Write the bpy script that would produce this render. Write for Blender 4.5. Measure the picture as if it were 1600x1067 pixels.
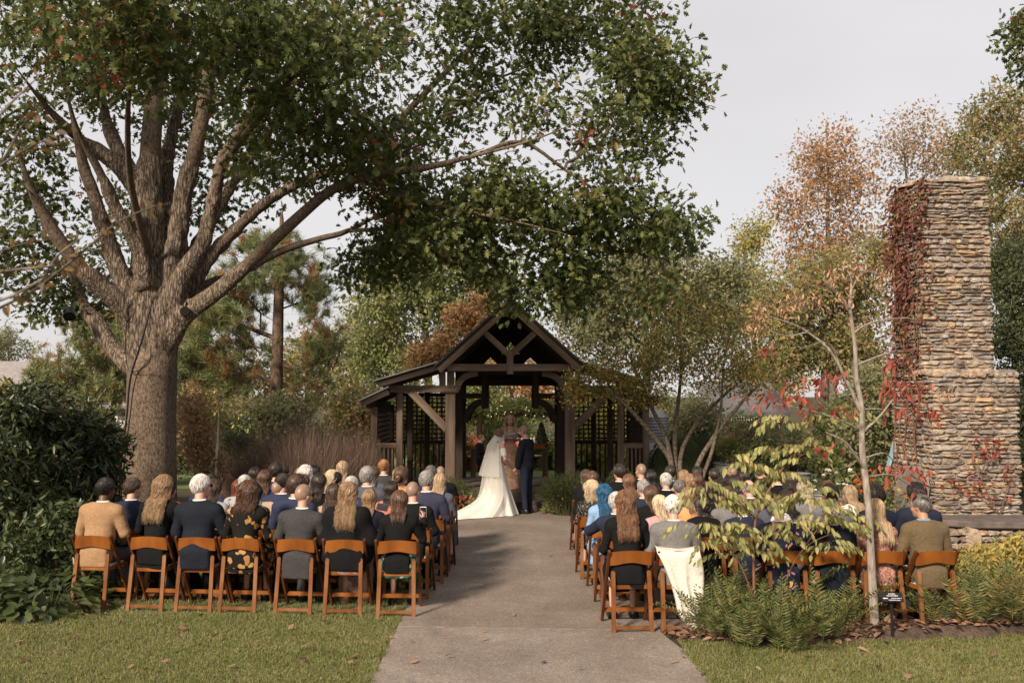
import bpy, bmesh, math, random
import numpy as np
from mathutils import Vector, Matrix, Euler, geometry
PI = math.pi
for o in list(bpy.data.objects): bpy.data.objects.remove(o)
SC = bpy.context.scene
COL = SC.collection
random.seed(7)
RNG = np.random.default_rng(7)

# ------------------------------------------------------------------ camera
FPX = 1556.0                       # focal length in photo pixels (35 mm lens)
CAMZ = 2.36
TH = math.atan(81.5 / FPX)         # slight upward pitch
cam = bpy.data.cameras.new('camera'); camo = bpy.data.objects.new('camera', cam); COL.objects.link(camo)
cam.sensor_width = 36.0; cam.lens = 35.0; cam.clip_end = 2000; cam.clip_start = 0.05
cam.dof.use_dof = True; cam.dof.focus_distance = 15.0; cam.dof.aperture_fstop = 2.8
camo.location = (0, 0, CAMZ); camo.rotation_euler = (PI/2 + TH, 0, 0)
SC.camera = camo
# ------------------------------------------------------------------ world: hazy overcast sky over Nishita
SUN_DIR = Vector((0.50, 0.86, 0)).normalized() * math.cos(math.radians(31)) + Vector((0, 0, -math.sin(math.radians(31))))
W = bpy.data.worlds.new('World'); SC.world = W; W.use_nodes = True
nt = W.node_tree; nt.nodes.clear()
wo = nt.nodes.new('ShaderNodeOutputWorld'); mx = nt.nodes.new('ShaderNodeMixShader')
b1 = nt.nodes.new('ShaderNodeBackground'); b2 = nt.nodes.new('ShaderNodeBackground')
sk = nt.nodes.new('ShaderNodeTexSky'); sk.sky_type = 'NISHITA'; sk.sun_disc = False
sk.sun_elevation = math.radians(31); sk.sun_rotation = math.atan2(-SUN_DIR.x, -SUN_DIR.y)
nt.links.new(sk.outputs[0], b1.inputs[0]); b1.inputs[1].default_value = 0.10
tcw = nt.nodes.new('ShaderNodeTexCoord'); mpw = nt.nodes.new('ShaderNodeMapping'); mpw.inputs['Scale'].default_value = (1.2, 1.2, 3.5)
nzw = nt.nodes.new('ShaderNodeTexNoise'); nzw.inputs['Scale'].default_value = 1.3; nzw.inputs['Detail'].default_value = 4
crw = nt.nodes.new('ShaderNodeValToRGB')
crw.color_ramp.elements[0].position = 0.36; crw.color_ramp.elements[0].color = (0.365, 0.349, 0.350, 1)
crw.color_ramp.elements[1].position = 0.64; crw.color_ramp.elements[1].color = (0.425, 0.408, 0.406, 1)
nt.links.new(tcw.outputs['Generated'], mpw.inputs[0]); nt.links.new(mpw.outputs[0], nzw.inputs[0]); nt.links.new(nzw.outputs[0], crw.inputs[0])
nt.links.new(crw.outputs[0], b2.inputs[0]); b2.inputs[1].default_value = 1.0
mx.inputs[0].default_value = 0.94
nt.links.new(b1.outputs[0], mx.inputs[1]); nt.links.new(b2.outputs[0], mx.inputs[2]); nt.links.new(mx.outputs[0], wo.inputs[0])
# ------------------------------------------------------------------ sun
sl = bpy.data.lights.new('sun', 'SUN'); sl.energy = 3.6; sl.angle = math.radians(9); sl.color = (1.0, 0.86, 0.70)
so = bpy.data.objects.new('sun', sl); COL.objects.link(so); so.rotation_euler = SUN_DIR.to_track_quat('-Z', 'Y').to_euler(); so.location = (-20, -30, 25)
SC.view_settings.view_transform = 'Standard'; SC.view_settings.look = 'None'; SC.view_settings.gamma = 1; SC.view_settings.exposure = 0.95
SC.view_settings.use_curve_mapping = False
SC.render.engine = 'CYCLES'
try:
    SC.cycles.max_bounces = 8; SC.cycles.diffuse_bounces = 5; SC.cycles.transmission_bounces = 4; SC.cycles.transparent_max_bounces = 8
except Exception: pass

# ------------------------------------------------------------------ pixel -> place (a pixel is only a direction; Y is the distance of what it touches)
def ray(px, py):
    cx = (px - 800) / FPX; cy = (533.5 - py) / FPX
    return Vector((cx, math.cos(TH) - cy*math.sin(TH), math.sin(TH) + cy*math.cos(TH)))
def P(px, py, Y):
    d = ray(px, py); d = d * (Y / d.y)
    return Vector((d.x, d.y, d.z + CAMZ))
def G(px, py, z=0.0):
    d = ray(px, py); t = (z - CAMZ) / d.z
    return Vector((d.x*t, d.y*t, z))
def XP(px, Y): return P(px, 615, Y).x
def ZP(py, Y): return P(800, py, Y).z

# ------------------------------------------------------------------ objects
def link(name, data, parent=None, mat=None, loc=None, rot=None, scale=None):
    o = bpy.data.objects.new(name, data); COL.objects.link(o)
    if parent is not None: o.parent = parent
    if mat is not None and data is not None and not data.materials: data.materials.append(mat)
    if loc is not None: o.location = loc
    if rot is not None: o.rotation_euler = rot
    if scale is not None: o.scale = scale
    return o
def tag(o, label=None, cat=None, group=None, kind=None):
    if label: o['label'] = label
    if cat: o['category'] = cat
    if group: o['group'] = group
    if kind: o['kind'] = kind
    return o
def thing(name, label, cat, loc=(0,0,0), rz=0, group=None):
    o = bpy.data.objects.new(name, None); COL.objects.link(o); o.empty_display_size = 0.2
    o.location = loc; o.rotation_euler = (0, 0, rz)
    return tag(o, label, cat, group)
def setmat(o, m, slot=0):
    """material on the object, so that mesh data can be shared"""
    while len(o.data.materials) <= slot: o.data.materials.append(None)
    o.material_slots[slot].link = 'OBJECT'; o.material_slots[slot].material = m
    return o

def np_mesh(name, V, F, smooth=False):
    """V (n,3); F (m,k) uniform polygons"""
    me = bpy.data.meshes.new(name)
    V = np.asarray(V, np.float32); F = np.asarray(F, np.int32)
    me.vertices.add(len(V)); me.vertices.foreach_set('co', V.ravel())
    m, k = F.shape
    me.loops.add(m*k); me.loops.foreach_set('vertex_index', F.ravel())
    me.polygons.add(m); me.polygons.foreach_set('loop_start', np.arange(0, m*k, k, dtype=np.int32))
    if smooth: me.polygons.foreach_set('use_smooth', np.ones(m, bool))
    me.update(calc_edges=True)
    return me

class MB:
    """collects shapes into one mesh"""
    def __init__(s): s.v = []; s.f = []; s.sm = []
    def add(s, vs, fs, smooth=False):
        b = len(s.v); s.v += [tuple(v) for v in vs]; s.f += [tuple(i+b for i in f) for f in fs]; s.sm += [smooth]*len(fs)
        return s
    def box(s, c, d, R=None, taper=None):
        vs = []
        for sx in (-1, 1):
            for sy in (-1, 1):
                for sz in (-1, 1):
                    v = Vector((sx*d[0]/2, sy*d[1]/2, sz*d[2]/2))
                    if taper and sz > 0: v.x *= taper[0]; v.y *= taper[1]
                    if R: v = R @ v
                    vs.append(v + Vector(c))
        return s.add(vs, [(0,1,3,2),(4,6,7,5),(0,4,5,1),(2,3,7,6),(0,2,6,4),(1,5,7,3)])
    def tube(s, pts, rad, n=8, cap=True, sq=1.0):
        pts = [Vector(p) for p in pts]; b = len(s.v); m = len(pts)
        if not hasattr(rad, '__len__'): rad = [rad]*m
        up = None
        for i in range(m):
            t = (pts[min(i+1, m-1)] - pts[max(i-1, 0)])
            if t.length < 1e-9: t = Vector((0,0,1))
            t.normalize()
            if up is None: up = t.orthogonal().normalized()
            up = (up - t*up.dot(t))
            if up.length < 1e-6: up = t.orthogonal()
            up.normalize(); w = t.cross(up)
            for j in range(n):
                a = 2*PI*j/n
                s.v.append(tuple(pts[i] + up*(math.cos(a)*rad[i]) + w*(math.sin(a)*rad[i]*sq)))
        for i in range(m-1):
            for j in range(n):
                s.f.append((b+i*n+j, b+i*n+(j+1)%n, b+(i+1)*n+(j+1)%n, b+(i+1)*n+j)); s.sm.append(True)
        if cap:
            s.f.append(tuple(b+j for j in reversed(range(n)))); s.sm.append(False)
            s.f.append(tuple(b+(m-1)*n+j for j in range(n))); s.sm.append(False)
        return s
    def ell(s, c, r, nu=12, nv=8):
        b = len(s.v)
        for i in range(nv+1):
            th = PI*i/nv
            for j in range(nu):
                a = 2*PI*j/nu
                s.v.append((c[0]+r[0]*math.sin(th)*math.cos(a), c[1]+r[1]*math.sin(th)*math.sin(a), c[2]+r[2]*math.cos(th)))
        for i in range(nv):
            for j in range(nu):
                s.f.append((b+i*nu+j, b+(i+1)*nu+j, b+(i+1)*nu+(j+1)%nu, b+i*nu+(j+1)%nu)); s.sm.append(True)
        return s
    def lathe(s, prof, c=(0,0,0), n=20, ang=2*PI):
        b = len(s.v); m = len(prof)
        for r, z in prof:
            for j in range(n):
                a = 2*PI*j/n; s.v.append((c[0]+r*math.cos(a), c[1]+r*math.sin(a), c[2]+z))
        for i in range(m-1):
            for j in range(n):
                s.f.append((b+i*n+j, b+i*n+(j+1)%n, b+(i+1)*n+(j+1)%n, b+(i+1)*n+j)); s.sm.append(True)
        return s
    def prism(s, poly, a, b2, axis=1):
        """poly: 2-D outline (x,z); extruded along axis 1 from a to b2"""
        n = len(poly); b = len(s.v)
        for y in (a, b2):
            for (x, z) in poly: s.v.append((x, y, z) if axis == 1 else ((y, x, z) if axis == 0 else (x, z, y)))
        s.f.append(tuple(b+i for i in range(n))); s.f.append(tuple(b+n+i for i in reversed(range(n)))); s.sm += [False, False]
        for i in range(n):
            s.f.append((b+i, b+n+i, b+n+(i+1)%n, b+(i+1)%n)); s.sm.append(False)
        return s
    def mesh(s, name):
        me = bpy.data.meshes.new(name); me.from_pydata(s.v, [], s.f)
        me.polygons.foreach_set('use_smooth', s.sm); me.update()
        return me
    def build(s, name, mat, parent=None, bevel=0, fix=True, **k):
        me = s.mesh(name)
        if fix:
            bm = bmesh.new(); bm.from_mesh(me); bmesh.ops.recalc_face_normals(bm, faces=bm.faces)
            if bevel: bmesh.ops.bevel(bm, geom=list(bm.edges), offset=bevel, segments=1, affect='EDGES')
            bm.to_mesh(me); bm.free()
        return link(name, me, parent, mat, **k)

def beam(name, p0, p1, w, h, mat, parent=None, roll=0, bevel=0.006, up=None):
    """a timber from p0 to p1, its own X along the grain"""
    p0, p1 = Vector(p0), Vector(p1); d = p1 - p0; L = d.length; x = d.normalized()
    u = Vector(up) if up else (Vector((0,0,1)) if abs(x.z) < 0.95 else Vector((0,1,0)))
    y = u.cross(x).normalized(); z = x.cross(y)
    M = Matrix((x, y, z)).transposed().to_4x4(); M.translation = (p0+p1)/2
    mb = MB(); mb.box((0,0,0), (L, w, h))
    o = mb.build(name, mat, parent, bevel=bevel)
    o.matrix_local = M @ Matrix.Rotation(roll, 4, 'X')
    return o

# ------------------------------------------------------------------ signed-distance bodies -> smooth continuous meshes
def surface_nets(D, org, h):
    S = D < 0
    c = [D[i:D.shape[0]-1+i, j:D.shape[1]-1+j, k:D.shape[2]-1+k] for i in (0,1) for j in (0,1) for k in (0,1)]
    cn = sum((x < 0).astype(np.int8) for x in c); act = (cn > 0) & (cn < 8)
    ijk = np.argwhere(act); idx = -np.ones(act.shape, np.int32); idx[act] = np.arange(len(ijk))
    vals = np.stack([x[act] for x in c]); off = np.array([(i,j,k) for i in (0,1) for j in (0,1) for k in (0,1)], float)
    acc = np.zeros((len(ijk), 3)); n = np.zeros(len(ijk))
    for a in range(8):
        for b in range(a+1, 8):
            if abs(off[a]-off[b]).sum() != 1: continue
            cr = (vals[a] < 0) != (vals[b] < 0); va = vals[a][cr]; vb = vals[b][cr]; t = va/(va-vb)
            acc[cr] += off[a] + t[:, None]*(off[b]-off[a]); n[cr] += 1
    V = np.array(org) + h*(ijk + acc/np.maximum(n, 1)[:, None])
    Q = []
    for ax in range(3):
        sl0 = [slice(1,-1)]*3; sl1 = [slice(1,-1)]*3; sl0[ax] = slice(0,-1); sl1[ax] = slice(1,None)
        s0 = S[tuple(sl0)]; s1 = S[tuple(sl1)]; cr = np.argwhere(s0 != s1)
        if not len(cr): continue
        fl = s0[tuple(cr.T)]
        o = [1,1,1]; o[ax] = 0; e = cr + np.array(o)
        u, w = [(1,2),(2,0),(0,1)][ax]
        def cell(du, dw):
            q = e.copy(); q[:, u] += du; q[:, w] += dw
            return idx[tuple(q.T)]
        q = np.stack([cell(-1,-1), cell(0,-1), cell(0,0), cell(-1,0)], 1)
        q[~fl] = q[~fl][:, ::-1]
        Q.append(q)
    return V, np.concatenate(Q)
def sdf(prims, h=0.014, k=0.03, post=None, pad=0.03):
    """prims: ('c',p0,p1,r0,r1) cones; ('e',c,r[,R]) ellipsoids; ('b',c,half,r[,R]) rounded boxes; optional dict last for k / sub"""
    lo = np.array([1e9]*3); hi = -lo; bbs = []
    for p in prims:
        o = p[-1] if isinstance(p[-1], dict) else {}
        if p[0] == 'c':
            a, b = np.array(p[1], float), np.array(p[2], float); r = max(p[3], p[4]); l0, h0 = np.minimum(a,b)-r, np.maximum(a,b)+r
        elif p[0] == 'e':
            c = np.array(p[1], float); r = max(p[2]) if (len(p) > 3 and not isinstance(p[3], dict)) else np.array(p[2]); l0, h0 = c-r, c+r
        else:
            c = np.array(p[1], float); r = (np.linalg.norm(p[2]) if (len(p) > 4 and not isinstance(p[4], dict)) else np.array(p[2])) + p[3]; l0, h0 = c-r, c+r
        bbs.append((l0, h0))
        if not o.get('sub'): lo = np.minimum(lo, l0); hi = np.maximum(hi, h0)
    lo = lo - pad - h; hi = hi + pad + h
    n = np.ceil((hi-lo)/h).astype(int) + 1
    D = np.full(n, 0.2, np.float32)
    ax = [lo[i] + h*np.arange(n[i]) for i in range(3)]
    for p, (l0, h0) in zip(prims, bbs):
        o = p[-1] if isinstance(p[-1], dict) else {}
        kk = o.get('k', k); m = kk + 3*h + 0.02
        i0 = np.maximum(np.floor((l0-m-lo)/h).astype(int), 0); i1 = np.minimum(np.ceil((h0+m-lo)/h).astype(int)+1, n)
        if (i1 <= i0).any(): continue
        X, Y, Z = np.meshgrid(ax[0][i0[0]:i1[0]], ax[1][i0[1]:i1[1]], ax[2][i0[2]:i1[2]], indexing='ij')
        Q = np.stack([X, Y, Z], -1)
        if p[0] == 'c':
            a, b = np.array(p[1], float), np.array(p[2], float); ab = b-a; L2 = max(ab@ab, 1e-9)
            t = np.clip(((Q-a)@ab)/L2, 0, 1); d = np.linalg.norm(Q-a-t[..., None]*ab, axis=-1) - (p[3] + (p[4]-p[3])*t)
        elif p[0] == 'e':
            q = Q - np.array(p[1], float)
            if len(p) > 3 and not isinstance(p[3], dict): q = q @ np.array(p[3])
            r = np.array(p[2], float); k0 = np.linalg.norm(q/r, axis=-1); k1 = np.linalg.norm(q/(r*r), axis=-1)
            d = k0*(k0-1)/np.maximum(k1, 1e-6)
            d = np.where(k0 < 1e-4, -r.min(), d)
        else:
            q = Q - np.array(p[1], float)
            if len(p) > 4 and not isinstance(p[4], dict): q = q @ np.array(p[4])
            q = np.abs(q) - np.array(p[2], float)
            d = np.linalg.norm(np.maximum(q, 0), axis=-1) + np.minimum(q.max(-1), 0) - p[3]
        sl = tuple(slice(i0[i], i1[i]) for i in range(3)); A = D[sl]
        if o.get('sub'):
            hh = np.maximum(kk - np.abs(A + d), 0)/max(kk, 1e-6); D[sl] = np.maximum(A, -d) + hh*hh*kk*0.25
        else:
            hh = np.maximum(kk - np.abs(A - d), 0)/max(kk, 1e-6); D[sl] = np.minimum(A, d) - hh*hh*kk*0.25
    if post is not None:
        X, Y, Z = np.meshgrid(*ax, indexing='ij'); D = post(D, X, Y, Z)
    D[0] = D[-1] = 0.2; D[:, 0] = D[:, -1] = 0.2; D[:, :, 0] = D[:, :, -1] = 0.2
    return surface_nets(D, lo, h)
def sdf_mesh(name, prims, **k):
    V, F = sdf(prims, **k); return np_mesh(name, V, F, True)

# ------------------------------------------------------------------ materials
def _nt(name):
    m = bpy.data.materials.new(name); m.use_nodes = True; t = m.node_tree; t.nodes.clear()
    out = t.nodes.new('ShaderNodeOutputMaterial'); return m, t, out
def N(t, kind, **kw):
    n = t.nodes.new(kind)
    for k, v in kw.items():
        if k.startswith('i_'): n.inputs[k[2:].replace('_', ' ')].default_value = v
        else: setattr(n, k, v)
    return n
def ramp(t, stops, src=None, interp='LINEAR'):
    r = t.nodes.new('ShaderNodeValToRGB'); r.color_ramp.interpolation = interp
    e = r.color_ramp.elements
    while len(e) < len(stops): e.new(0.5)
    for i, (p, c) in enumerate(stops): e[i].position = p; e[i].color = (*c[:3], 1)
    if src is not None: t.links.new(src, r.inputs[0])
    return r
def coords(t, scale=(1,1,1), kind='Object', rnd=False):
    tc = N(t, 'ShaderNodeTexCoord'); mp = N(t, 'ShaderNodeMapping'); mp.inputs['Scale'].default_value = scale
    t.links.new(tc.outputs[kind], mp.inputs['Vector'])
    if rnd:
        oi = N(t, 'ShaderNodeObjectInfo'); ml = N(t, 'ShaderNodeMath', operation='MULTIPLY'); ml.inputs[1].default_value = 37.0
        t.links.new(oi.outputs['Random'], ml.inputs[0]); cb = N(t, 'ShaderNodeCombineXYZ')
        for i in range(3): t.links.new(ml.outputs[0], cb.inputs[i])
        t.links.new(cb.outputs[0], mp.inputs['Location'])
    return mp.outputs[0]
def pmat(name, stops, scale=4, stretch=(1,1,1), rough=0.8, bump=0.0, bscale=30, bstretch=None, detail=6, spec=0.3, kind='Object', rnd=False, metal=0, sheen=0, dist=0.02, orough=None):
    """noise through a colour ramp, plus fine relief"""
    m, t, out = _nt(name); bs = N(t, 'ShaderNodeBsdfPrincipled'); t.links.new(bs.outputs[0], out.inputs[0])
    v = coords(t, stretch, kind, rnd); nz = N(t, 'ShaderNodeTexNoise'); nz.inputs['Scale'].default_value = scale; nz.inputs['Detail'].default_value = detail
    t.links.new(v, nz.inputs['Vector'])
    r = ramp(t, stops, nz.outputs[0]); t.links.new(r.outputs[0], bs.inputs['Base Color'])
    bs.inputs['Roughness'].default_value = rough; bs.inputs['Specular IOR Level'].default_value = spec; bs.inputs['Metallic'].default_value = metal
    if sheen: bs.inputs['Sheen Weight'].default_value = sheen
    if bump:
        v2 = coords(t, bstretch or stretch, kind, rnd); n2 = N(t, 'ShaderNodeTexNoise'); n2.inputs['Scale'].default_value = bscale; n2.inputs['Detail'].default_value = 5
        t.links.new(v2, n2.inputs['Vector']); bp = N(t, 'ShaderNodeBump'); bp.inputs['Strength'].default_value = bump; bp.inputs['Distance'].default_value = dist
        t.links.new(n2.outputs[0], bp.inputs['Height']); t.links.new(bp.outputs[0], bs.inputs['Normal'])
    m['bsdf'] = bs.name
    return m
def sc(c, f): return tuple(x*f for x in c)
def solid(name, c, rough=0.8, var=0.25, scale=6, **k):
    return pmat(name, [(0.3, sc(c, 1-var)), (0.7, sc(c, 1+var))], scale=scale, rough=rough, **k)
def leafmat(name, stops, trans=0.45, rough=0.55, patch=0.35, pscale=0.5, spec=0.35, obj=False):
    """each leaf its own tone (random per island), drifting over the crown; light passes through"""
    m, t, out = _nt(name)
    ge = N(t, 'ShaderNodeNewGeometry'); rv = ge.outputs['Random Per Island']
    if obj:
        oi = N(t, 'ShaderNodeObjectInfo'); ad = N(t, 'ShaderNodeMath', operation='ADD'); t.links.new(rv, ad.inputs[0]); t.links.new(oi.outputs['Random'], ad.inputs[1])
        fr = N(t, 'ShaderNodeMath', operation='FRACT'); t.links.new(ad.outputs[0], fr.inputs[0]); rv = fr.outputs[0]
    tc = N(t, 'ShaderNodeNewGeometry'); nz = N(t, 'ShaderNodeTexNoise'); nz.inputs['Scale'].default_value = pscale; nz.inputs['Detail'].default_value = 2
    t.links.new(tc.outputs['Position'], nz.inputs['Vector'])
    a = N(t, 'ShaderNodeMath', operation='MULTIPLY_ADD'); a.inputs[1].default_value = patch*2.4; a.inputs[2].default_value = -patch*1.2
    t.links.new(nz.outputs[0], a.inputs[0])
    b = N(t, 'ShaderNodeMath', operation='ADD', use_clamp=True); t.links.new(rv, b.inputs[0]); t.links.new(a.outputs[0], b.inputs[1])
    r = ramp(t, stops, b.outputs[0])
    bs = N(t, 'ShaderNodeBsdfPrincipled'); bs.inputs['Roughness'].default_value = rough; bs.inputs['Specular IOR Level'].default_value = spec
    tl = N(t, 'ShaderNodeBsdfTranslucent'); mxs = N(t, 'ShaderNodeMixShader'); mxs.inputs[0].default_value = trans
    t.links.new(r.outputs[0], bs.inputs['Base Color']); t.links.new(r.outputs[0], tl.inputs[0])
    t.links.new(bs.outputs[0], mxs.inputs[1]); t.links.new(tl.outputs[0], mxs.inputs[2]); t.links.new(mxs.outputs[0], out.inputs[0])
    return m

# ------------------------------------------------------------------ leaves
def leaf_t(kind):
    """template: half outlines (x side, y along), two polygons folded at the midrib"""
    if kind == 'oak':
        h = [(0,0),(.06,.14),(.22,.20),(.10,.32),(.36,.46),(.13,.54),(.33,.74),(.12,.78),(0,1.0)]
    elif kind == 'ovate':
        h = [(0,0),(.17,.18),(.24,.42),(.17,.72),(0,1.0)]
    elif kind == 'lance':
        h = [(0,0),(.12,.2),(.16,.45),(.10,.75),(0,1.0)]
    elif kind == 'quad':
        h = [(0,0),(.26,.45),(0,1.0)]
    elif kind == 'maple':
        h = [(0,0),(.30,.10),(.22,.26),(.48,.50),(.20,.52),(.14,.72),(0,1.0)]
    n = len(h); V = [(x, y, abs(x)*0.28 - 0.10*y*y) for x, y in h] + [(-x, y, abs(x)*0.28 - 0.10*y*y) for x, y in h[1:-1]]
    a = list(range(n)); b = [0] + [n+i for i in range(n-2)] + [n-1]
    return np.array(V), [a[::-1], b]
_LT = {}
def unit(v): return v/np.maximum(np.linalg.norm(v, axis=-1, keepdims=True), 1e-9)
def leaf_arrays(pos, axis, size, kind, rng, flat=0.6, width=1.0):
    if kind not in _LT: _LT[kind] = leaf_t(kind)
    T, polys = _LT[kind]; n = len(pos); axis = unit(axis)
    up = rng.normal(size=(n,3))*(1-flat); up[:,2] += flat
    side = unit(np.cross(axis, up)); nor = np.cross(side, axis)
    s = np.asarray(size).reshape(-1,1,1) if hasattr(size, '__len__') else size
    V = pos[:,None,:] + s*(T[None,:,0:1]*width*side[:,None,:] + T[None,:,1:2]*axis[:,None,:] + T[None,:,2:3]*nor[:,None,:])
    k = len(T); base = (np.arange(n)*k)[:,None]
    return V.reshape(-1,3), [base + np.array(p)[None,:] for p in polys]
def leaf_mesh(name, pos, axis, size, kind, rng, flat=0.6, width=1.0):
    V, Fs = leaf_arrays(np.asarray(pos, float), np.asarray(axis, float), size, kind, rng, flat, width)
    return np_mesh(name, V, np.concatenate(Fs))

# ------------------------------------------------------------------ trees
def curve(pts, n=6):
    """Catmull-Rom through points (numpy)"""
    p = [np.array(q, float) for q in pts]; p = [2*p[0]-p[1]] + p + [2*p[-1]-p[-2]]; out = []
    for i in range(1, len(p)-2):
        for j in range(n):
            t = j/n
            out.append(0.5*((2*p[i]) + (-p[i-1]+p[i+1])*t + (2*p[i-1]-5*p[i]+4*p[i+1]-p[i+2])*t*t + (-p[i-1]+3*p[i]-3*p[i+1]+p[i+2])*t**3))
    out.append(p[-2]); return out
class Skel:
    def __init__(s): s.p = []; s.par = []; s.rmin = []
    def path(s, pts, radii, par=-1):
        first = None
        for i, (q, r) in enumerate(zip(pts, radii)):
            s.p.append(np.array(q, float)); s.par.append(par); s.rmin.append(r); par = len(s.p)-1
        return par
    def nearest(s, q): return int(np.argmin(((np.array(s.p)-np.array(q))**2).sum(1)))
    def grow(s, targets, rng, bf=0.3, seg=0.35, jit=0.05, droop=0.0, start=0):
        T = np.asarray(targets, float); n = len(T); done = np.zeros(n, bool); tips = np.zeros(n, int)
        Pn = list(s.p); pl = []
        for i, q in enumerate(Pn): pl.append(0 if s.par[i] < 0 else pl[s.par[i]] + np.linalg.norm(q-Pn[s.par[i]]))
        best = np.full(n, 1e9); bn = np.zeros(n, int)
        A = np.array(Pn[start:]); PL = np.array(pl[start:])
        for i in range(n):
            c = np.linalg.norm(A-T[i], axis=1) + bf*PL; j = int(np.argmin(c)); best[i] = c[j]; bn[i] = j+start
        for _ in range(n):
            i = int(np.argmin(np.where(done, 1e9, best))); done[i] = True; a = bn[i]; q0 = Pn[a]; d = T[i]-q0; L = np.linalg.norm(d)
            m = max(1, int(L/seg)); par = a; new = []
            bow = rng.normal(size=3)*L*0.07; bow[2] += L*0.06
            for j in range(1, m+1):
                f = j/m; q = q0 + d*f + bow*math.sin(PI*f) + (rng.normal(size=3)*jit*seg if j < m else 0)
                Pn.append(q); s.p.append(q); s.par.append(par); s.rmin.append(0); pl.append(pl[par]+np.linalg.norm(q-Pn[par])); par = len(Pn)-1; new.append(par)
            tips[i] = par
            for k in new:
                c = np.linalg.norm(T-Pn[k], axis=1) + bf*pl[k]; b = c < best; best[b] = c[b]; bn[b] = k
        return tips
    def tubes(s, mb, tip=0.006, ex=2.3, rmax=9, noise=0, skip=None, minr=0):
        n = len(s.p); w = np.zeros(n); ch = [[] for _ in range(n)]
        for i in range(n-1, -1, -1):
            w[i] = max(w[i], tip**ex)
            if s.par[i] >= 0: w[s.par[i]] += w[i]; ch[s.par[i]].append(i)
        r = np.minimum(w**(1/ex), rmax)
        for i in range(n):
            if s.rmin[i] > 0: r[i] = s.rmin[i]
        s.r = r
        for i in range(n):                         # a branch is never thicker than what bears it
            if s.par[i] >= 0: r[i] = min(r[i], r[s.par[i]])
        used = np.zeros(n, bool)
        for i in range(n):
            if used[i]: continue
            ch_ = [] if s.par[i] < 0 else [s.par[i]]; j = i
            while True:
                used[j] = True; ch_.append(j)
                c = [k for k in ch[j] if not used[k]]
                if not c: break
                j = max(c, key=lambda k: r[k])
            if len(ch_) < 2: continue
            rr = [min(r[k], r[i]) if k == s.par[i] else r[k] for k in ch_]
            if max(rr) < minr: continue
            R = max(rr); nn = 12 if R > 0.09 else (7 if R > 0.03 else (5 if R > 0.012 else 3))
            rr[-1] *= 0.6
            mb.tube([s.p[k] for k in ch_], rr, nn, cap=False)
def blob_pts(rng, c, r, n, shell=0.35):
    d = unit(rng.normal(size=(n,3))); q = rng.random(n)**shell
    return np.array(c) + d*q[:,None]*np.array(r)
def clump(rng, tips, per, spread, out_c=None, droop=0.3, sz=(0.8,1.25)):
    n = len(tips); k = np.repeat(np.arange(n), per); pos = tips[k] + np.clip(rng.normal(size=(n*per,3)),-1.7,1.7)*spread
    ax = rng.normal(size=(n*per,3)); ax[:,2] -= droop
    ax += 0.8*unit(pos - tips[k])
    return pos, ax, rng.uniform(sz[0], sz[1], n*per)
# ================================================================== materials
M = {}
M['asphalt'] = pmat('asphalt', [(0.30,(0.143,0.114,0.093)),(0.5,(0.177,0.143,0.118)),(0.72,(0.218,0.181,0.152))], scale=1.1, rough=0.9, bump=0.6, bscale=160, dist=0.006, detail=10)
M['asphalt2'] = pmat('asphalt_near', [(0.30,(0.162,0.132,0.111)),(0.5,(0.193,0.159,0.134)),(0.72,(0.235,0.198,0.170))], scale=1.6, rough=0.9, bump=0.6, bscale=170, dist=0.006, detail=10)
def specks(m, dark=.62, scale=240, patch=True):
    t = m.node_tree; bs = t.nodes[m['bsdf']]; src = bs.inputs['Base Color'].links[0].from_socket
    v = coords(t); vo = N(t,'ShaderNodeTexVoronoi'); vo.inputs['Scale'].default_value = scale; t.links.new(v, vo.inputs['Vector'])
    sp_ = N(t,'ShaderNodeSeparateColor'); t.links.new(vo.outputs['Color'], sp_.inputs[0]); r = ramp(t, [(0,(dark,)*3),(.5,(1,1,1)),(1,(1.45,1.42,1.36))], sp_.outputs[0])
    n2 = N(t,'ShaderNodeTexNoise'); n2.inputs['Scale'].default_value = 4.5; n2.inputs['Detail'].default_value = 6; n2.inputs['Roughness'].default_value = .7; t.links.new(v, n2.inputs['Vector']); r2 = ramp(t, [(.32,(.86,.855,.85)),(.5,(1,1,1)),(.7,(1.08,1.075,1.07))], n2.outputs[0])
    for q_ in ((r, r2) if patch else (r,)):
        mm = N(t,'ShaderNodeMix', data_type='RGBA', blend_type='MULTIPLY'); mm.inputs[0].default_value = 1; t.links.new(src, mm.inputs[6]); t.links.new(q_.outputs[0], mm.inputs[7]); src = mm.outputs[2]
    t.links.new(src, bs.inputs['Base Color'])
specks(M['asphalt']); specks(M['asphalt2']); specks(M['asphalt'], .86, 70, False); specks(M['asphalt2'], .86, 70, False)
M['joint'] = pmat('joint', [(0.35,(0.17,0.145,0.125)),(0.65,(0.30,0.27,0.24))], scale=7, rough=0.95, bump=0.4, bscale=90)
M['soil'] = pmat('soil', [(0.25,(0.035,0.028,0.018)),(0.5,(0.06,0.05,0.025)),(0.75,(0.075,0.075,0.03))], scale=0.8, rough=1, bump=0.8, bscale=22, dist=0.05)
M['mulch'] = pmat('mulch', [(0.3,(0.05,0.034,0.024)),(0.5,(0.085,0.058,0.042)),(0.7,(0.13,0.09,0.066))], scale=14, rough=1, bump=1.0, bscale=40, dist=0.04)
M['turf'] = pmat('turf', [(0.3,(0.098,0.103,0.037)),(0.55,(0.138,0.144,0.052)),(0.75,(0.196,0.167,0.081))], scale=2.2, rough=1, bump=0.9, bscale=60, dist=0.03)
M['far_lawn'] = pmat('far_lawn', [(0.3,(0.09,0.12,0.03)),(0.7,(0.14,0.17,0.05))], scale=3, rough=1, bump=0.5, bscale=50)
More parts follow.
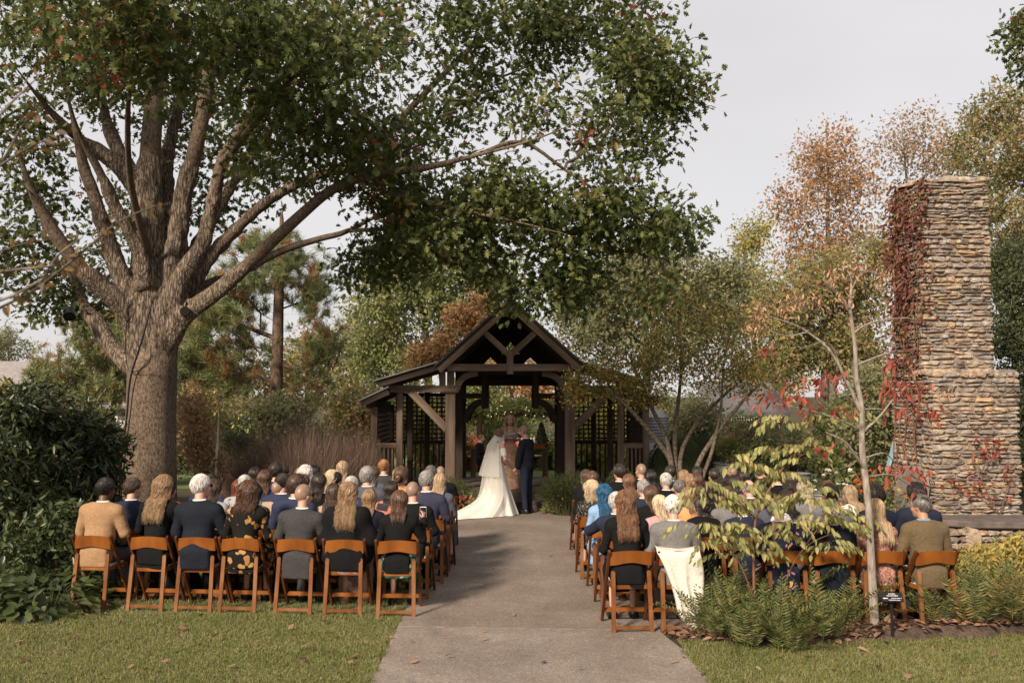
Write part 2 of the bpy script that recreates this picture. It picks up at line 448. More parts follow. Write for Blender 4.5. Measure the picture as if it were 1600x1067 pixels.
M['wood'] = pmat('weathered_wood', [(0.28,(0.095,0.062,0.042)),(0.5,(0.17,0.118,0.083)),(0.72,(0.25,0.185,0.138))], scale=3.2, stretch=(0.35,3,3), rough=0.85, bump=0.5, bscale=9, bstretch=(0.3,6,6), rnd=True, dist=0.012)
M['wood_dark'] = pmat('dark_wood', [(0.3,(0.030,0.021,0.016)),(0.7,(0.070,0.048,0.036))], scale=3, stretch=(0.4,3,3), rough=0.85, bump=0.5, bscale=9, bstretch=(0.3,6,6), rnd=True)  # darker copy of the weathered wood; shadow inside the pavilion put into the colour
M['deckwood'] = pmat('deck_wood', [(0.28,(0.085,0.062,0.048)),(0.5,(0.13,0.098,0.076)),(0.75,(0.19,0.15,0.12))], scale=3.2, stretch=(0.4,3,3), rough=0.85, bump=0.5, bscale=9, bstretch=(0.3,6,6), rnd=True)
M['roofing'] = pmat('roofing', [(0.3,(0.045,0.040,0.038)),(0.7,(0.085,0.077,0.072))], scale=5, rough=0.7, bump=0.5, bscale=40)
M['roofmetal'] = pmat('roof_metal', [(0.3,(0.15,0.145,0.145)),(0.7,(0.24,0.232,0.23))], scale=4, rough=0.5, metal=0.4)
M['stone_pale'] = pmat('pale_stone', [(0.3,(0.30,0.27,0.25)),(0.7,(0.42,0.39,0.36))], scale=6, rough=0.9, bump=0.3)

# ================================================================== ground, path, lawns
def sheet(name, poly, z, mat, parent=None, kind='structure', cuts=0):
    me = bpy.data.meshes.new(name); me.from_pydata([(x, y, z) for x, y in poly], [], [tuple(range(len(poly)))]); me.update()
    o = link(name, me, parent, mat)
    if kind: o['kind'] = kind
    return o
sheet('ground', [(-400,-60),(400,-60),(400,700),(-400,700)], 0.0, M['soil'])
rr = random.Random(3)
def wob(pts, amp, step=0.25):
    out = []
    for i in range(len(pts)-1):
        a, b = Vector(pts[i]), Vector(pts[i+1]); n = max(1, int((b-a).length/step))
        for j in range(n):
            q = a.lerp(b, j/n); out.append((q.x + rr.uniform(-amp, amp), q.y + rr.uniform(-amp, amp)))
    out.append(tuple(pts[-1])); return out
PL, PR = -1.16, 1.48
lawn_l = wob([(PL+0.005,2.0),(PL+0.01,10.3),(PL-0.02,16.8)], 0.035, .12) + [(-6.2,16.6),(-6.2,12.5)] + wob([(-5.6,11.2),(-4.9,10.75),(-5.35,10.45),(-6.2,9.9),(-9,9.0),(-9,2.0)], 0.02)
LAWN = sheet('lawn', lawn_l, 0.004, M['turf'])
lawn_r = wob([(1.61,2.0),(1.59,8.3),(1.55,9.2),(1.58,9.62)], 0.03, .12) + wob([(1.60,9.62),(2.6,9.45),(3.9,9.75),(6.2,10.05),(9,10.2)], 0.03) + [(9,2.0)]
LAWN2 = sheet('lawn', lawn_r[::-1], 0.004, M['turf'])
BEDP = wob([(1.50,10.02),(1.56,9.62),(2.6,9.38),(3.9,9.7),(6.2,10.0),(12,10.2)], 0.03) + [(12,14.6),(5.75,14.2),(5.45,10.25),(1.6,10.04)]
def bedz(x, y):
    """low mound of mulch"""
    return 0.012 + 0.10*np.exp(-((np.asarray(y)-9.85)/.28)**2)*np.clip((np.asarray(x)-1.5)/.8, 0, 1)
def mound():
    xs = np.arange(1.4, 12.01, .12); ys = np.arange(9.2, 14.7, .12); X, Y = np.meshgrid(xs, ys); k = np.zeros(X.size, bool); n = len(BEDP); j = n-1; px_, py_ = X.ravel(), Y.ravel()
    for i in range(n):
        xi, yi = BEDP[i]; xj, yj = BEDP[j]
        if yi != yj: k ^= ((yi > py_) != (yj > py_)) & (px_ < (xj-xi)*(py_-yi)/(yj-yi) + xi)
        j = i
    Z = np.where(k.reshape(X.shape), bedz(X, Y) + rrn.normal(size=X.shape)*.006, -.03); nx = len(xs)
    V = np.stack([X, Y, Z], -1).reshape(-1,3); F = [(r*nx+c, r*nx+c+1, (r+1)*nx+c+1, (r+1)*nx+c) for r in range(len(ys)-1) for c in range(nx-1) if k.reshape(X.shape)[r:r+2, c:c+2].any()]
    return np_mesh('mulch_bed', V, F, True)
rrn = np.random.default_rng(17)
BED = link('mulch_bed', mound(), None, M['mulch']); BED['kind'] = 'structure'
BEDL = sheet('planting_bed', [(-9,9.0),(-6.2,9.9),(-5.3,10.45),(-4.9,10.8),(-5.6,11.2),(-6.25,12.5),(-6.25,24),(-20,24),(-20,6)], 0.008, M['soil'])
PATH = sheet('path', [(PL,10.24),(PR,10.06),(PR,16.9),(1.35,20.4),(-1.35,20.4),(PL,16.9)], 0.012, M['asphalt'])
PATH2 = sheet('path', wob([(PL-0.02,1.0),(PL,10.20)], 0.012) + wob([(PR-0.02,10.02),(1.58,9.2),(1.62,8.2),(1.64,1.0)], 0.012), 0.0125, M['asphalt2'])
sheet('path_joint', wob([(PL,10.19),(PR,10.01)], 0.008, 0.08) + wob([(PR,10.09),(PL,10.27)], 0.008, 0.08), 0.0105, M['joint'])
PLAZA = sheet('pavement', [(PR+0.004,10.06),(5.4,10.25),(5.6,14.2),(5.6,16.9),(PR+0.004,16.9)], 0.010, M['asphalt'])
sheet('far_lawn', [(-12,24.9),(12,24.9),(14,60),(-14,60)], 0.004, M['far_lawn'])

# ================================================================== pavilion
PVC = -0.04; PVY = 22.4
pav = thing('pavilion', 'dark timber-frame garden pavilion with steep gable and lattice-walled wings at the end of the aisle', 'pavilion', (PVC, PVY, 0))
pav['label'] = 'dark timber garden pavilion with steep gable roof and lattice-walled wings'
def q(x, Y, z): return Vector((x, Y-PVY, z))
def bm_(name, a, b, w, h, mat='wood', **k): return beam(name, q(*a), q(*b), w, h, M[mat], pav, **k)
FY = 20.95; BYY = 23.9
# deck and steps: planks run across
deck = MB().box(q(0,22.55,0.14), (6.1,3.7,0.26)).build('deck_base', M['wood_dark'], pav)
for i in range(25):
    y = 20.66 + 0.15*i + 0.07
    beam('plank', q(-3.05,y,0.295), q(3.05,y,0.295), 0.142, 0.04, M['deckwood'], pav) if False else None
nplank = 25
def plank_on(parent, a, b, w, h, mat):
    return beam('plank', a, b, w, h, mat, parent)
for i in range(nplank):
    y = 20.70 + 0.148*i; z = 0.33 + 0.003*math.sin(i*2.3)
    plank_on(deck, q(-3.04,y,z), q(3.04,y,z), 0.140, 0.05, M['deckwood'])
MB().box(q(0,20.628,0.215), (3.0,0.02,0.18)).build('riser', M['deckwood'], pav)
st = MB().box(q(0,20.42,0.075), (2.75,0.40,0.14)).build('step_base', M['wood_dark'], pav)
for k in range(3):
    plank_on(st, q(-1.42,20.26+0.145*k,0.165), q(1.42,20.26+0.145*k,0.165), 0.138, 0.045, M['deckwood'])
MB().box(q(0,20.212,0.08), (2.74,0.012,0.13)).build('riser', M['deckwood'], pav)
MB().box(q(-0.05,24.46,0.27), (2.1,0.36,0.10)).build('threshold', M['stone_pale'], pav, bevel=0.01)
# front frame
for s in (-1, 1):
    px = s*1.25
    post = bm_('post', (px,FY,0.34), (px,FY,2.37), 0.205, 0.205)
    MB().box(q(px,FY,2.42), (0.36,0.34,0.10)).build('capital', M['wood'], pav, bevel=0.03)
    bm_('upper_post', (px,FY,2.47), (px,FY,2.88), 0.15, 0.15)
    bm_('upper_post', (px+s*0.17,FY+0.03,2.47), (px+s*0.17,FY+0.03,2.95), 0.12, 0.12)
    # curved brace under the tie beam
    mb = MB(); n = 9; poly_o = []; poly_i = []
    for i in range(n):
        a = PI/2*i/(n-1)
        poly_o.append((px - s*(0.075 + 0.50*(1-math.cos(a))), 2.45 + 0.40*math.sin(a)))
        poly_i.append((px - s*(0.20 + 0.375*(1-math.cos(a))), 2.45 + 0.27*math.sin(a)))
    mb.prism(poly_o + poly_i[::-1], FY-0.06-PVY, FY+0.06-PVY); mb.build('curved_brace', M['wood'], pav)
    # wing beam, diagonal brace, outer posts
    bm_('wing_beam', (s*1.33,FY+0.02,2.46), (s*2.55,FY+0.02,2.46), 0.13, 0.145)
    bm_('brace', (s*2.10,FY-0.02,2.42), (s*1.32,FY-0.02,1.62), 0.11, 0.16)
    bm_('post', (s*2.33,FY+0.15,0.34), (s*2.33,FY+0.15,2.42), 0.13, 0.13)
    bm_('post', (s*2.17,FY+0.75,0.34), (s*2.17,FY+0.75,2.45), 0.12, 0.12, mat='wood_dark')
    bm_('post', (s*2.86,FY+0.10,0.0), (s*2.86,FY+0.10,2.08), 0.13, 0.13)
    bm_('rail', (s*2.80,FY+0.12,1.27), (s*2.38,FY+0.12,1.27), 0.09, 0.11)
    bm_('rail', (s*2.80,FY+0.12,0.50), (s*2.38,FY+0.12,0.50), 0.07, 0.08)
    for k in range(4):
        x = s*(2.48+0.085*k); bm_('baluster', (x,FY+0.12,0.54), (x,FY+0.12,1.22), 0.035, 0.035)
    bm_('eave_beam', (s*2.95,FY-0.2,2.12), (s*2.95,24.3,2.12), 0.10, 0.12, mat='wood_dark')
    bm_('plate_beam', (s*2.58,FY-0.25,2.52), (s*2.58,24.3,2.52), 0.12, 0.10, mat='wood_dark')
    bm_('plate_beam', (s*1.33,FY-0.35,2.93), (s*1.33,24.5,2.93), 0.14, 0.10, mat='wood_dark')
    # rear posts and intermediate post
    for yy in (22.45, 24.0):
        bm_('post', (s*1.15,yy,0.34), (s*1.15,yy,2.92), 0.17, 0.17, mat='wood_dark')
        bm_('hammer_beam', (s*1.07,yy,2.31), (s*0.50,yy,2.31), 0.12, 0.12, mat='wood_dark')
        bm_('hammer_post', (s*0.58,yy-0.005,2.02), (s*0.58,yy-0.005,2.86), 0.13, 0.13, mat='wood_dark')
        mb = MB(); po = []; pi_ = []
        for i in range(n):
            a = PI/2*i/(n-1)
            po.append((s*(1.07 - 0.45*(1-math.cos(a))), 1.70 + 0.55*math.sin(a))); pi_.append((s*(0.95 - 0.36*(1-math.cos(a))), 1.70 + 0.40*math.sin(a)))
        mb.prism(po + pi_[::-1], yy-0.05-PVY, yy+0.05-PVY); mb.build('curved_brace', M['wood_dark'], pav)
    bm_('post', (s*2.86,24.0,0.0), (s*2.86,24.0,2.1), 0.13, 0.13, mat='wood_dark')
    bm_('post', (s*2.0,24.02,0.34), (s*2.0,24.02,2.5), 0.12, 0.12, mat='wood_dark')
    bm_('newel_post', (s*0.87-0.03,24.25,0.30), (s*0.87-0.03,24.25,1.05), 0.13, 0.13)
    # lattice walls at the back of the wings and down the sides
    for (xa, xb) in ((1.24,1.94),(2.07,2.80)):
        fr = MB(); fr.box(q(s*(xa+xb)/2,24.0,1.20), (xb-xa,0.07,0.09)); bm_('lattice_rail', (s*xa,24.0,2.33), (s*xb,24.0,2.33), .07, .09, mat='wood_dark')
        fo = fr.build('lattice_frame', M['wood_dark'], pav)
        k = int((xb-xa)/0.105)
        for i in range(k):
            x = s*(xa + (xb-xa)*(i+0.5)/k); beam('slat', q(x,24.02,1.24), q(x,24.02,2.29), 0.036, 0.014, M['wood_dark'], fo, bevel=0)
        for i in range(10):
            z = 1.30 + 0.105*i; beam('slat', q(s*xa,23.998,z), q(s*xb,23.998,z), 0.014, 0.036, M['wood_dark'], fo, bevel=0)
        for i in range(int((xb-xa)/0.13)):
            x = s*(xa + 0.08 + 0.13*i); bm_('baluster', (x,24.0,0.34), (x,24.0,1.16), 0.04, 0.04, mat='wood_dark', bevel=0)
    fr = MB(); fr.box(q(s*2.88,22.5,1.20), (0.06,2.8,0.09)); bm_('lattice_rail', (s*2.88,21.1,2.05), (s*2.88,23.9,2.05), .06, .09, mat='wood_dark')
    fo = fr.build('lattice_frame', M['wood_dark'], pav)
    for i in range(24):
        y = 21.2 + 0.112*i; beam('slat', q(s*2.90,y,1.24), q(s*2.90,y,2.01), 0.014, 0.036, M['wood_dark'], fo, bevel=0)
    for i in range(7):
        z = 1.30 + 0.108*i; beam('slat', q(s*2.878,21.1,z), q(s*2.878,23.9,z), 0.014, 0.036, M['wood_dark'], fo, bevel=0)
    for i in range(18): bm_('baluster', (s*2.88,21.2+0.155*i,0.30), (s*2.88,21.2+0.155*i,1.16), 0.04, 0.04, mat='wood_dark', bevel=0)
    # roof planes: steep main slope, shallow wing, low outer lean-to
    def slab(name, x0, z0, x1, z1, y0, y1, t, mat):
        d = Vector((x1-x0, 0, z1-z0)).normalized(); nn = Vector((-d.z, 0, d.x)); nn = nn if nn.z > 0 else -nn
        v = []
        for y in (y0, y1):
            for (x, z) in ((x0,z0),(x1,z1)):
                v.append(q(s*x, y, z)); v.append(q(s*(x+nn.x*t), y, z+nn.z*t))
        mb = MB(); mb.add(v, [(0,2,3,1),(4,5,7,6),(0,1,5,4),(2,6,7,3),(1,3,7,5),(0,4,6,2)]); return mb.build(name, M[mat], pav)
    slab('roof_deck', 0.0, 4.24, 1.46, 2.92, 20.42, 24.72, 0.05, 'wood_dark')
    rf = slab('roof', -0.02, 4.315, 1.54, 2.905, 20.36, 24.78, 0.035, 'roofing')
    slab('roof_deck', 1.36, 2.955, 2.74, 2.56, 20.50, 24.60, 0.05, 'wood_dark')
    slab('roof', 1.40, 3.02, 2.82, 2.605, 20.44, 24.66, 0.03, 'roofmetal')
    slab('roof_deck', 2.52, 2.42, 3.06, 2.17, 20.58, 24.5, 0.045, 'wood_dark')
    slab('roof', 2.50, 2.49, 3.12, 2.20, 20.54, 24.54, 0.03, 'roofmetal')
    # shingle courses standing proud along the barge
    for i in range(15):
        f = (i+0.5)/15; x = 0.05 + 1.44*f; z = 4.36 - 1.40*f*1.0 - 0.01
        o = MB().box((0,0,0), (0.14,4.36,0.014)).build('shingle_course', M['roofing'], pav)
        o.location = q(s*x, 22.57, 4.345 - (x/1.54)*1.40); o.rotation_euler = (0, s*(math.atan2(1.40,1.54)+0.06), 0)
    # barge board and rafters
    bm_('barge_board', (s*0.02,20.48,4.17), (s*1.47,20.48,2.84), 0.10, 0.15)
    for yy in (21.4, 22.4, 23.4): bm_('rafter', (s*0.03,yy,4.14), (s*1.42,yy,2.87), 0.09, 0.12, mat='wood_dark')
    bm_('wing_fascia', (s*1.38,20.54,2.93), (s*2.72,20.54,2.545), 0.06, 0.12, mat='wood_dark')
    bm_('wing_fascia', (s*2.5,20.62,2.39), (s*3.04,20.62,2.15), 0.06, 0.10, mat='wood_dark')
    # Y brace
    bm_('strut', (s*0.03,20.62,3.17), (s*0.52,20.62,3.62), 0.11, 0.12)
bm_('tie_beam', (-1.30,20.62,2.90), (1.30,20.62,2.90), 0.13, 0.145)
bm_('king_post', (0,20.60,2.76), (0,20.60,3.22), 0.14, 0.13)
MB().box(q(0,22.57,4.345), (0.10,4.3,0.05)).build('ridge_cap', M['roofing'], pav)
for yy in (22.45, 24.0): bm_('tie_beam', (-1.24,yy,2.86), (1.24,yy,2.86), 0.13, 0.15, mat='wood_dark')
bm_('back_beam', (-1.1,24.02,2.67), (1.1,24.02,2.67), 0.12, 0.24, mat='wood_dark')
# rear gable boarding with three triangular openings
outer = [(-1.42,2.93),(1.42,2.93),(0,4.24)]
holes = [[(-0.22,3.32),(0.0,3.62),(0.22,3.32)], [(-0.72,3.0),(-0.48,3.24),(-0.24,3.0)], [(0.24,3.0),(0.48,3.24),(0.72,3.0)]]
vl = [[Vector((x,z,0)) for x, z in outer]] + [[Vector((x,z,0)) for x, z in h] for h in holes]
tr = geometry.tessellate_polygon(vl); vv = [p for L in vl for p in L]
me = bpy.data.meshes.new('gable_boarding'); me.from_pydata([q(p.x,24.12,p.y) for p in vv], [], tr); me.update()
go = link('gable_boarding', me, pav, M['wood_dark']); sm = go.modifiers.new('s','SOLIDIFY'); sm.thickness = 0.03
# ================================================================== bark
def bark(name, dark, light, scale=1.0, stretch=(14,14,2.2), bump=1.0, dist=0.03, plates=None):
    m, t, out = _nt(name); bs = N(t, 'ShaderNodeBsdfPrincipled'); t.links.new(bs.outputs[0], out.inputs[0]); bs.inputs['Roughness'].default_value = 0.95; bs.inputs['Specular IOR Level'].default_value = 0.15
    v = coords(t, stretch); nz = N(t, 'ShaderNodeTexNoise'); nz.inputs['Scale'].default_value = scale; nz.inputs['Detail'].default_value = 8; nz.inputs['Roughness'].default_value = 0.65
    t.links.new(v, nz.inputs['Vector'])
    hsrc = nz.outputs[0]
    if plates:
        ad = N(t,'ShaderNodeVectorMath', operation='MULTIPLY_ADD'); ad.inputs[1].default_value = (1.1,1.1,1.1); t.links.new(nz.outputs['Color'], ad.inputs[0]); t.links.new(coords(t, plates), ad.inputs[2])
        vo = N(t,'ShaderNodeTexVoronoi', feature='DISTANCE_TO_EDGE'); vo.inputs['Scale'].default_value = 1; t.links.new(ad.outputs[0], vo.inputs['Vector'])
        mp_ = N(t,'ShaderNodeMapRange'); mp_.inputs['From Max'].default_value = .32; t.links.new(vo.outputs['Distance'], mp_.inputs['Value'])
        mn = N(t,'ShaderNodeMath', operation='MULTIPLY_ADD'); mn.inputs[1].default_value = .24; t.links.new(mp_.outputs[0], mn.inputs[0])
        m2 = N(t,'ShaderNodeMath', operation='MULTIPLY'); m2.inputs[1].default_value = .76; t.links.new(nz.outputs[0], m2.inputs[0]); t.links.new(m2.outputs[0], mn.inputs[2]); hsrc = mn.outputs[0]
    v2 = coords(t, (1,1,1)); n2 = N(t, 'ShaderNodeTexNoise'); n2.inputs['Scale'].default_value = 1.7; t.links.new(v2, n2.inputs['Vector'])
    mid = tuple((a+b)/2 for a, b in zip(dark, light))
    r = ramp(t, [(0.36, dark), (0.5, mid), (0.66, light)], hsrc)
    mixn = N(t, 'ShaderNodeMix', data_type='RGBA', blend_type='MULTIPLY'); mixn.inputs[0].default_value = 0.6
    r2 = ramp(t, [(0.3, (0.6,0.58,0.55)), (0.7, (1.15,1.1,1.0))], n2.outputs[0])
    t.links.new(r.outputs[0], mixn.inputs[6]); t.links.new(r2.outputs[0], mixn.inputs[7]); t.links.new(mixn.outputs[2], bs.inputs['Base Color'])
    bp = N(t, 'ShaderNodeBump'); bp.inputs['Strength'].default_value = bump; bp.inputs['Distance'].default_value = dist
    t.links.new(hsrc, bp.inputs['Height']); t.links.new(bp.outputs[0], bs.inputs['Normal'])
    return m
M['oakbark'] = bark('oak_bark', (0.050,0.037,0.029), (0.33,0.262,0.205), scale=1.6, stretch=(24,24,6.0), bump=1.0, dist=0.045, plates=(24,24,3.6))
M['limbbark'] = bark('limb_bark', (0.055,0.040,0.030), (0.22,0.165,0.125), scale=1.6, stretch=(22,22,12), dist=0.02)
M['pinebark'] = bark('pine_bark', (0.05,0.034,0.026), (0.20,0.135,0.10), scale=1.2, stretch=(8,8,4))
M['greybark'] = bark('grey_bark', (0.07,0.058,0.046), (0.24,0.205,0.17), scale=1.2, stretch=(8,8,5), dist=0.01)
M['lichenbark'] = bark('lichen_bark', (0.05,0.036,0.026), (0.23,0.19,0.145), scale=2.2, stretch=(9,9,9), dist=0.01)
M['oakleaf'] = leafmat('oak_leaf', [(0.0,(0.048,0.063,0.020)),(0.45,(0.083,0.105,0.028)),(0.8,(0.135,0.155,0.041)),(0.985,(0.206,0.190,0.056)),(1.0,(0.270,0.079,0.040))], trans=0.40, patch=0.25, pscale=0.35)
M['redleaf'] = leafmat('red_oak_leaf', [(0,(0.16,0.03,0.02)),(0.6,(0.25,0.05,0.03)),(1,(0.22,0.10,0.04))], patch=0.1)

# ================================================================== the big oak
OY = 16.6
oak = thing('oak_tree', 'huge spreading oak with thick forked trunk rising behind the last row of guests', 'tree', tuple(P(228,838,OY)))
ob = oak.location.copy(); ob.z = 0; oak.location = ob
def PO(px, py, dy=0.0):
    p = P(px, py, OY+dy); return np.array(p) - np.array(ob)
limbs = {   # pixel, offset in depth from the trunk, radius
 'A':  [(222,548,-.1,.26),(204,492,-.3,.20),(163,452,-.6,.155),(120,412,-.9,.14),(77,351,-1.2,.125),(42,281,-1.5,.10),(20,190,-1.8,.07)],
 'A2': [(212,575,.1,.20),(178,545,.3,.155),(150,504,.4,.13),(127,469,.6,.115),(112,420,.8,.10),(75,330,1.2,.075),(30,250,1.6,.05)],
 'B':  [(225,500,-.2,.24),(200,455,-.3,.175),(173,389,-.4,.145),(145,300,-.6,.125),(131,262,-.7,.115),(115,190,-1.0,.085),(90,90,-1.4,.05)],
 'C':  [(232,440,-.35,.15),(216,389,-.55,.11),(183,328,-.8,.095),(155,267,-1.1,.085),(127,215,-1.5,.07),(100,140,-2.2,.045)],
 'D':  [(234,340,0,.20),(216,300,0,.155),(183,258,-.1,.14),(117,211,-.5,.11),(70,164,-1.0,.08),(20,100,-1.6,.05)],
 'D2': [(230,300,.15,.16),(206,270,.3,.13),(178,220,.5,.115),(164,178,.7,.10),(150,110,1.0,.08),(120,20,1.4,.05)],
 'M1': [(238,500,0,.40),(234,421,0,.30),(231,305,.1,.225),(235,234,.2,.19),(241,140,.4,.16),(240,60,.5,.13),(236,-40,.6,.10),(230,-160,.6,.06)],
 'M1b':[(245,430,.2,.2),(262,330,.5,.14),(262,240,.8,.12),(285,140,1.1,.10),(290,40,1.5,.08),(300,-80,2.0,.05)],
 'M2': [(250,500,.0,.30),(272,410,-.1,.20),(286,305,-.2,.165),(305,234,-.3,.155),(323,140,-.3,.145),(333,42,-.4,.125),(342,-60,-.5,.10),(350,-200,-.5,.06)],
 'M3': [(262,500,-.15,.24),(287,432,-.35,.17),(319,375,-.5,.135),(345,258,-.7,.115),(362,225,-.8,.11),(420,140,-1.2,.09),(500,60,-1.7,.065),(560,-20,-2.2,.04)],
 'M3b':[(300,400,.2,.14),(345,320,.8,.10),(400,230,1.4,.085),(470,150,1.9,.07),(540,60,2.4,.05)],
 'M4': [(258,535,-.1,.24),(290,492,-.25,.155),(345,452,-.45,.135),(398,403,-.7,.125),(469,337,-1.0,.11),(520,296,-1.2,.095),(580,274,-1.4,.085),(665,262,-1.7,.07),(740,244,-1.9,.055),(842,216,-2.2,.042),(936,175,-2.4,.022)],
 'M4b':[(290,470,.2,.17),(328,403,.4,.125),(412,319,.6,.105),(492,276,.8,.095),(545,261,.9,.09),(600,213,1.0,.082),(657,153,1.1,.07),(710,100,1.1,.06),(752,63,1.1,.05),(815,47,1.0,.04),(891,50,.9,.03),(960,70,.7,.02)],
 'M5': [(285,480,.35,.15),(325,448,.7,.105),(356,436,.9,.095),(436,394,1.2,.08),(500,373,1.4,.07),(545,360,1.5,.062),(626,315,1.6,.05),(660,278,1.7,.03)],
 'M5b':[(545,360,1.5,.05),(640,358,1.2,.04),(720,365,.8,.03),(800,390,.3,.022)],
 'M6': [(590,297,-1.0,.045),(662,315,-1.4,.042),(716,328,-1.6,.035),(800,345,-1.9,.028),(900,370,-2.2,.02)],
 'M7': [(742,243,-1.9,.045),(815,222,-1.6,.038),(882,265,-1.5,.03),(932,297,-1.5,.026),(990,324,-1.5,.02)],
 'M8': [(345,258,-.7,.085),(400,190,-1.8,.062),(470,110,-3.0,.045),(560,20,-4.2,.03)],
 'M9': [(232,400,-.25,.09),(205,290,-1.6,.065),(200,170,-3.2,.045),(215,60,-4.6,.03)],
}
sk_ = Skel(); PR_TR = []
root_path = [PO(228,838),PO(230,780),PO(234,700),PO(236,640),PO(238,580),PO(240,520)]
root_path[0][2] = -0.05
sk_.path(root_path, [0.50,0.47,0.42,0.40,0.41,0.44])
trunk_prims = [('c', root_path[i], root_path[i+1], [0.43,0.405,0.365,0.345,0.36,0.40][i], [0.43,0.405,0.365,0.345,0.36,0.40][i+1], {'k':0.05}) for i in range(5)]
for a in np.linspace(0, 2*PI, 8)[:-1]:      # root flare
    trunk_prims.append(('c', (0.26*math.cos(a),0.26*math.sin(a),0.45), (0.50*math.cos(a),0.50*math.sin(a),-0.1), 0.10, 0.14, {'k':0.16}))
for nme, L in limbs.items():
    pts = [PO(x,y,d) for x,y,d,r in L]; rad = [l[3]*(.92 if nme == 'M1' else .80) for l in L]
    if nme == 'A': pass
    cp = curve(pts, 4); cr = list(np.interp(np.arange(len(cp))/4, np.arange(len(rad)), rad))
    m_ = len(cr); cr = [r_*min(1, .18+(m_-1-i_)/(.38*m_)) for i_, r_ in enumerate(cr)]
    sk_.path(cp, cr, sk_.nearest(cp[0]))
    if nme not in ('M5b','M6','M7','M8','M9'):
        for i in range(0, 11):
            if i+1 < len(cp): trunk_prims.append(('c', cp[i], cp[i+1], cr[i], cr[i+1], {'k':0.10}))
def barkpost(D, X, Y, Z):
    a = np.arctan2(Y, X); rid = np.sin(a*23 + 1.6*np.sin(Z*2.3) + 2.0*np.sin(Z*5.1 + a*3))*0.010 + np.sin(a*41 + 2.2*np.sin(Z*3.7+a))*0.006
    return D + rid.astype(np.float32)
V, F = sdf(trunk_prims, h=0.034, k=0.1, post=barkpost)
link('trunk', np_mesh('trunk', V, F, True), oak, M['oakbark'])
# crown volume: lobes (pixel centre, depth offset, pixel radii, depth radius, targets)
lobes = [(60,60,-1,140,100,2.5,70),(190,40,-4.5,120,90,1.8,75),(200,100,1,150,110,2.5,70),(340,40,-3.5,150,110,2,80),(380,80,2,150,120,2.5,70),(500,90,-2.5,140,120,2.2,90),(520,60,2.5,130,110,2,50),
 (470,210,-1.5,120,90,2,70),(390,250,1.5,100,80,1.8,40),(600,230,-1,90,80,1.6,50),(610,250,1.5,80,70,1.5,30),(640,330,0,90,50,1.6,50),(690,180,.5,70,60,1.4,22),(760,120,.5,70,50,1.3,22),
 (840,60,.5,70,60,1.3,40),(910,20,0,110,50,1.4,46),(990,90,-.5,70,90,1.3,60),(1030,160,-.5,42,90,1.1,36),(960,215,-1,70,60,1.3,34),(850,180,-1,60,50,1.2,16),(770,300,-1,90,60,1.6,55),
 (700,370,-.5,90,55,1.5,52),(860,350,-1,90,60,1.5,56),(955,330,-1,70,45,1.3,30),(1020,350,-1,55,50,1.0,26),(900,420,-.8,70,45,1.1,32),(750,420,-.3,50,40,1.1,18),(610,400,.5,60,30,1.2,22),(880,462,-.8,50,24,.9,16),(560,415,.6,60,26,1,14),(1072,360,-1,22,16,.6,7),(1075,150,-.5,16,22,.5,7),(1000,455,-.8,40,22,.8,10),(800,470,-.4,26,22,.7,8),(640,60,0,80,40,1.4,26),(700,20,-1,120,40,1.6,36),
 (30,200,-1,60,70,1.5,30),(60,300,-.5,40,50,1.2,18),(30,400,.5,60,60,1.5,36),(110,470,1,70,25,1.2,22),(190,330,3.0,60,70,1.0,20),(180,430,2.8,50,50,1.0,14),(330,330,1.6,50,40,1.0,14),(300,200,2.5,70,70,1.0,20),
 (-160,150,-.5,180,200,3,40),(100,-140,-1,320,110,4,50),(500,-130,-1,300,100,4,44),(820,-90,-.5,200,60,2.5,26),(300,-280,0,280,90,3,22)]
rng = np.random.default_rng(11); tg = []
for (px,py,dy,rx,ry,rd,n) in lobes:
    c = PO(px,py,dy); s_ = (OY+dy)/FPX; tg.append(blob_pts(rng, c, (rx*s_, rd, ry*s_), n, 0.5))
tg = np.concatenate(tg); tg = tg[tg[:,2] > 2.9]
tips = sk_.grow(tg, rng, bf=0.12, seg=0.3, jit=0.12, start=6)
mb = MB(); sk_.tubes(mb, tip=0.0048, ex=2.2, rmax=0.05)
mb.build('branches', M['limbbark'], oak, fix=False)
TIP = np.array([sk_.p[t] for t in tips])
pos, ax, sz = clump(rng, TIP, 27, (0.25,0.25,0.19), droop=0.35)
keep = pos[:,2] > 2.6
# a few open gaps where the sky shows
for gx, gy, gr in ((610,180,42),(660,45,36),(560,330,16),(190,235,12),(700,430,25),(735,470,30),(790,90,24),(120,290,22),(850,245,16),(905,195,14)):
    c_ = PO(gx, gy, 0); g_ = gr*OY/FPX*1.05; e_ = (pos - c_)/np.array([g_, 2.6, g_])
    keep &= ~(((e_**2).sum(1) < 1) & (rng.random(len(pos)) < 0.85))
pos, ax, sz = pos[keep], ax[keep], sz[keep]
link('crown', leaf_mesh('crown', pos, ax, sz*0.138, 'oak', rng, flat=0.55), oak, M['oakleaf'])
rp = []
for gx, gy, dy in ((903,214,-2.3),(512,165,-2.5),(165,118,-4.5),(970,290,-1.2)):
    rp.append(blob_pts(rng, PO(gx,gy,dy), (0.22,0.2,0.14), 14))
rp = np.concatenate(rp); link('red_leaves', leaf_mesh('red_leaves', rp, rng.normal(size=rp.shape), 0.14, 'oak', rng), oak, M['redleaf'])

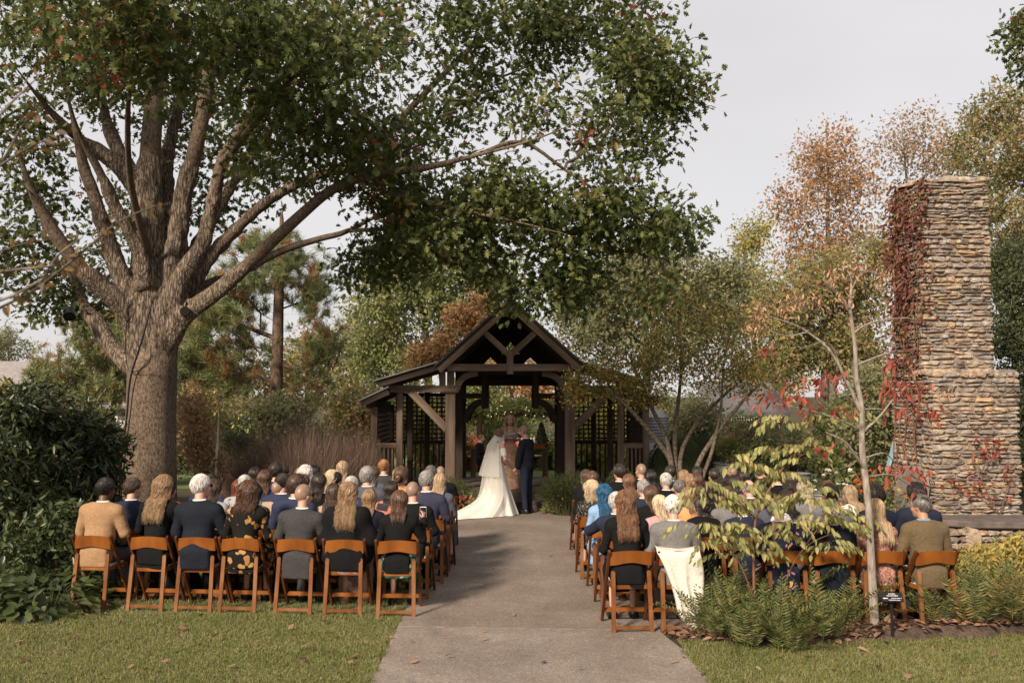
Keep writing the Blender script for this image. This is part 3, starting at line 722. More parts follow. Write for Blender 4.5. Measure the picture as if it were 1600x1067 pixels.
# ================================================================== general background tree
def tree(name, label, base, h, lobes, leaf, bmat, seed, tr=0.12, per=26, spread=0.30, size=0.13, kind='quad', clear=0.35, tip=0.006, bf=0.25, group=None, cat='tree', lean=(0,0), flat=0.4, trunks=None, droop=0.25, sz=(0.7,1.3)):
    """lobes: (x, y, z, rx, ry, rz, n) relative to the base"""
    rng = np.random.default_rng(seed)
    t = thing(name, label, cat, base, 0, group)
    s = Skel()
    if trunks:
        for k, tp in enumerate(trunks):
            cp = curve([p[:3] for p in tp], 4); cr = list(np.interp(np.arange(len(cp))/4, np.arange(len(tp)), [p[3] for p in tp]))
            s.path(cp, cr, -1 if k == 0 else s.nearest(cp[0]))
    else:
        pts = [(0,0,-0.05),(rng.normal()*0.05,rng.normal()*0.05,h*0.2),(lean[0]*.4,lean[1]*.4,h*0.45),(lean[0]*.8+rng.normal()*0.1,lean[1]*.8,h*0.75),(lean[0],lean[1],h*0.93)]
        cp = curve(pts, 4); s.path(cp, list(np.interp(np.arange(len(cp)), [0,2,8,12,16], [tr*1.3,tr,tr*.75,tr*.4,tr*.12])))
    tg = np.concatenate([blob_pts(rng, l[:3], l[3:6], l[6], 0.5) for l in lobes])
    st = 0 if trunks else 5
    tips = s.grow(tg, rng, bf=bf, seg=0.5, jit=0.12, start=st)
    mb = MB(); s.tubes(mb, tip=tip, ex=2.3, rmax=tr*0.7)
    mb.build('trunk', bmat, t, fix=False)
    TIP = np.array([s.p[i] for i in tips])
    pos, ax, q_ = clump(rng, TIP, int(per*1.75), spread*0.68, droop=droop, sz=sz)
    k = pos[:,2] > 0.1; pos, ax, q_ = pos[k], ax[k], q_[k]
    link('crown', leaf_mesh('crown', pos, ax, q_*size, kind, rng, flat=flat), t, leaf)
    return t, s
def lob(bx, Y, items):
    """lobes from photo pixels at distance Y, relative to a base at (bx, Y)"""
    out = []
    for (px, py, rx, ry, rd, n, *dy) in items:
        d = dy[0] if dy else 0; p = P(px, py, Y+d); s_ = Y/FPX
        out.append((p.x-bx, d, p.z, rx*s_, rd, ry*s_, n))
    return out
OLIVE = lambda *c: [(i/(len(c)-1), x) for i, x in enumerate(c)]
M['lf_green'] = leafmat('leaf_green', OLIVE((0.108,0.132,0.048),(0.173,0.198,0.069),(0.247,0.267,0.099),(0.330,0.307,0.120)), patch=0.4, pscale=0.5)
M['lf_dark'] = leafmat('leaf_dark', OLIVE((0.054,0.068,0.030),(0.089,0.105,0.046),(0.128,0.142,0.062)), patch=0.3, pscale=0.6)
M['lf_grey'] = leafmat('leaf_greygreen', OLIVE((0.128,0.143,0.068),(0.188,0.198,0.093),(0.255,0.247,0.120),(0.300,0.262,0.128)), patch=0.35, pscale=0.6)
M['lf_orange'] = leafmat('leaf_orange', OLIVE((0.200,0.144,0.062),(0.350,0.194,0.088),(0.463,0.244,0.106),(0.512,0.312,0.144)), patch=0.45, pscale=0.45)
M['lf_russet'] = leafmat('leaf_russet', OLIVE((0.237,0.169,0.100),(0.362,0.225,0.125),(0.438,0.269,0.150),(0.338,0.269,0.138)), patch=0.35, pscale=0.5)
M['lf_yellow'] = leafmat('leaf_yellowgreen', OLIVE((0.169,0.178,0.056),(0.316,0.290,0.087),(0.444,0.374,0.109),(0.591,0.395,0.109)), patch=0.4, pscale=0.6)
M['lf_mixed'] = leafmat('leaf_mixed', OLIVE((0.138,0.152,0.061),(0.203,0.215,0.080),(0.275,0.261,0.102),(0.362,0.261,0.109),(0.450,0.246,0.123)), patch=0.4, pscale=0.5)
M['lf_crab'] = leafmat('leaf_crab', OLIVE((0.085,0.094,0.030),(0.127,0.135,0.043),(0.186,0.178,0.051),(0.507,0.338,0.068),(0.620,0.406,0.085)), patch=0.12)
M['needle'] = leafmat('pine_needle', OLIVE((0.123,0.145,0.058),(0.189,0.215,0.080),(0.268,0.275,0.109)), trans=0.25, patch=0.4, pscale=0.8)
M['needle_brown'] = leafmat('pine_needle_brown', OLIVE((0.216,0.120,0.054),(0.336,0.174,0.072),(0.288,0.192,0.084)), trans=0.25, patch=0.3)
def bg(name, label, bpx, Y, items, leaf, seed, bark='greybark', h=None, **k):
    bx = XP(bpx, Y); L = lob(bx, Y, items); top = max(l[2]+l[5]*0.6 for l in L)
    return tree(name, label, (bx, Y, 0), h or top, L, M[leaf], M[bark], seed, **k)
bg('deciduous_tree', 'broad green tree standing behind the pavilion beside the pine', 668, 33, [(640,420,80,70,2.2,120),(700,400,70,60,2.2,90),(600,480,60,60,2,90),(700,490,70,60,2,90),(760,460,50,50,1.8,60),(620,560,70,50,2,80),(575,560,40,50,1.5,40),(790,430,35,40,1.5,30),(800,520,45,35,1.5,50)], 'lf_green', 21, per=26, size=0.15, tr=0.17, spread=0.33)
bg('maple_sapling', 'small orange autumn tree poking above the left slope of the pavilion roof', 690, 27, [(722,500,20,22,.7,26),(690,540,26,24,.8,34),(750,470,10,12,.4,8),(660,560,24,20,.7,18),(745,510,14,16,.5,14)], 'lf_orange', 22, per=22, size=0.12, tr=0.06, spread=0.22, cat='tree')
bg('deciduous_tree', 'large grey-green tree standing behind the pavilion on the tank side', 1010, 32, [(960,450,80,50,2.2,100),(1060,440,80,50,2.2,100),(1010,400,70,50,2,70),(930,520,70,60,2,90),(1030,520,90,60,2.2,110),(1120,490,70,60,2,90),(1140,430,40,30,1.5,40),(885,470,30,45,1.2,30)], 'lf_grey', 23, per=28, size=0.14, tr=0.17, spread=0.32)
bg('deciduous_tree', 'feathery tree with thin top between the grey-green and orange trees', 1180, 36, [(1175,370,26,40,1.2,40),(1165,430,40,50,1.5,50),(1195,480,50,60,1.5,60),(1150,520,50,50,1.5,40),(1195,585,75,45,1.6,100)], 'lf_yellow', 24, per=20, size=0.13, tr=0.12, spread=0.30)
bg('orange_oak', 'tall russet-orange autumn tree beyond the stone chimney, rounded top', 1300, 40, [(1290,250,62,45,2,90),(1320,300,60,45,2,80),(1250,330,40,40,1.6,44),(1260,400,60,40,2,80),(1330,370,50,40,1.8,50),(1215,310,14,20,.8,10)], 'lf_orange', 25, per=14, size=0.16, tr=0.2, spread=0.5)
bg('orange_oak', 'thin russet autumn tree with see-through crown above the chimney top', 1420, 42, [(1425,215,50,45,1.8,50),(1390,240,30,30,1.4,24),(1465,240,40,40,1.6,40),(1440,280,60,40,1.8,40)], 'lf_russet', 26, per=11, size=0.16, tr=0.16, spread=0.5)
bg('deciduous_tree', 'green and amber tree rising to the right behind the chimney', 1545, 34, [(1560,170,40,40,1.6,44),(1530,240,44,60,1.8,60),(1590,260,50,70,2,70),(1560,340,60,60,2,80),(1600,420,60,60,2,80),(1640,200,60,60,2,60)], 'lf_mixed', 27, per=24, size=0.15, tr=0.18, spread=0.34)
bg('deciduous_tree', 'dense mixed green tree behind the red-leaved young tree', 1290, 28, [(1290,440,60,50,1.8,80),(1230,480,50,50,1.6,70),(1340,470,50,60,1.6,70),(1280,540,70,50,1.8,90),(1370,400,30,50,1.2,36),(1220,560,40,40,1.4,40),(1350,560,50,50,1.5,60)], 'lf_mixed', 28, per=26, size=0.13, tr=0.15, spread=0.28)
bg('holly_tree', 'dense dark tree dotted with orange berries, right behind the chimney', 1610, 21, [(1590,420,40,60,1.1,70),(1600,520,44,60,1.2,80),(1605,620,44,60,1.2,80),(1600,720,44,60,1.2,70),(1650,560,60,200,1.4,120),(1575,470,26,120,.8,60)], 'lf_dark', 29, per=30, size=0.085, tr=0.12, spread=0.17)
bg('deciduous_tree', 'amber and green tree at the back beyond the pavilion opening', 800, 52, [(800,590,60,40,2,90),(750,560,40,40,2,50),(850,600,40,30,2,50)], 'lf_orange', 30, per=20, size=0.2, tr=0.16, spread=0.4)
bg('deciduous_tree', 'green tree seen through the pavilion opening behind the arbour', 752, 44, [(750,610,45,40,1.5,70),(720,640,40,40,1.5,40)], 'lf_green', 31, per=24, size=0.17, tr=0.14, spread=0.34)
bg('deciduous_tree', 'pale leafy tree filling the gap between pine and red-twig shrub', 480, 38, [(480,560,70,50,2,80),(420,600,60,40,2,60),(540,600,60,50,2,80),(350,590,60,50,2,60),(560,520,30,40,1.5,30),(300,620,50,40,2,50)], 'lf_mixed', 32, per=22, size=0.16, tr=0.14, spread=0.36)
bg('deciduous_tree', 'distant green tree at the far left above the grey house roof', 10, 56, [(5,540,45,35,2,60),(-40,560,60,60,2,60)], 'lf_grey', 33, per=22, size=0.17, tr=0.15, spread=0.36)
bg('deciduous_tree', 'small yellow-leaved tree standing before the grey house', 2, 30, [(-2,618,18,16,.6,26),(-40,610,26,30,1,30)], 'lf_yellow', 34, per=24, size=0.13, tr=0.1, spread=0.25)
bg('deciduous_tree', 'dark leafy tree behind the oak trunk beyond the left pine', 240, 34, [(200,520,60,50,1.8,70),(280,480,60,60,1.8,70),(250,580,70,50,1.8,70)], 'lf_dark', 35, per=24, size=0.15, tr=0.13, spread=0.33)
# ================================================================== pines
def needles(rng, tips, dirs, per, L, w, spreadang=0.9):
    n = len(tips)*per; k = np.repeat(np.arange(len(tips)), per)
    d = unit(dirs[k] + rng.normal(size=(n,3))*spreadang*0.6); base = tips[k] + rng.normal(size=(n,3))*0.03 - dirs[k]*rng.uniform(0,0.16,(n,1))
    side = unit(np.cross(d, rng.normal(size=(n,3)))); l = L*rng.uniform(0.7,1.15,(n,1))
    V = np.stack([base-side*w, base+side*w, base+d*l+np.array([0,0,-0.02])], 1).reshape(-1,3)
    return V, np.arange(n*3).reshape(-1,3)
def pine(name, label, bpx, Y, trunk, items, seed, per=30, L=0.20, w=0.006, brown=0.3, tr=0.14):
    rng = np.random.default_rng(seed); bx = XP(bpx, Y); t = thing(name, label, 'tree', (bx, Y, 0)); s = Skel()
    for k, tp in enumerate(trunk):
        pts = [np.array(P(x, y, Y+d)) - np.array((bx,Y,0)) for x,y,d,r in tp]
        if k == 0: pts[0][2] = -0.05
        cp = curve(pts, 4); s.path(cp, list(np.interp(np.arange(len(cp))/4, np.arange(len(tp)), [q_[3] for q_ in tp])), -1 if k == 0 else s.nearest(cp[0]))
    L_ = lob(bx, Y, items); tg = np.concatenate([blob_pts(rng, l[:3], l[3:6], l[6], 0.5) for l in L_])
    tips = s.grow(tg, rng, bf=0.3, seg=0.4, jit=0.1, start=6); mb = MB(); s.tubes(mb, tip=0.009, rmax=0.06); mb.build('trunk', M['pinebark'], t, fix=False)
    T = np.array([s.p[i] for i in tips]); D = unit(np.array([s.p[i]-s.p[s.par[i]] for i in tips]) + np.array([0,0,0.35]))
    # second-order tufts around each tip
    k = np.repeat(np.arange(len(T)), 4); T2 = T[k] + rng.normal(size=(len(k),3))*0.20; D2 = unit(D[k] + rng.normal(size=(len(k),3))*0.5)
    low = (T2[:,2] - T2[:,2].min())/(np.ptp(T2[:,2])+1e-6); br = rng.random(len(T2)) < brown*(1.5-low)
    for nm, sel, mt in (('needles', ~br, 'needle'), ('brown_needles', br, 'needle_brown')):
        V, F = needles(rng, T2[sel], D2[sel], per, L, w); link(nm, np_mesh(nm, V, F), t, M[mt])
    return t
pine('pine_tree', 'bushy pine with forked trunk standing in front of the grey house', 150, 27, [[(152,742,0,.17),(152,700,0,.15),(148,650,0,.12),(140,590,0,.09),(135,530,0,.06),(130,490,0,.03)],[(152,700,0,.11),(172,660,.2,.09),(180,610,.4,.06),(185,560,.5,.03)]],
     [(110,570,50,30,1.2,36),(150,540,50,40,1.2,50),(130,500,24,24,.8,20),(80,610,40,24,1,24),(180,600,40,40,1,30),(130,620,70,26,1.2,40),(190,530,30,40,1,24),(60,580,26,14,.7,10)], 41, per=36, brown=0.14, w=0.009)
pine('pine_tree', 'tall long-needled pine with straight trunk between the oak and the pavilion', 432, 25, [[(430,745,0,.19),(430,680,0,.165),(432,600,0,.155),(434,520,0,.14),(436,450,0,.12),(440,380,0,.08),(440,330,0,.04)],[(434,530,0,.07),(380,510,.2,.05),(330,500,.4,.03)],[(434,570,0,.06),(470,575,-.2,.04),(510,560,-.3,.02)]],
     [(335,500,50,40,1.2,30),(300,530,30,40,1,18),(380,440,60,40,1.2,30),(450,420,50,40,1.2,24),(490,460,30,40,1,18),(500,540,26,30,.9,18),(480,600,20,30,.8,8),(350,580,50,30,1.2,22),(320,560,40,30,1,14),(410,380,50,30,1.2,16),(395,520,40,40,1,16)], 42, per=60, L=0.30, brown=0.17, w=0.007)

# ================================================================== shrubs
def shrub(name, label, bpx, bpy, items, leaf, seed, Y=None, bark='greybark', size=0.1, per=24, spread=0.16, kind='lance', cat='shrub', group=None, tip=0.004, flat=0.4, sz=(0.7,1.3), droop=0.1, **k):
    Y = Y or G(bpx, bpy).y; bx = XP(bpx, Y); L = lob(bx, Y, items)
    h = max(l[2] for l in L)
    tr = [[(0,0,-0.03,.035),(0.03,0,h*0.25,.028),(0.0,0.05,h*0.5,.018)],[(0.02,0,0.02,.03),(0.25*h,0.1,h*0.4,.018)],[(0,0.02,0.02,.03),(-0.25*h,-0.1,h*0.4,.018)]]
    return tree(name, label, (bx, Y, 0), h, L, M[leaf], M[bark], seed, tr=0.04, per=per, spread=spread, size=size, kind=kind, cat=cat, group=group, tip=tip, flat=flat, trunks=tr, bf=0.35, sz=sz, droop=droop, **k)[0]
M['lf_rhodo'] = leafmat('rhododendron_leaf', OLIVE((0.021,0.031,0.012),(0.038,0.050,0.019),(0.066,0.079,0.029),(0.102,0.102,0.036)), trans=0.2, rough=0.4, spec=0.5, patch=0.3, pscale=1.0)
M['lf_host'] = leafmat('broad_leaf', OLIVE((0.026,0.042,0.016),(0.052,0.072,0.023),(0.098,0.117,0.039)), trans=0.25, rough=0.4, spec=0.5, patch=0.2, pscale=1.5)
M['lf_bright'] = leafmat('bright_leaf', OLIVE((0.098,0.124,0.029),(0.156,0.182,0.039),(0.234,0.234,0.065)), patch=0.3, pscale=1.0)
M['lf_topiary'] = leafmat('topiary_leaf', OLIVE((0.036,0.049,0.016),(0.062,0.078,0.023),(0.098,0.111,0.033)), patch=0.2, pscale=2)
M['berry'] = solid('berry', (0.42,0.09,0.02), rough=0.4)
shrub('rhododendron', 'big dark rhododendron beside the oak trunk, outermost against the frame edge', 20, 0, [(20,720,80,80,1.0,110),(-40,680,60,70,.9,60),(40,640,50,30,.8,50),(60,800,60,50,.8,50),(10,830,50,40,.8,40)], 'lf_rhodo', 51, Y=13.2, size=0.12, per=22, spread=0.15)
shrub('rhododendron', 'dark rhododendron close beside the oak trunk behind the man in camel jacket', 130, 0, [(120,680,50,50,.8,60),(140,760,50,50,.8,60),(160,700,26,40,.6,26),(110,820,50,50,.7,44),(160,830,30,40,.6,24)], 'lf_rhodo', 52, Y=14.4, size=0.12, per=20, spread=0.15)
shrub('leafy_shrub', 'leafy green shrub at the foot of the dark rhododendrons', 90, 0, [(100,830,50,40,.6,40),(150,850,36,34,.5,26),(50,850,40,30,.5,22)], 'lf_host', 53, Y=12.4, size=0.10, per=16, spread=0.15, kind='ovate')
shrub('autumn_shrub', 'shrub with orange leaves beside the wooden fence post', 150, 0, [(150,690,20,14,.4,16),(172,705,16,10,.4,10),(160,730,26,18,.5,16)], 'lf_orange', 54, Y=18.6, size=0.13, per=9, spread=0.15, kind='maple')
shrub('green_shrub', 'green shrub behind the fence post beyond the oak trunk', 150, 0, [(140,710,40,26,.8,40),(180,720,30,24,.8,30),(110,720,40,30,.8,30)], 'lf_green', 55, Y=20.5, size=0.11, per=22, spread=0.18, kind='ovate')
shrub('russet_shrub', 'russet-brown shrub between the oak trunk and the thin bare sapling', 305, 0, [(305,690,30,46,.6,60),(300,640,26,30,.5,30),(330,720,26,26,.5,30)], 'lf_russet', 56, Y=17.8, size=0.07, per=22, spread=0.14, kind='ovate')
shrub('green_shrub', 'dark green shrub behind the thin sapling and red twigs', 355, 0, [(350,700,34,34,.7,44),(375,680,26,24,.7,26),(340,730,34,20,.6,24)], 'lf_dark', 57, Y=19.6, size=0.09, per=24, spread=0.16)
for i,(px,py,rx,ry,lf,Y,sd,lb) in enumerate([(420,660,60,40,'lf_grey',24,58,'grey-green thicket below the tall pine'),(250,680,60,50,'lf_dark',26,59,'dark thicket behind the oak trunk'),(560,650,40,50,'lf_mixed',25,60,'mixed-colour thicket beside the pavilion wing'),(60,700,90,40,'lf_dark',25,61,'dark thicket below the bushy pine'),
      (1220,705,70,34,'lf_grey',24,62,'grey-green thicket behind the flower beds'),(1330,680,60,60,'lf_green',22,63,'green thicket behind the marigolds'),(1090,660,34,30,'lf_grey',27,64,'thicket beside the shed roof'),(1370,640,40,70,'lf_grey',20,65,'shrub with pale foliage against the chimney side'),(1600,700,60,100,'lf_dark',24,66,'dark thicket behind the chimney'),
      (470,690,90,30,'lf_green',28,67,'green hedge below the pale leafy tree'),(1050,650,60,40,'lf_grey',30,68,'pale thicket behind the metal tank'),(640,650,60,50,'lf_yellow',29,69,'green thicket behind the left lattice'),(960,660,60,50,'lf_yellow',29,70,'mixed thicket behind the right lattice'),
      (690,690,50,30,'lf_yellow',31,71,'yellow-green thicket behind the lattice beside the opening'),(905,690,50,30,'lf_bright',31,72,'low green thicket behind the lattice beside the dark cone'),(-20,690,60,60,'lf_dark',22,73,'dark thicket at the edge beyond the rhododendrons'),(330,640,70,40,'lf_mixed',32,74,'amber thicket between the two pines'),(1180,620,50,40,'lf_mixed',33,75,'amber thicket behind the shed'),(800,650,70,30,'lf_green',46,76,'green hedge beyond the vine arbour')]):
    shrub('thicket', lb, px, 0, [(px,py,rx,ry,1.2,110),(px,py+ry*0.7,rx,ry*0.6,1.2,60)], lf, sd, Y=Y, size=0.11, per=26, spread=0.22, kind='quad')
# hellebore-like ground cover with broad glossy leaves
def broad(name, label, x, y, r, n, leaf, seed, size=0.14, h=0.28, kind='ovate', group=None, cat='plant'):
    rng = np.random.default_rng(seed); t = thing(name, label, cat, (x, y, 0), 0, group)
    a = rng.uniform(0, 2*PI, n); q_ = np.sqrt(rng.random(n))*r; z = h*(1-(q_/r)**2*0.6)*rng.uniform(0.45,1.05,n)
    pos = np.stack([q_*np.cos(a), q_*np.sin(a), z], 1); ax = np.stack([np.cos(a), np.sin(a), rng.uniform(-0.6,0.25,n)], 1) + rng.normal(size=(n,3))*0.4
    mb = MB()
    for i in range(0, n, 3): mb.tube([(pos[i][0]*.2,pos[i][1]*.2,0),(pos[i][0]*.7,pos[i][1]*.7,z[i]*.8),tuple(pos[i])], [.005,.004,.003], 3, cap=False)
    mb.build('stems', M['stem_green'], t, fix=False)
    link('foliage', leaf_mesh('foliage', pos, ax, rng.uniform(.7,1.25,n)*size, kind, rng, flat=0.75, width=1.25), t, leaf)
    return t
M['stem_green'] = solid('green_stem', (0.07,0.085,0.03)); M['stem_red'] = solid('red_stem', (0.16,0.075,0.04)); M['stem_tan'] = solid('tan_stem', (0.22,0.17,0.12))
hb = [(-5.0,10.9,.55,150,'beside the camel-jacketed man'),(-5.75,10.75,.55,150,'along the lawn edge'),(-5.5,11.6,.6,140,'under the leafy green shrub'),(-6.4,10.4,.5,120,'at the outer lawn corner'),(-6.6,11.4,.7,150,'below the outermost rhododendron'),(-4.9,11.9,.5,110,'behind the row of chairs near the oak'),(-5.9,12.5,.7,130,'deep in the bed below the rhododendrons')]
for i,(x,y,r,n,w) in enumerate(hb): broad('hellebore', 'low clump of broad dark glossy leaves '+w, x, y, r, n, M['lf_host'], 80+i, size=0.17, h=0.36, group='broad-leaved ground cover beside the lawn')

# ================================================================== fine twiggy shrubs, reeds
def ribbons(paths, w):
    """thin three-point blades: arrays (n,k,3) -> triangles strip mesh with width w tapering"""
    n, k, _ = paths.shape; d = unit(paths[:,-1]-paths[:,0]); r = np.random.default_rng(5).normal(size=(n,3)); side = unit(np.cross(d, r))
    wd = (w*np.linspace(1,0.15,k))[None,:,None]; A = paths - side[:,None,:]*wd; B = paths + side[:,None,:]*wd
    V = np.concatenate([A, B], 1).reshape(-1,3); b = (np.arange(n)*2*k)[:,None]; F = []
    for i in range(k-1): F.append(b + np.array([i, k+i, k+i+1, i+1])[None,:])
    return V, np.concatenate(F)
def spray(name, label, x, y, r0, r1, h, n, mat, seed, w=0.004, leaf=None, nl=0, lsize=0.03, cat='shrub', bend=0.35, group=None, lo=0.55, hang=0.0):
    rng = np.random.default_rng(seed); t = thing(name, label, cat, (x, y, 0), 0, group)
    a = rng.uniform(0, 2*PI, n); b0 = np.sqrt(rng.random(n))*r0; rad = np.sqrt(rng.random(n))*r1; H = h*np.sqrt(np.maximum(1-(rad/r1)**2*0.75, 0.05))*rng.uniform(lo,1.05,n)
    ks = np.linspace(0,1,5); pth = np.zeros((n,5,3))
    for i, f in enumerate(ks):
        q_ = b0 + (rad-b0)*f**(1+bend); aa = a + rng.normal(size=n)*0.10*f
        pth[:,i] = np.stack([q_*np.cos(aa), q_*np.sin(aa), H*(f - hang*f**3)], 1)
    pth[:,1:] += rng.normal(size=(n,4,3))*0.012
    V, F = ribbons(pth, w); link('stems', np_mesh('stems', V, F), t, mat)
    if leaf:
        i = rng.integers(0, n, nl); f = rng.integers(2, 5, nl); pos = pth[i, f] + rng.normal(size=(nl,3))*0.03
        link('foliage', leaf_mesh('foliage', pos, rng.normal(size=(nl,3)), rng.uniform(.6,1.3,nl)*lsize, 'quad', rng), t, leaf)
    return t
M['redtwig'] = leafmat('red_twig', OLIVE((0.11,0.07,0.055),(0.18,0.115,0.088),(0.25,0.17,0.13)), trans=0.1, patch=0.2, pscale=1.5)
M['reed'] = leafmat('reed', OLIVE((0.034,0.043,0.014),(0.058,0.067,0.024),(0.090,0.096,0.038)), trans=0.2, patch=0.2, pscale=2)
M['strawgrass'] = leafmat('straw_grass', OLIVE((0.072,0.078,0.026),(0.132,0.126,0.048),(0.204,0.168,0.072)), trans=0.3, patch=0.2)
for i,(px,Y,r,h,w) in enumerate([(405,19.2,1.0,1.75,'beside the thin sapling'),(475,19.0,1.15,2.05,'in the middle of the thicket below the pine'),(545,19.6,.85,1.85,'next to the pavilion wing')]):
    spray('red_twig_shrub', 'dense shrub of fine red-brown twigs '+w, XP(px,Y), Y, 0.45, r, h, 3600, M['redtwig'], 90+i, w=0.0045, bend=.15, leaf=M['lf_yellow'], nl=500, lsize=0.035, group='red-twig shrubs left of the pavilion')
for i,(px,Y,h) in enumerate([(325,17.2,.75),(352,17.5,.8),(382,17.6,.8)]): spray('grass_clump', 'straw-green ornamental grass clump '+['next to the oak trunk','at the foot of the thin sapling','before the red-twig shrub'][i], XP(px,Y), Y, .08, .38, h, 420, M['strawgrass'], 95+i, w=0.006, cat='grass', hang=0.35)
spray('reed_clump', 'wide dark green feathery shrub at the deck edge beside the groom', XP(893,19.7), 19.7, .40, .74, 1.12, 4200, M['reed'], 98, w=0.005, cat='shrub', bend=0.9, hang=0.25, leaf=M['lf_topiary'], nl=2600, lsize=0.05, lo=0.7)
spray('reed_clump', 'brownish feathery shrub at the deck edge beside the bride', XP(701,19.8), 19.8, .32, .60, .98, 3200, M['strawgrass'], 99, w=0.005, cat='shrub', bend=0.9, hang=0.25, leaf=M['lf_dark'], nl=2200, lsize=0.05, lo=0.7)
def clipped(name, label, px, Y, rad, h, prof, seed, n=2600, size=0.04, leaf='lf_topiary', zb=0.0):
    rng = np.random.default_rng(seed); t = thing(name, label, 'topiary', (XP(px,Y), Y, 0))
    MB().lathe([(max(.02,rad*prof(f)*0.86), zb+h*f*0.97) for f in np.linspace(0,1,10)], n=18).build('core', M['lf_topiary'], t)
    f = rng.random(n); a = rng.uniform(0,2*PI,n); r = np.array([prof(x) for x in f])*rad*rng.uniform(0.86,1.04,n)
    pos = np.stack([r*np.cos(a), r*np.sin(a), zb+h*f+rng.normal(size=n)*0.01], 1); ax = np.stack([np.cos(a), np.sin(a), np.full(n,.5)],1) + rng.normal(size=(n,3))*0.6
    link('foliage', leaf_mesh('foliage', pos, ax, rng.uniform(.7,1.3,n)*size, 'quad', rng, flat=0.2), t, M[leaf]); return t
ball = lambda f: math.sqrt(max(0.0, 1-(2*f-1)**2))*0.98+0.02
cone = lambda f: (1-f**1.6)*0.97+0.03
dome = lambda f: math.sqrt(max(0.0, 1-f**2.6))*0.98+0.02
clipped('boxwood_ball', 'round clipped boxwood in front of the right pavilion wing', 970, 18.9, 0.36, 0.95, dome, 101, 3000)
for i,(px,Y,r,h,pf,w) in enumerate([(1035,21.0,.40,1.35,dome,'beside the pavilion corner post'),(1078,20.4,.42,1.5,dome,'behind the lichen-covered trunks'),(1105,20.8,.40,1.62,dome,'next to the corrugated planter'),(1060,22.5,.4,1.6,dome,'behind its neighbours near the tank')]):
    clipped('topiary', 'dark rounded clipped evergreen '+w, px, Y, r, h, pf, 102+i)
clipped('arborvitae', 'dark clipped evergreen cone left of the officiant beyond the pavilion', 762, 31, .40, 1.45, cone, 108, 2600, size=0.05)
clipped('arborvitae', 'dark clipped evergreen cone right of the groom beyond the pavilion', 846, 31, .32, 1.45, cone, 109, 2600, size=0.05)
clipped('arborvitae', 'dark clipped evergreen cone directly behind the officiant', 812, 33.5, .36, 1.45, cone, 110, 2400, size=0.07)
shrub('leafy_shrub', 'glossy rounded shrub with a few orange fruits behind the right-hand guests', 1182, 0, [(1185,720,40,34,.6,60),(1180,750,40,26,.6,40)], 'lf_topiary', 112, Y=19.0, size=0.07, per=24, spread=0.12, kind='ovate')
shrub('leafy_shrub', 'bright green feathery plant in the corrugated planter', 1137, 0, [(1137,700,22,14,.3,24)], 'lf_bright', 113, Y=20.2, size=0.08, per=20, spread=0.10)
shrub('white_flower_shrub', 'pale shrub behind the planters, dotted with white blossom', 1165, 0, [(1165,665,34,24,.6,40),(1195,690,30,24,.6,30)], 'lf_grey', 114, Y=23.5, size=0.08, per=22, spread=0.14)

# ================================================================== crab apple with lichen-covered stems in front of the right wing
CY = 18.7; cbx = XP(1060, CY)
def cp_(px, py, r, d=0): p = P(px, py, CY+d); return (p.x-cbx, d, p.z, r)
ctr = [[(-0.05,0,-0.03,.07),cp_(1050,729,.055),cp_(1034,698,.05),cp_(1013,672,.045,-.1),cp_(985,640,.035,-.3),cp_(950,610,.022,-.5)],
 [(0,0,-0.03,.07),cp_(1050,729,.05),cp_(1039,680,.045),cp_(1021,643,.04,.1),cp_(1005,605,.028,.2),cp_(985,560,.016,.3)],
 [(0,0,-0.03,.07),cp_(1055,732,.055,.1),cp_(1055,664,.045,.2),cp_(1060,627,.038,.3),cp_(1065,560,.024,.4),cp_(1060,500,.012,.5)],
 [(0.1,0,-0.03,.07),cp_(1087,735,.05),cp_(1113,687,.045,-.1),cp_(1147,643,.035,-.2),cp_(1185,600,.022,-.3)],
 [(0.05,0,-0.03,.07),cp_(1063,716,.045,.1),cp_(1087,664,.038,.3),cp_(1118,630,.032,.5),cp_(1157,595,.02,.7)],
 [(0.12,0,-0.03,.06),cp_(1100,740,.04),cp_(1113,703,.036,-.1),cp_(1126,643,.028,-.2),cp_(1130,580,.016,-.2),cp_(1140,520,.01,-.2)]]
citems = [(935,600,55,34,.8,60),(895,605,30,24,.6,26),(990,580,60,40,1,70),(1060,570,70,50,1.1,80),(1130,570,60,50,1,70),(1170,600,36,24,.8,26),(1040,490,80,50,1.1,50),(1120,490,60,50,1,36),(1000,620,40,20,.7,24),(1190,530,40,40,.8,24)]
tree('crab_apple', 'multi-stemmed crab apple with lichened stems and sparse yellowing leaves before the pavilion wing', (cbx, CY, 0), 3, lob(cbx, CY, citems), M['lf_crab'], M['lichenbark'], 120, tr=0.06, per=13, spread=0.15, size=0.062, kind='ovate', trunks=ctr, tip=0.0042, bf=0.2)
# thin bare sapling near the oak
sx = XP(340,17.4)
tree('bare_sapling', 'thin upright young tree with few leaves between the oak and the red twigs', (sx,17.4,0), 2.6, lob(sx,17.4,[(340,600,22,50,.4,16),(320,650,26,24,.4,10),(365,650,20,24,.4,8)]), M['lf_yellow'], M['greybark'], 121, tr=0.045, per=5, spread=0.12, size=0.07, kind='ovate', tip=0.004)
# tree reaching in at the top right
bg('deciduous_tree', 'overhanging dark branch end reaching into the sky at top right', 1760, 17, [(1600,60,32,40,.6,26),(1650,100,60,70,1,40),(1720,60,80,80,1.2,40)], 'oakleaf', 122, per=14, size=0.12, kind='oak', tr=0.14, spread=0.2, h=7)

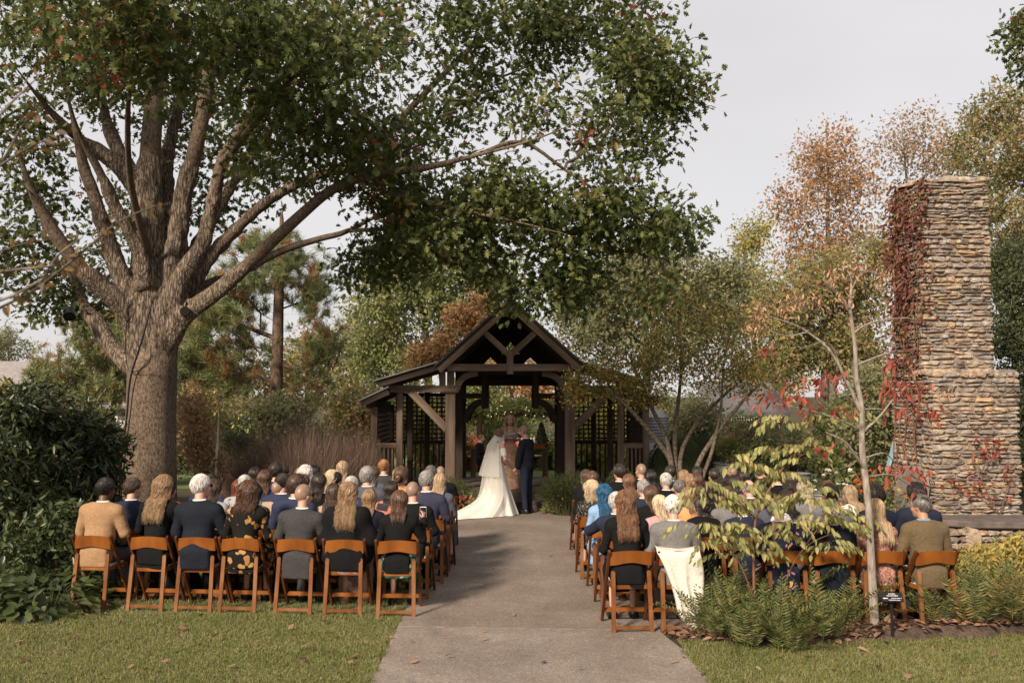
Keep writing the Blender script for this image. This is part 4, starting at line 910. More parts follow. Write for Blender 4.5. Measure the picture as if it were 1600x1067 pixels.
# ================================================================== out-of-focus twig of a small tree standing beside the camera
FYY = 4.6; fbx = XP(-260, FYY)
ft = thing('foreground_tree', 'blurred grey twigs with a few brown and yellow leaves hanging before the oak', 'tree', (fbx, FYY, 0))
fs = Skel(); fs.path([(0,0,-0.03),(0.02,0,1.0),(0.05,0,1.9),(0.1,0,2.6),(0.15,0,3.4)], [.05,.045,.035,.025,.012])
fp = lambda px,py,d=0: np.array(P(px,py,FYY+d)) - np.array((fbx,FYY,0))
tipsf = []
for L in ([(-120,540),(0,480),(60,448),(130,392),(180,350),(230,326),(264,318)],[(-120,330),(0,258),(50,228),(110,205)],[(-120,500),(0,470),(60,440),(115,412)],[(-150,420),(-30,400),(40,380),(95,372)],[(-100,300),(0,180),(60,120)],[(60,448),(90,400),(130,370)],[(-50,440),(0,425),(60,418),(115,412)],[(0,258),(40,190),(70,180)]):
    pts = [fp(x,y,0.1*math.sin(x)) for x,y in L]; cp = curve(pts,4)
    fs.path(cp, list(np.linspace(0.010,0.0035,len(cp))), fs.nearest(cp[0])); tipsf += cp[5:]
mb = MB(); fs.tubes(mb, tip=0.003); mb.build('trunk', M['greybark'], ft, fix=False)
M['lf_brown'] = leafmat('leaf_brown', OLIVE((0.10,0.065,0.035),(0.17,0.095,0.04),(0.22,0.12,0.035),(0.15,0.13,0.05)), patch=0.1)
rngf = np.random.default_rng(8); tf = np.array(tipsf); sel = rngf.integers(0,len(tf),105)
link('leaves', leaf_mesh('leaves', tf[sel]+rngf.normal(size=(105,3))*0.025, rngf.normal(size=(105,3))+np.array([0.3,0,-0.5]), rngf.uniform(.035,.065,105), 'ovate', rngf), ft, M['lf_brown'])

# ================================================================== ferns: every frond a part
M['fern'] = leafmat('fern', OLIVE((0.062,0.086,0.028),(0.109,0.133,0.041),(0.164,0.180,0.062),(0.265,0.218,0.078)), trans=0.35, patch=0.15, pscale=1.5, obj=True)
M['fern_y'] = leafmat('fern_yellow', OLIVE((0.135,0.143,0.045),(0.224,0.209,0.067),(0.299,0.254,0.090),(0.329,0.194,0.075)), trans=0.35, patch=0.15, pscale=1.5, obj=True)
def frond_mesh(seed, bend=0.5, L=1.0, np_=22):
    """frond in its own X-Z plane: rises along +Z, arches to +X"""
    rng = np.random.default_rng(seed); V = []; F = []
    path = []
    for i in range(np_+1):
        f = i/np_; path.append(np.array([bend*f**2*0.75, 0, L*(f - 0.25*bend*f**2.2)]))
    path = np.array(path)
    for i in range(np_):
        b = len(V); w = 0.006*(1-i/np_)+0.0015
        for p in (path[i], path[i+1]): V.append(p+[0,w,0]); V.append(p-[0,w,0])
        F.append((b,b+1,b+3,b+2))
    for i in range(3, np_):
        f = i/np_; ln = 0.16*math.sin(PI*min(1, 0.18+f*0.84))**0.8*L; t = path[min(i+1,np_)]-path[i-1]; t = t/np.linalg.norm(t)
        nrm = np.cross([0,1,0], t)
        for s in (-1,1):
            d = np.array([0,s,0])*0.93 + t*0.36 + nrm*rng.normal()*0.18; d /= np.linalg.norm(d); c = path[i]; w = 0.016*L
            b = len(V); V += [c - t*w*0.6, c + d*ln*0.5 + t*w*0.9 - nrm*0.01, c + d*ln - nrm*0.03, c + d*ln*0.5 - t*w*0.9]
            F.append((b,b+1,b+2,b+3))
    me = bpy.data.meshes.new('frond'); me.from_pydata([tuple(v) for v in V], [], F); me.update(); return me
FR = [frond_mesh(i, bend=b, np_=20) for i, b in enumerate((0.25,0.45,0.7,0.95,0.55,0.35))]
for f in FR: f.materials.append(None)
def fern(label, x, y, n, L, seed, mat='fern', spread=0.12, z=0.008):
    r = random.Random(seed); t = thing('fern', label, 'fern', (x, y, z), 0, 'ferns along the mulch bed')
    for i in range(n):
        o = link('frond', r.choice(FR), t); o.material_slots[0].link = 'OBJECT'; o.material_slots[0].material = M[mat if r.random() < .9 else 'fern_y']
        a = r.uniform(0, 2*PI); rr_ = spread*math.sqrt(r.random()); tilt = r.uniform(0.0, 0.65)
        o.location = (rr_*math.cos(a), rr_*math.sin(a), -0.01); o.rotation_euler = Euler((0, tilt, a)); k = L*r.uniform(0.65,1.1); o.scale = (k,k,k)
    return t
for i,(px,py,n,L,w,m,sp) in enumerate([(1115,1000,24,.62,'nearest the chair draped with the white shawl','fern',.16),(1165,1012,28,.72,'beside the path end of the mulch bed','fern',.18),(1225,1015,30,.74,'in the middle of the large fern mass','fern',.2),(1285,1005,28,.70,'in the fern mass toward the young tree','fern',.2),(1325,980,20,.50,'closest to the young tree trunk','fern',.15),(1140,975,26,.80,'behind the path-side ferns below the drooping leaves','fern',.18),(1215,975,28,.86,'behind the fern mass under the sapling stems','fern',.2),(1290,962,24,.72,'behind the fern mass before the dark-suited guests','fern',.18),
    (1470,985,22,.62,'beyond the plant sign at the mulch edge','fern',.16),(1525,985,26,.82,'upright, at the lawn edge below the stone hearth','fern',.2),(1580,980,26,.80,'at the outer end of the lawn edge','fern',.2),(1620,970,20,.8,'outermost along the mulch bed','fern',.2),(1440,945,16,.50,'yellowing, beside the plant sign','fern_y',.16),(1500,945,22,.75,'yellowing, behind the upright lawn-edge fern','fern_y',.2),(1565,940,22,.8,'yellowing, behind the outer ferns','fern_y',.2)]):
    g = G(px, py); g.y = min(g.y, 10.15); fern(('yellowing fern ' if m == 'fern_y' else 'green fern ') + w.replace('yellowing, ',''), g.x, g.y, n, L, 130+i, m, sp, z=float(bedz(g.x,g.y)))
shrub('variegated_shrub', 'yellow-tipped leafy shrub between the ferns and the stone hearth', 1545, 0, [(1540,880,50,20,.35,50),(1590,870,40,24,.35,40),(1490,890,26,14,.3,20)], 'lf_yellow', 150, Y=12.3, size=0.10, per=12, spread=0.12, kind='lance')

# ================================================================== young trees in the mulch bed: single leaves are parts
M['sap_leaf'] = leafmat('sapling_leaf', OLIVE((0.209,0.226,0.077),(0.308,0.314,0.110),(0.407,0.391,0.165),(0.506,0.407,0.154)), trans=0.4, patch=0.15, obj=True)
M['red_leaf'] = leafmat('scarlet_leaf', OLIVE((0.19,0.035,0.028),(0.30,0.065,0.045),(0.38,0.12,0.075),(0.26,0.05,0.04)), trans=0.35, patch=0.1, obj=True)
M['plume'] = leafmat('seed_plume', OLIVE((0.30,0.17,0.095),(0.44,0.27,0.16),(0.36,0.20,0.11)), trans=0.2, patch=0.1)
M['sapbark'] = bark('sapling_bark', (0.17,0.14,0.12), (0.38,0.33,0.29), scale=2, stretch=(14,14,4), dist=0.008)
def one_leaf(kind, name, curl):
    V, polys = leaf_t(kind); V = V.copy(); V[:,2] -= curl*V[:,1]**2
    me = bpy.data.meshes.new(name); me.from_pydata([tuple(v) for v in V], [], polys); me.update(); me.materials.append(None); return me
SAPL = [one_leaf('ovate','leaf',c) for c in (0.1,0.25,0.4)]
def put_leaf(parent, pos, axis, size, mat, r):
    ax_ = Vector(axis).normalized(); up = Vector((r.gauss(0,.3), r.gauss(0,.3), 1)); sd = ax_.cross(up).normalized(); nn = sd.cross(ax_)
    o = link('leaf', r.choice(SAPL), parent); o.material_slots[0].link = 'OBJECT'; o.material_slots[0].material = mat
    Mx = Matrix((sd, ax_, nn)).transposed().to_4x4(); Mx.translation = Vector(pos); o.matrix_local = Mx @ Matrix.Diagonal((size,size,size,1))
def young(name, label, base, Y, stems, bmat, seed):
    t = thing(name, label, 'tree', base); s = Skel()
    for k, L in enumerate(stems):
        pts = [np.array(P(x,y,Y+d)) - np.array(base) for x,y,d,r in L]
        if k == 0: pts[0][2] = -0.03
        cp = curve(pts,4); s.path(cp, list(np.interp(np.arange(len(cp))/4, np.arange(len(L)), [l[3] for l in L])), -1 if k == 0 else s.nearest(cp[0]))
    return t, s
YB = P(1367,962,9.85); YB.z = 0; yt, ys = young('young_tree', 'young pale-barked tree with scarlet leaves and tan seed plumes beside the plant sign', (YB.x,YB.y,.06), YB.y,
 [[(1367,962,0,.050),(1362,890,0,.042),(1357,790,0,.036),(1347,700,0,.032),(1347,640,0,.027),(1338,590,0,.025),(1336,540,0,.021),(1328,480,0,.017),(1331,440,0,.012),(1320,415,0,.006)],
  [(1346,645,0,.022),(1326,601,-.05,.019),(1298,549,-.1,.016),(1262,519,-.15,.012),(1240,507,-.2,.007),(1190,490,-.25,.005)],
  [(1340,570,0,.014),(1375,556,.1,.011),(1400,548,.15,.007)],[(1334,520,0,.014),(1360,505,.1,.011),(1405,497,.2,.007),(1440,500,.3,.004)],[(1330,485,0,.014),(1300,450,-.1,.010),(1285,435,-.15,.005)],[(1331,450,0,.012),(1350,425,.1,.008),(1380,430,.2,.004)],
  [(1348,675,0,.016),(1375,650,.1,.012),(1397,622,.2,.008),(1420,600,.25,.004)],[(1354,735,0,.022),(1337,712,-.1,.016),(1320,690,-.2,.011),(1290,675,-.3,.006)],[(1352,715,0,.012),(1383,708,.1,.009),(1400,725,.2,.005)],[(1344,672,0,.014),(1310,655,-.2,.010),(1260,640,-.35,.007),(1200,628,-.5,.004)],
  [(1345,640,0,.012),(1380,640,.2,.009),(1440,655,.4,.005)],[(1356,745,0,.012),(1395,742,.15,.009),(1430,765,.3,.005)],[(1262,519,-.15,.010),(1230,525,-.25,.006),(1200,515,-.3,.003)],[(1300,452,-.1,.008),(1270,445,-.2,.005)],[(1310,560,-.1,.008),(1290,535,-.25,.005),(1250,545,-.4,.003)]], M['sapbark'], 160)
mb = MB(); ys.tubes(mb, tip=0.003); mb.build('trunk', M['sapbark'], yt, fix=False)
r_ = random.Random(161); yb = np.array((YB.x,YB.y,.06))
for (px,py,d,n,sx_,sy_) in [(1205,622,-.5,16,26,10),(1250,610,-.4,16,26,10),(1300,590,-.2,14,24,10),(1270,640,-.35,8,20,8),(1395,600,.2,18,20,12),(1425,610,.3,16,22,12),(1450,640,.4,14,18,12),(1400,640,.25,10,20,12),(1410,735,.2,16,24,10),(1440,745,.3,14,18,14),(1200,540,-.3,5,12,6),(1390,570,.15,10,12,8),(1320,640,-.1,6,16,10),(1300,700,-.3,5,20,6)]:
    for i in range(int(n*1.5)):
        p = np.array(P(px+r_.gauss(0,sx_*.7), py+r_.gauss(0,sy_*.8), YB.y+d+r_.gauss(0,.12))) - yb
        put_leaf(yt, p, (r_.gauss(0,.6), r_.gauss(0,.5), -0.55+r_.gauss(0,.35)), r_.uniform(.065,.11), M['red_leaf'], r_)
rp = []
for (px,py,d,n) in [(1187,490,-.25,90),(1178,505,-.25,60),(1248,470,-.2,60),(1300,432,-.1,60),(1335,420,0,70),(1380,435,.2,50),(1225,480,-.2,50),(1280,470,-.2,40),(1480,608,.4,30),(1430,575,.3,30),(1250,612,-.4,30),(1320,470,-.1,30)]:
    c = np.array(P(px,py,YB.y+d)) - yb; rp.append(c + np.random.default_rng(n+px).normal(size=(n,3))*np.array([.05,.05,.055]))
rp = np.concatenate(rp); rg = np.random.default_rng(162); link('seed_plumes', leaf_mesh('seed_plumes', rp, rg.normal(size=rp.shape)+np.array([0,0,-.9]), 0.065, 'quad', rg, width=0.6), yt, M['plume'])['kind'] = 'stuff'
SBY = 9.70; SB = Vector((XP(1182,SBY), SBY, 0)); st_, ss = young('sapling', 'sapling with red stems and drooping yellow-green leaves growing out of the ferns', tuple(SB), SBY,
 [[(1182,985,0,.016),(1178,905,0,.015),(1181,811,0,.012),(1205,760,.05,.010),(1235,715,.1,.007),(1260,680,.15,.004)],[(1195,985,0,.012),(1165,900,-.1,.010),(1140,855,-.15,.007),(1110,820,-.2,.004)],[(1205,985,.05,.012),(1235,890,.1,.010),(1265,850,.15,.007),(1310,830,.2,.004)],
  [(1181,811,0,.009),(1150,780,-.1,.007),(1110,755,-.2,.004)],[(1185,800,0,.009),(1225,775,.1,.007),(1280,770,.2,.004)],[(1182,850,0,.008),(1145,835,.1,.006),(1100,830,.15,.003)],[(1205,760,.05,.008),(1180,730,0,.005),(1150,720,-.05,.003)],[(1225,730,.1,.007),(1265,705,.2,.005),(1300,700,.3,.003)],[(1240,710,.1,.006),(1215,670,.05,.004),(1235,650,0,.003)],[(1255,685,.1,.005),(1290,660,.2,.004),(1325,650,.3,.002)],[(1260,850,.15,.006),(1300,800,.2,.004),(1330,790,.25,.003)]], M['stem_red'], 163)
mb = MB(); ss.tubes(mb, tip=0.002); mb.build('stem', M['stem_red'], st_, fix=False)
sb = np.array(SB)
mb = MB(); extra = []; cnt = 0
for (px,py,d,n,sx_,sy_) in [(1110,762,-.2,4,22,8),(1130,790,-.15,5,26,10),(1105,825,-.2,5,22,12),(1150,835,-.1,5,24,12),(1100,855,-.15,4,20,10),(1175,775,0,4,22,10),(1225,750,.1,5,28,12),(1270,780,.2,6,28,14),(1300,812,.2,6,26,14),(1250,828,.1,5,26,14),(1210,850,.05,5,26,12),(1325,825,.3,3,14,12),(1165,730,0,4,20,10),(1215,705,.1,4,24,10),(1265,710,.2,5,22,12),(1230,662,.1,4,22,8),(1285,655,.25,4,24,10),(1325,640,.35,3,16,8),(1280,690,.2,3,20,8),(1165,868,0,3,26,8),(1290,858,.1,4,22,8)]:
    for i in range(int(n*1.35+.5)):
        p0 = np.array(P(px+r_.gauss(0,sx_*.55), py+r_.gauss(0,sy_*.6)-6, SBY+d+r_.gauss(0,.10))) - sb; sg_ = 1 if r_.random() < .5 else -1; L = r_.uniform(.20,.36); az = r_.gauss(0,.6); pts = []
        for j in range(8): f = j/7; pts.append(p0 + np.array([sg_*math.cos(az)*L*f, math.sin(az)*L*f, .05*math.sin(f*2) - .13*f*f]))
        mb.tube(pts, [.003-.0003*j for j in range(8)], 3, cap=False)
        for j in range(1,8):
            for sd in (-1,1):
                if r_.random() < .12: continue
                ax_ = (sg_*.45+r_.gauss(0,.2), sd*.45+r_.gauss(0,.2), -.85+r_.gauss(0,.2)); size = r_.uniform(.055,.105)*(1 if j < 7 else .8)
                if cnt < 300 and r_.random() < .32: put_leaf(st_, pts[j], ax_, size, M['sap_leaf'], r_); cnt += 1
                else: extra.append((pts[j], ax_, size))
mb.build('twigs', M['stem_red'], st_, fix=False)['kind'] = 'stuff'
rx_ = np.random.default_rng(164); o = link('foliage', leaf_mesh('foliage', [e[0] for e in extra], [e[1] for e in extra], np.array([e[2] for e in extra]), 'ovate', rx_, flat=.7), st_, M['sap_leaf']); o['kind'] = 'stuff'

# ================================================================== lawn grass, litter and fallen leaves
M['grass'] = leafmat('grass_blade', OLIVE((0.130,0.143,0.047),(0.191,0.205,0.069),(0.260,0.260,0.103),(0.369,0.287,0.164)), trans=0.35, patch=0.30, pscale=1.6, spec=0.2)
def inside(poly, X, Y):
    c = np.zeros(len(X), bool); n = len(poly); j = n-1
    for i in range(n):
        xi, yi = poly[i]; xj, yj = poly[j]
        if yi != yj: c ^= ((yi > Y) != (yj > Y)) & (X < (xj-xi)*(Y-yi)/(yj-yi) + xi)
        j = i
    return c
def grassy(name, label, poly, boxes, seed):
    rng = np.random.default_rng(seed); Xs = []; Ys = []; Hs = []
    for (x0,x1,y0,y1,den,hh) in boxes:
        n = int((x1-x0)*(y1-y0)*den); X = rng.uniform(x0,x1,n); Y = rng.uniform(y0,y1,n); k = inside(poly, X, Y); Xs.append(X[k]); Ys.append(Y[k]); Hs.append(np.full(k.sum(), hh))
    X = np.concatenate(Xs); Y = np.concatenate(Ys); H = np.concatenate(Hs); n = len(X)
    tuft = 0.55 + 0.45*np.sin(X*2.9+1.3*np.sin(Y*3.1))*np.sin(Y*3.7+X) ; H = H*rng.uniform(0.5,1.2,n)*(0.75+0.4*tuft)
    b = np.stack([X,Y,np.full(n,0.003)],1); a = rng.uniform(0,2*PI,n); w = rng.uniform(.0025,.0055,n); sd = np.stack([np.cos(a),np.sin(a),np.zeros(n)],1)*w[:,None]
    lean = rng.normal(size=(n,3))*0.6; lean[:,2] = 1; tip_ = b + unit(lean)*H[:,None]
    V = np.stack([b-sd, b+sd, tip_],1).reshape(-1,3); o = link(name, np_mesh(name, V, np.arange(3*n).reshape(-1,3)), None, M['grass']); tag(o, label, 'grass', kind='stuff')
    m = n//7; i = rng.integers(0,n,m); pos = b[i]; pos[:,2] = H[i]*0.55
    o = link('clover', leaf_mesh('clover', pos, np.stack([rng.normal(size=m),rng.normal(size=m),rng.normal(size=m)*.2],1), rng.uniform(.014,.028,m), 'ovate', rng, flat=0.8, width=1.6), None, M['lf_bright']); tag(o, 'tiny clover leaves growing through '+label, 'clover', kind='stuff')
grassy('grass', 'short green grass of the lawn behind the tree-side chairs', lawn_l, [(-5.6,-1.1,7.9,9.4,7500,.040),(-5.6,-1.1,9.4,10.8,6500,.042),(-6.2,-1.1,10.8,13,1200,.05),(-6.2,-1.1,13,16.6,300,.05)], 170)
grassy('grass', 'short green grass of the lawn before the mulch bed', lawn_r, [(1.5,5.6,7.9,10.2,8000,.050)], 171)
M['dryleaf'] = leafmat('dry_leaf', OLIVE((0.10,0.055,0.035),(0.18,0.095,0.06),(0.26,0.15,0.10),(0.32,0.20,0.12)), trans=0.15, patch=0.1, obj=True)
FL = [one_leaf(k,'fallen_leaf',c) for k,c in (('oak',.3),('ovate',-.35),('oak',-.3),('lance',.5))]
def drop(parent, x, y, z, s, r):
    o = link('fallen_leaf', r.choice(FL), parent); o.material_slots[0].link='OBJECT'; o.material_slots[0].material = M['dryleaf']
    o.location = (x,y,z+0.012); o.rotation_euler = (r.gauss(0,.35), r.gauss(0,.35), r.uniform(0,6.28)); o.scale = (s,s,s)
r_ = random.Random(172)
for (px,py) in [(185,945),(130,965),(165,966),(250,955),(310,968),(190,975),(95,1020),(210,1045),(230,1050),(250,1042),(375,945),(430,950),(510,975),(395,1010),(470,1020),(355,1050),(480,1035),(545,1045),(290,990),(60,985),(40,1040),(330,1005),(525,1000),(450,990),(560,1030),(120,1000),(590,975),(20,1010)]:
    g = G(px,py); drop(LAWN, g.x, g.y, 0.035, r_.uniform(.07,.13), r_)
for (px,py) in [(690,935),(640,1005),(615,1000),(805,965),(760,990),(695,1030),(965,975),(990,1000),(1045,1040),(1065,1030),(1100,1055),(880,1010),(640,1040),(748,1005),(730,940),(850,1040),(1000,960),(930,900),(770,890),(860,870),(1020,1015),(690,1000),(905,1050)]:
    g = G(px,py); drop(PATH2 if g.y < 10.1 else PATH, g.x, g.y, 0.014, r_.uniform(.05,.10), r_)
for (px,py) in [(1220,1035),(1390,1010),(1375,1045),(1420,1062),(1270,1030),(1470,1020),(1340,1020),(1440,1035),(1300,1055),(1500,1050),(1560,1030),(1180,1050),(1365,1050)]:
    g = G(px,py); drop(LAWN2, g.x, g.y, 0.04, r_.uniform(.07,.12), r_)
rl = np.random.default_rng(173); n = 3000; X = rl.uniform(1.5,7,n); Y = rl.uniform(9.3,10.3,n); k = inside(BEDP, X, Y)
pos = np.stack([X[k],Y[k],bedz(X[k],Y[k])+.004+rl.random(k.sum())*.03],1); m = len(pos)
o = link('leaf_litter', leaf_mesh('leaf_litter', pos, np.stack([rl.normal(size=m),rl.normal(size=m),rl.normal(size=m)*.25],1), rl.uniform(.04,.12,m), 'ovate', rl, flat=.75), None, M['dryleaf']); tag(o, 'brown fallen leaves and chips covering the mulch bed', 'leaf litter', kind='stuff')
# ================================================================== stone chimney
M['mortar'] = pmat('mortar', [(0.3,(0.17,0.135,0.105)),(0.7,(0.26,0.215,0.175))], scale=9, rough=1, bump=0.8, bscale=30)
def stonemat(name):
    m, t, out = _nt(name); bs = N(t, 'ShaderNodeBsdfPrincipled'); t.links.new(bs.outputs[0], out.inputs[0]); bs.inputs['Roughness'].default_value = 0.9; bs.inputs['Specular IOR Level'].default_value = 0.2
    ge = N(t, 'ShaderNodeNewGeometry'); oi = N(t, 'ShaderNodeObjectInfo'); ad = N(t, 'ShaderNodeMath', operation='ADD'); fr = N(t, 'ShaderNodeMath', operation='FRACT')
    t.links.new(ge.outputs['Random Per Island'], ad.inputs[0]); t.links.new(oi.outputs['Random'], ad.inputs[1]); t.links.new(ad.outputs[0], fr.inputs[0])
    r = ramp(t, [(0,(0.19,0.15,0.12)),(0.16,(0.29,0.235,0.19)),(0.34,(0.34,0.265,0.20)),(0.48,(0.38,0.27,0.175)),(0.58,(0.26,0.225,0.195)),(0.74,(0.36,0.315,0.27)),(0.85,(0.42,0.285,0.17)),(0.94,(0.14,0.115,0.10)),(1,(0.31,0.28,0.255))], fr.outputs[0])
    nz = N(t, 'ShaderNodeTexNoise'); nz.inputs['Scale'].default_value = 11; nz.inputs['Detail'].default_value = 7; t.links.new(ge.outputs['Position'], nz.inputs['Vector'])
    r2 = ramp(t, [(0.3,(0.52,0.50,0.48)),(0.55,(1,1,1)),(0.75,(1.2,1.17,1.12))], nz.outputs[0]); mm = N(t, 'ShaderNodeMix', data_type='RGBA', blend_type='MULTIPLY'); mm.inputs[0].default_value = 1
    t.links.new(r.outputs[0], mm.inputs[6]); t.links.new(r2.outputs[0], mm.inputs[7]); t.links.new(mm.outputs[2], bs.inputs['Base Color'])
    n2 = N(t, 'ShaderNodeTexNoise'); n2.inputs['Scale'].default_value = 38; n2.inputs['Detail'].default_value = 6; t.links.new(ge.outputs['Position'], n2.inputs['Vector'])
    bp = N(t, 'ShaderNodeBump'); bp.inputs['Strength'].default_value = 0.8; bp.inputs['Distance'].default_value = 0.015; t.links.new(n2.outputs[0], bp.inputs['Height']); t.links.new(bp.outputs[0], bs.inputs['Normal'])
    return m
M['stone'] = stonemat('fieldstone')
def stone_proto(seed):
    """ragged flat stone, unit size, front toward -Y"""
    r = random.Random(seed); n = 9; ring = []
    for i in range(n):
        a = 2*PI*(i+0.3*r.random())/n; c, s = math.cos(a), math.sin(a)
        x = math.copysign(abs(c)**0.5, c)*0.5*r.uniform(.88,1.06); z = math.copysign(abs(s)**0.6, s)*0.5*r.uniform(.74,1.08); ring.append((x,z))
    V = []; F = []
    for k, (y, f) in enumerate(((0.5,1.0),(-0.10,1.0),(-0.42,0.88),(-0.5,0.60))):
        for (x,z) in ring: V.append((x*f + r.uniform(-.03,.03), y + (r.uniform(-.12,.12) if k > 1 else 0), z*f + r.uniform(-.05,.05)))
    for k in range(3):
        for i in range(n): F.append((k*n+i, k*n+(i+1)%n, (k+1)*n+(i+1)%n, (k+1)*n+i))
    F.append(tuple(3*n+i for i in range(n)))
    return V, F
SP = [stone_proto(i) for i in range(14)]; SPM = []
for V, F in SP:
    me = bpy.data.meshes.new('stone'); me.from_pydata(V, [], F); me.update(); me.polygons.foreach_set('use_smooth', [False]*len(F)); me.materials.append(M['stone']); SPM.append(me)
CX0, CX1 = 6.88, 8.10
chim = thing('stone_chimney', 'tall freestanding fieldstone chimney and fireplace with red creeper on its side', 'chimney', (7.5, 17.0, 0))
cl = lambda x,y,z: Vector((x-7.5, y-17.0, z))
TOPZ = ZP(284, 16.9)
MB().box(cl(7.5,17.36,(2.6+TOPZ)/2), (1.13,1.24,TOPZ-2.6), taper=(0.95,0.97)).build('stack_core', M['mortar'], chim)
MB().box(cl(7.56,17.10,1.345), (1.36,1.62,2.69)).build('hearth_core', M['mortar'], chim)
allst = []   # (matrix-building data): centre, size, facing angle
rs = random.Random(180)
def face(x0, x1, z0, z1, plane, facing, taper=0.0):
    """courses on a wall face; facing 0: front (-Y) with u = x, facing 1: side (-X) with u = y"""
    z = z0
    while z < z1 - 0.03:
        h = rs.choice((.045,.05,.055,.065,.075,.085,.105)); h = min(h, z1-z+0.02); u = x0 - rs.uniform(0,.08)
        f = (z-z0)/(z1-z0)*taper
        while u < x1:
            L = rs.choice((rs.uniform(.10,.22),rs.uniform(.2,.48)))*(1.0 if h < .09 else .8)
            ua, ub = max(u, x0-0.01), min(u+L, x1+0.01)
            if ub-ua > 0.05:
                hh = h*rs.uniform(.72,1.12); uc = (ua+ub)/2
                uc2 = uc + f*(((x0+x1)/2)-uc)
                allst.append((facing, uc2, z+h/2+rs.uniform(-.012,.012), plane + f*0.5*0.06, (ub-ua)*.97, hh, rs.uniform(.09,.155), rs.uniform(-.09,.09)))
            u += L
        z += h
face(CX0, CX1+.0, 2.66, TOPZ, 16.76, 0, 0.05)
face(16.74, 18.0, 2.66, TOPZ, 6.95, 1, 0.04)
face(6.86, 8.27, 0.02, 2.70, 16.30, 0)
face(16.26, 17.95, 0.02, 2.70, 6.90, 1)
for i in range(46):   # caps: top of the stack and the shoulder of the hearth
    if i < 26: x, y, z = rs.uniform(6.9,8.05), rs.uniform(16.8,17.9), TOPZ+0.01
    else: x, y, z = rs.uniform(6.9,8.25), rs.uniform(16.32,16.72), 2.72
    allst.append((2, x, y, z, rs.uniform(.2,.42), rs.uniform(.2,.4), rs.uniform(.06,.10), 0))
def stone_matrix(s):
    f, u, z, pl, L, h, dep, tilt = s
    if f == 0: c = cl(u, pl, z); R = Matrix.Rotation(tilt, 4, 'Y'); S = (L, dep, h)
    elif f == 1: c = cl(pl, u, z); R = Matrix.Rotation(-PI/2, 4, 'Z') @ Matrix.Rotation(tilt, 4, 'Y'); S = (L, dep, h)
    else: c = cl(u, z, pl); R = Matrix.Rotation(rs.uniform(0,3), 4, 'Z') @ Matrix.Rotation(-PI/2, 4, 'X'); S = (L, dep, h)
    M4 = R @ Matrix.Diagonal((*S, 1)); M4.translation = c; return M4
front = sorted([s for s in allst if s[0] == 0], key=lambda s: -s[4]*s[5]); big = front[:300]; rest = front[300:] + [s for s in allst if s[0] != 0]
for s in big:
    o = link('stone', rs.choice(SPM), chim); o.matrix_local = stone_matrix(s)
mb = MB()
for s in rest:
    V, F = rs.choice(SP); M4 = stone_matrix(s); mb.add([M4 @ Vector(v) for v in V], F)
o = mb.build('stonework', M['stone'], chim, fix=False); o['kind'] = 'stuff'
# hearth ledge in front of it
M['ledge'] = pmat('ledge_stone', [(0.3,(0.075,0.058,0.05)),(0.7,(0.15,0.12,0.105))], scale=5, rough=0.9, bump=0.6, bscale=25)
hearth = thing('stone_hearth', 'dark stone ledge on fieldstone supports in front of the chimney', 'ledge', (7.6, 15.5, 0))
ho = [(-1.02,-.10),(-.55,-.38),(.2,-.42),(1.4,-.36),(1.6,.5),(-.9,.55)]
MB().prism([(x,y) for x,y in ho], 0.33, 0.43, axis=2).build('ledge', M['ledge'], hearth, bevel=0.015)
mb = MB(); rs2 = random.Random(4)
for s in [(0, 7.6-.9+.2*i+rs2.uniform(-.03,.03), 0.04+.10*j, 15.27, .22, .10, .2, 0) for i in range(11) for j in range(3)]:
    V, F = rs2.choice(SP); M4 = stone_matrix(s); M4.translation = M4.translation + Vector((7.5-7.6, 17-15.5, 0.02)); mb.add([M4 @ Vector(v) for v in V], F)
o = mb.build('stonework', M['stone'], hearth, fix=False); o['kind'] = 'stuff'
MB().box((0.1,0.1,0.165), (1.7,0.7,0.32)).build('core', M['mortar'], hearth)
V, F = SP[3]; sp = MB(); sp.add([(v[0]*.28, v[1]*.2, v[2]*.42+.2) for v in V], F); sp.build('support_stone', M['stone'], hearth, loc=(-.62,-.25,-.03))
# flat slab leaning against the side, dark firebox mouth beside it
M['slab'] = pmat('grey_slab', [(0.3,(0.15,0.125,0.105)),(0.7,(0.23,0.20,0.175))], scale=5, rough=0.9, bump=0.4, bscale=20)
M['near_black'] = solid('near_black', (0.010,0.008,0.007), rough=1)
so_ = [(-.55,0),(-.57,.45),(-.48,.66),(-.2,.76),(.2,.74),(.46,.62),(.56,.3),(.52,0)]
mb = MB(); mb.prism([(x, z) for x, z in so_], -.04, .04, axis=0)
slab_o = mb.build('stone_slab', M['slab'], None, bevel=0.012, loc=(6.68,16.85,0.40), rot=(0, 0.12, 0.05)); tag(slab_o, 'flat grey round-topped slab leaning on the chimney side behind the tweed-jacketed man', 'slab')
MB().box((0,0,0), (.10,.5,.5)).build('firebox_mouth', M['near_black'], chim, loc=cl(6.84,16.62,.52))  # solid block, no hollow behind; the opening's darkness is put into its colour
MB().box((0,0,.2), (.34,1.0,.42)).build('slab_plinth', M['stone'], chim, loc=cl(6.72,16.85,-0.01), bevel=.03)
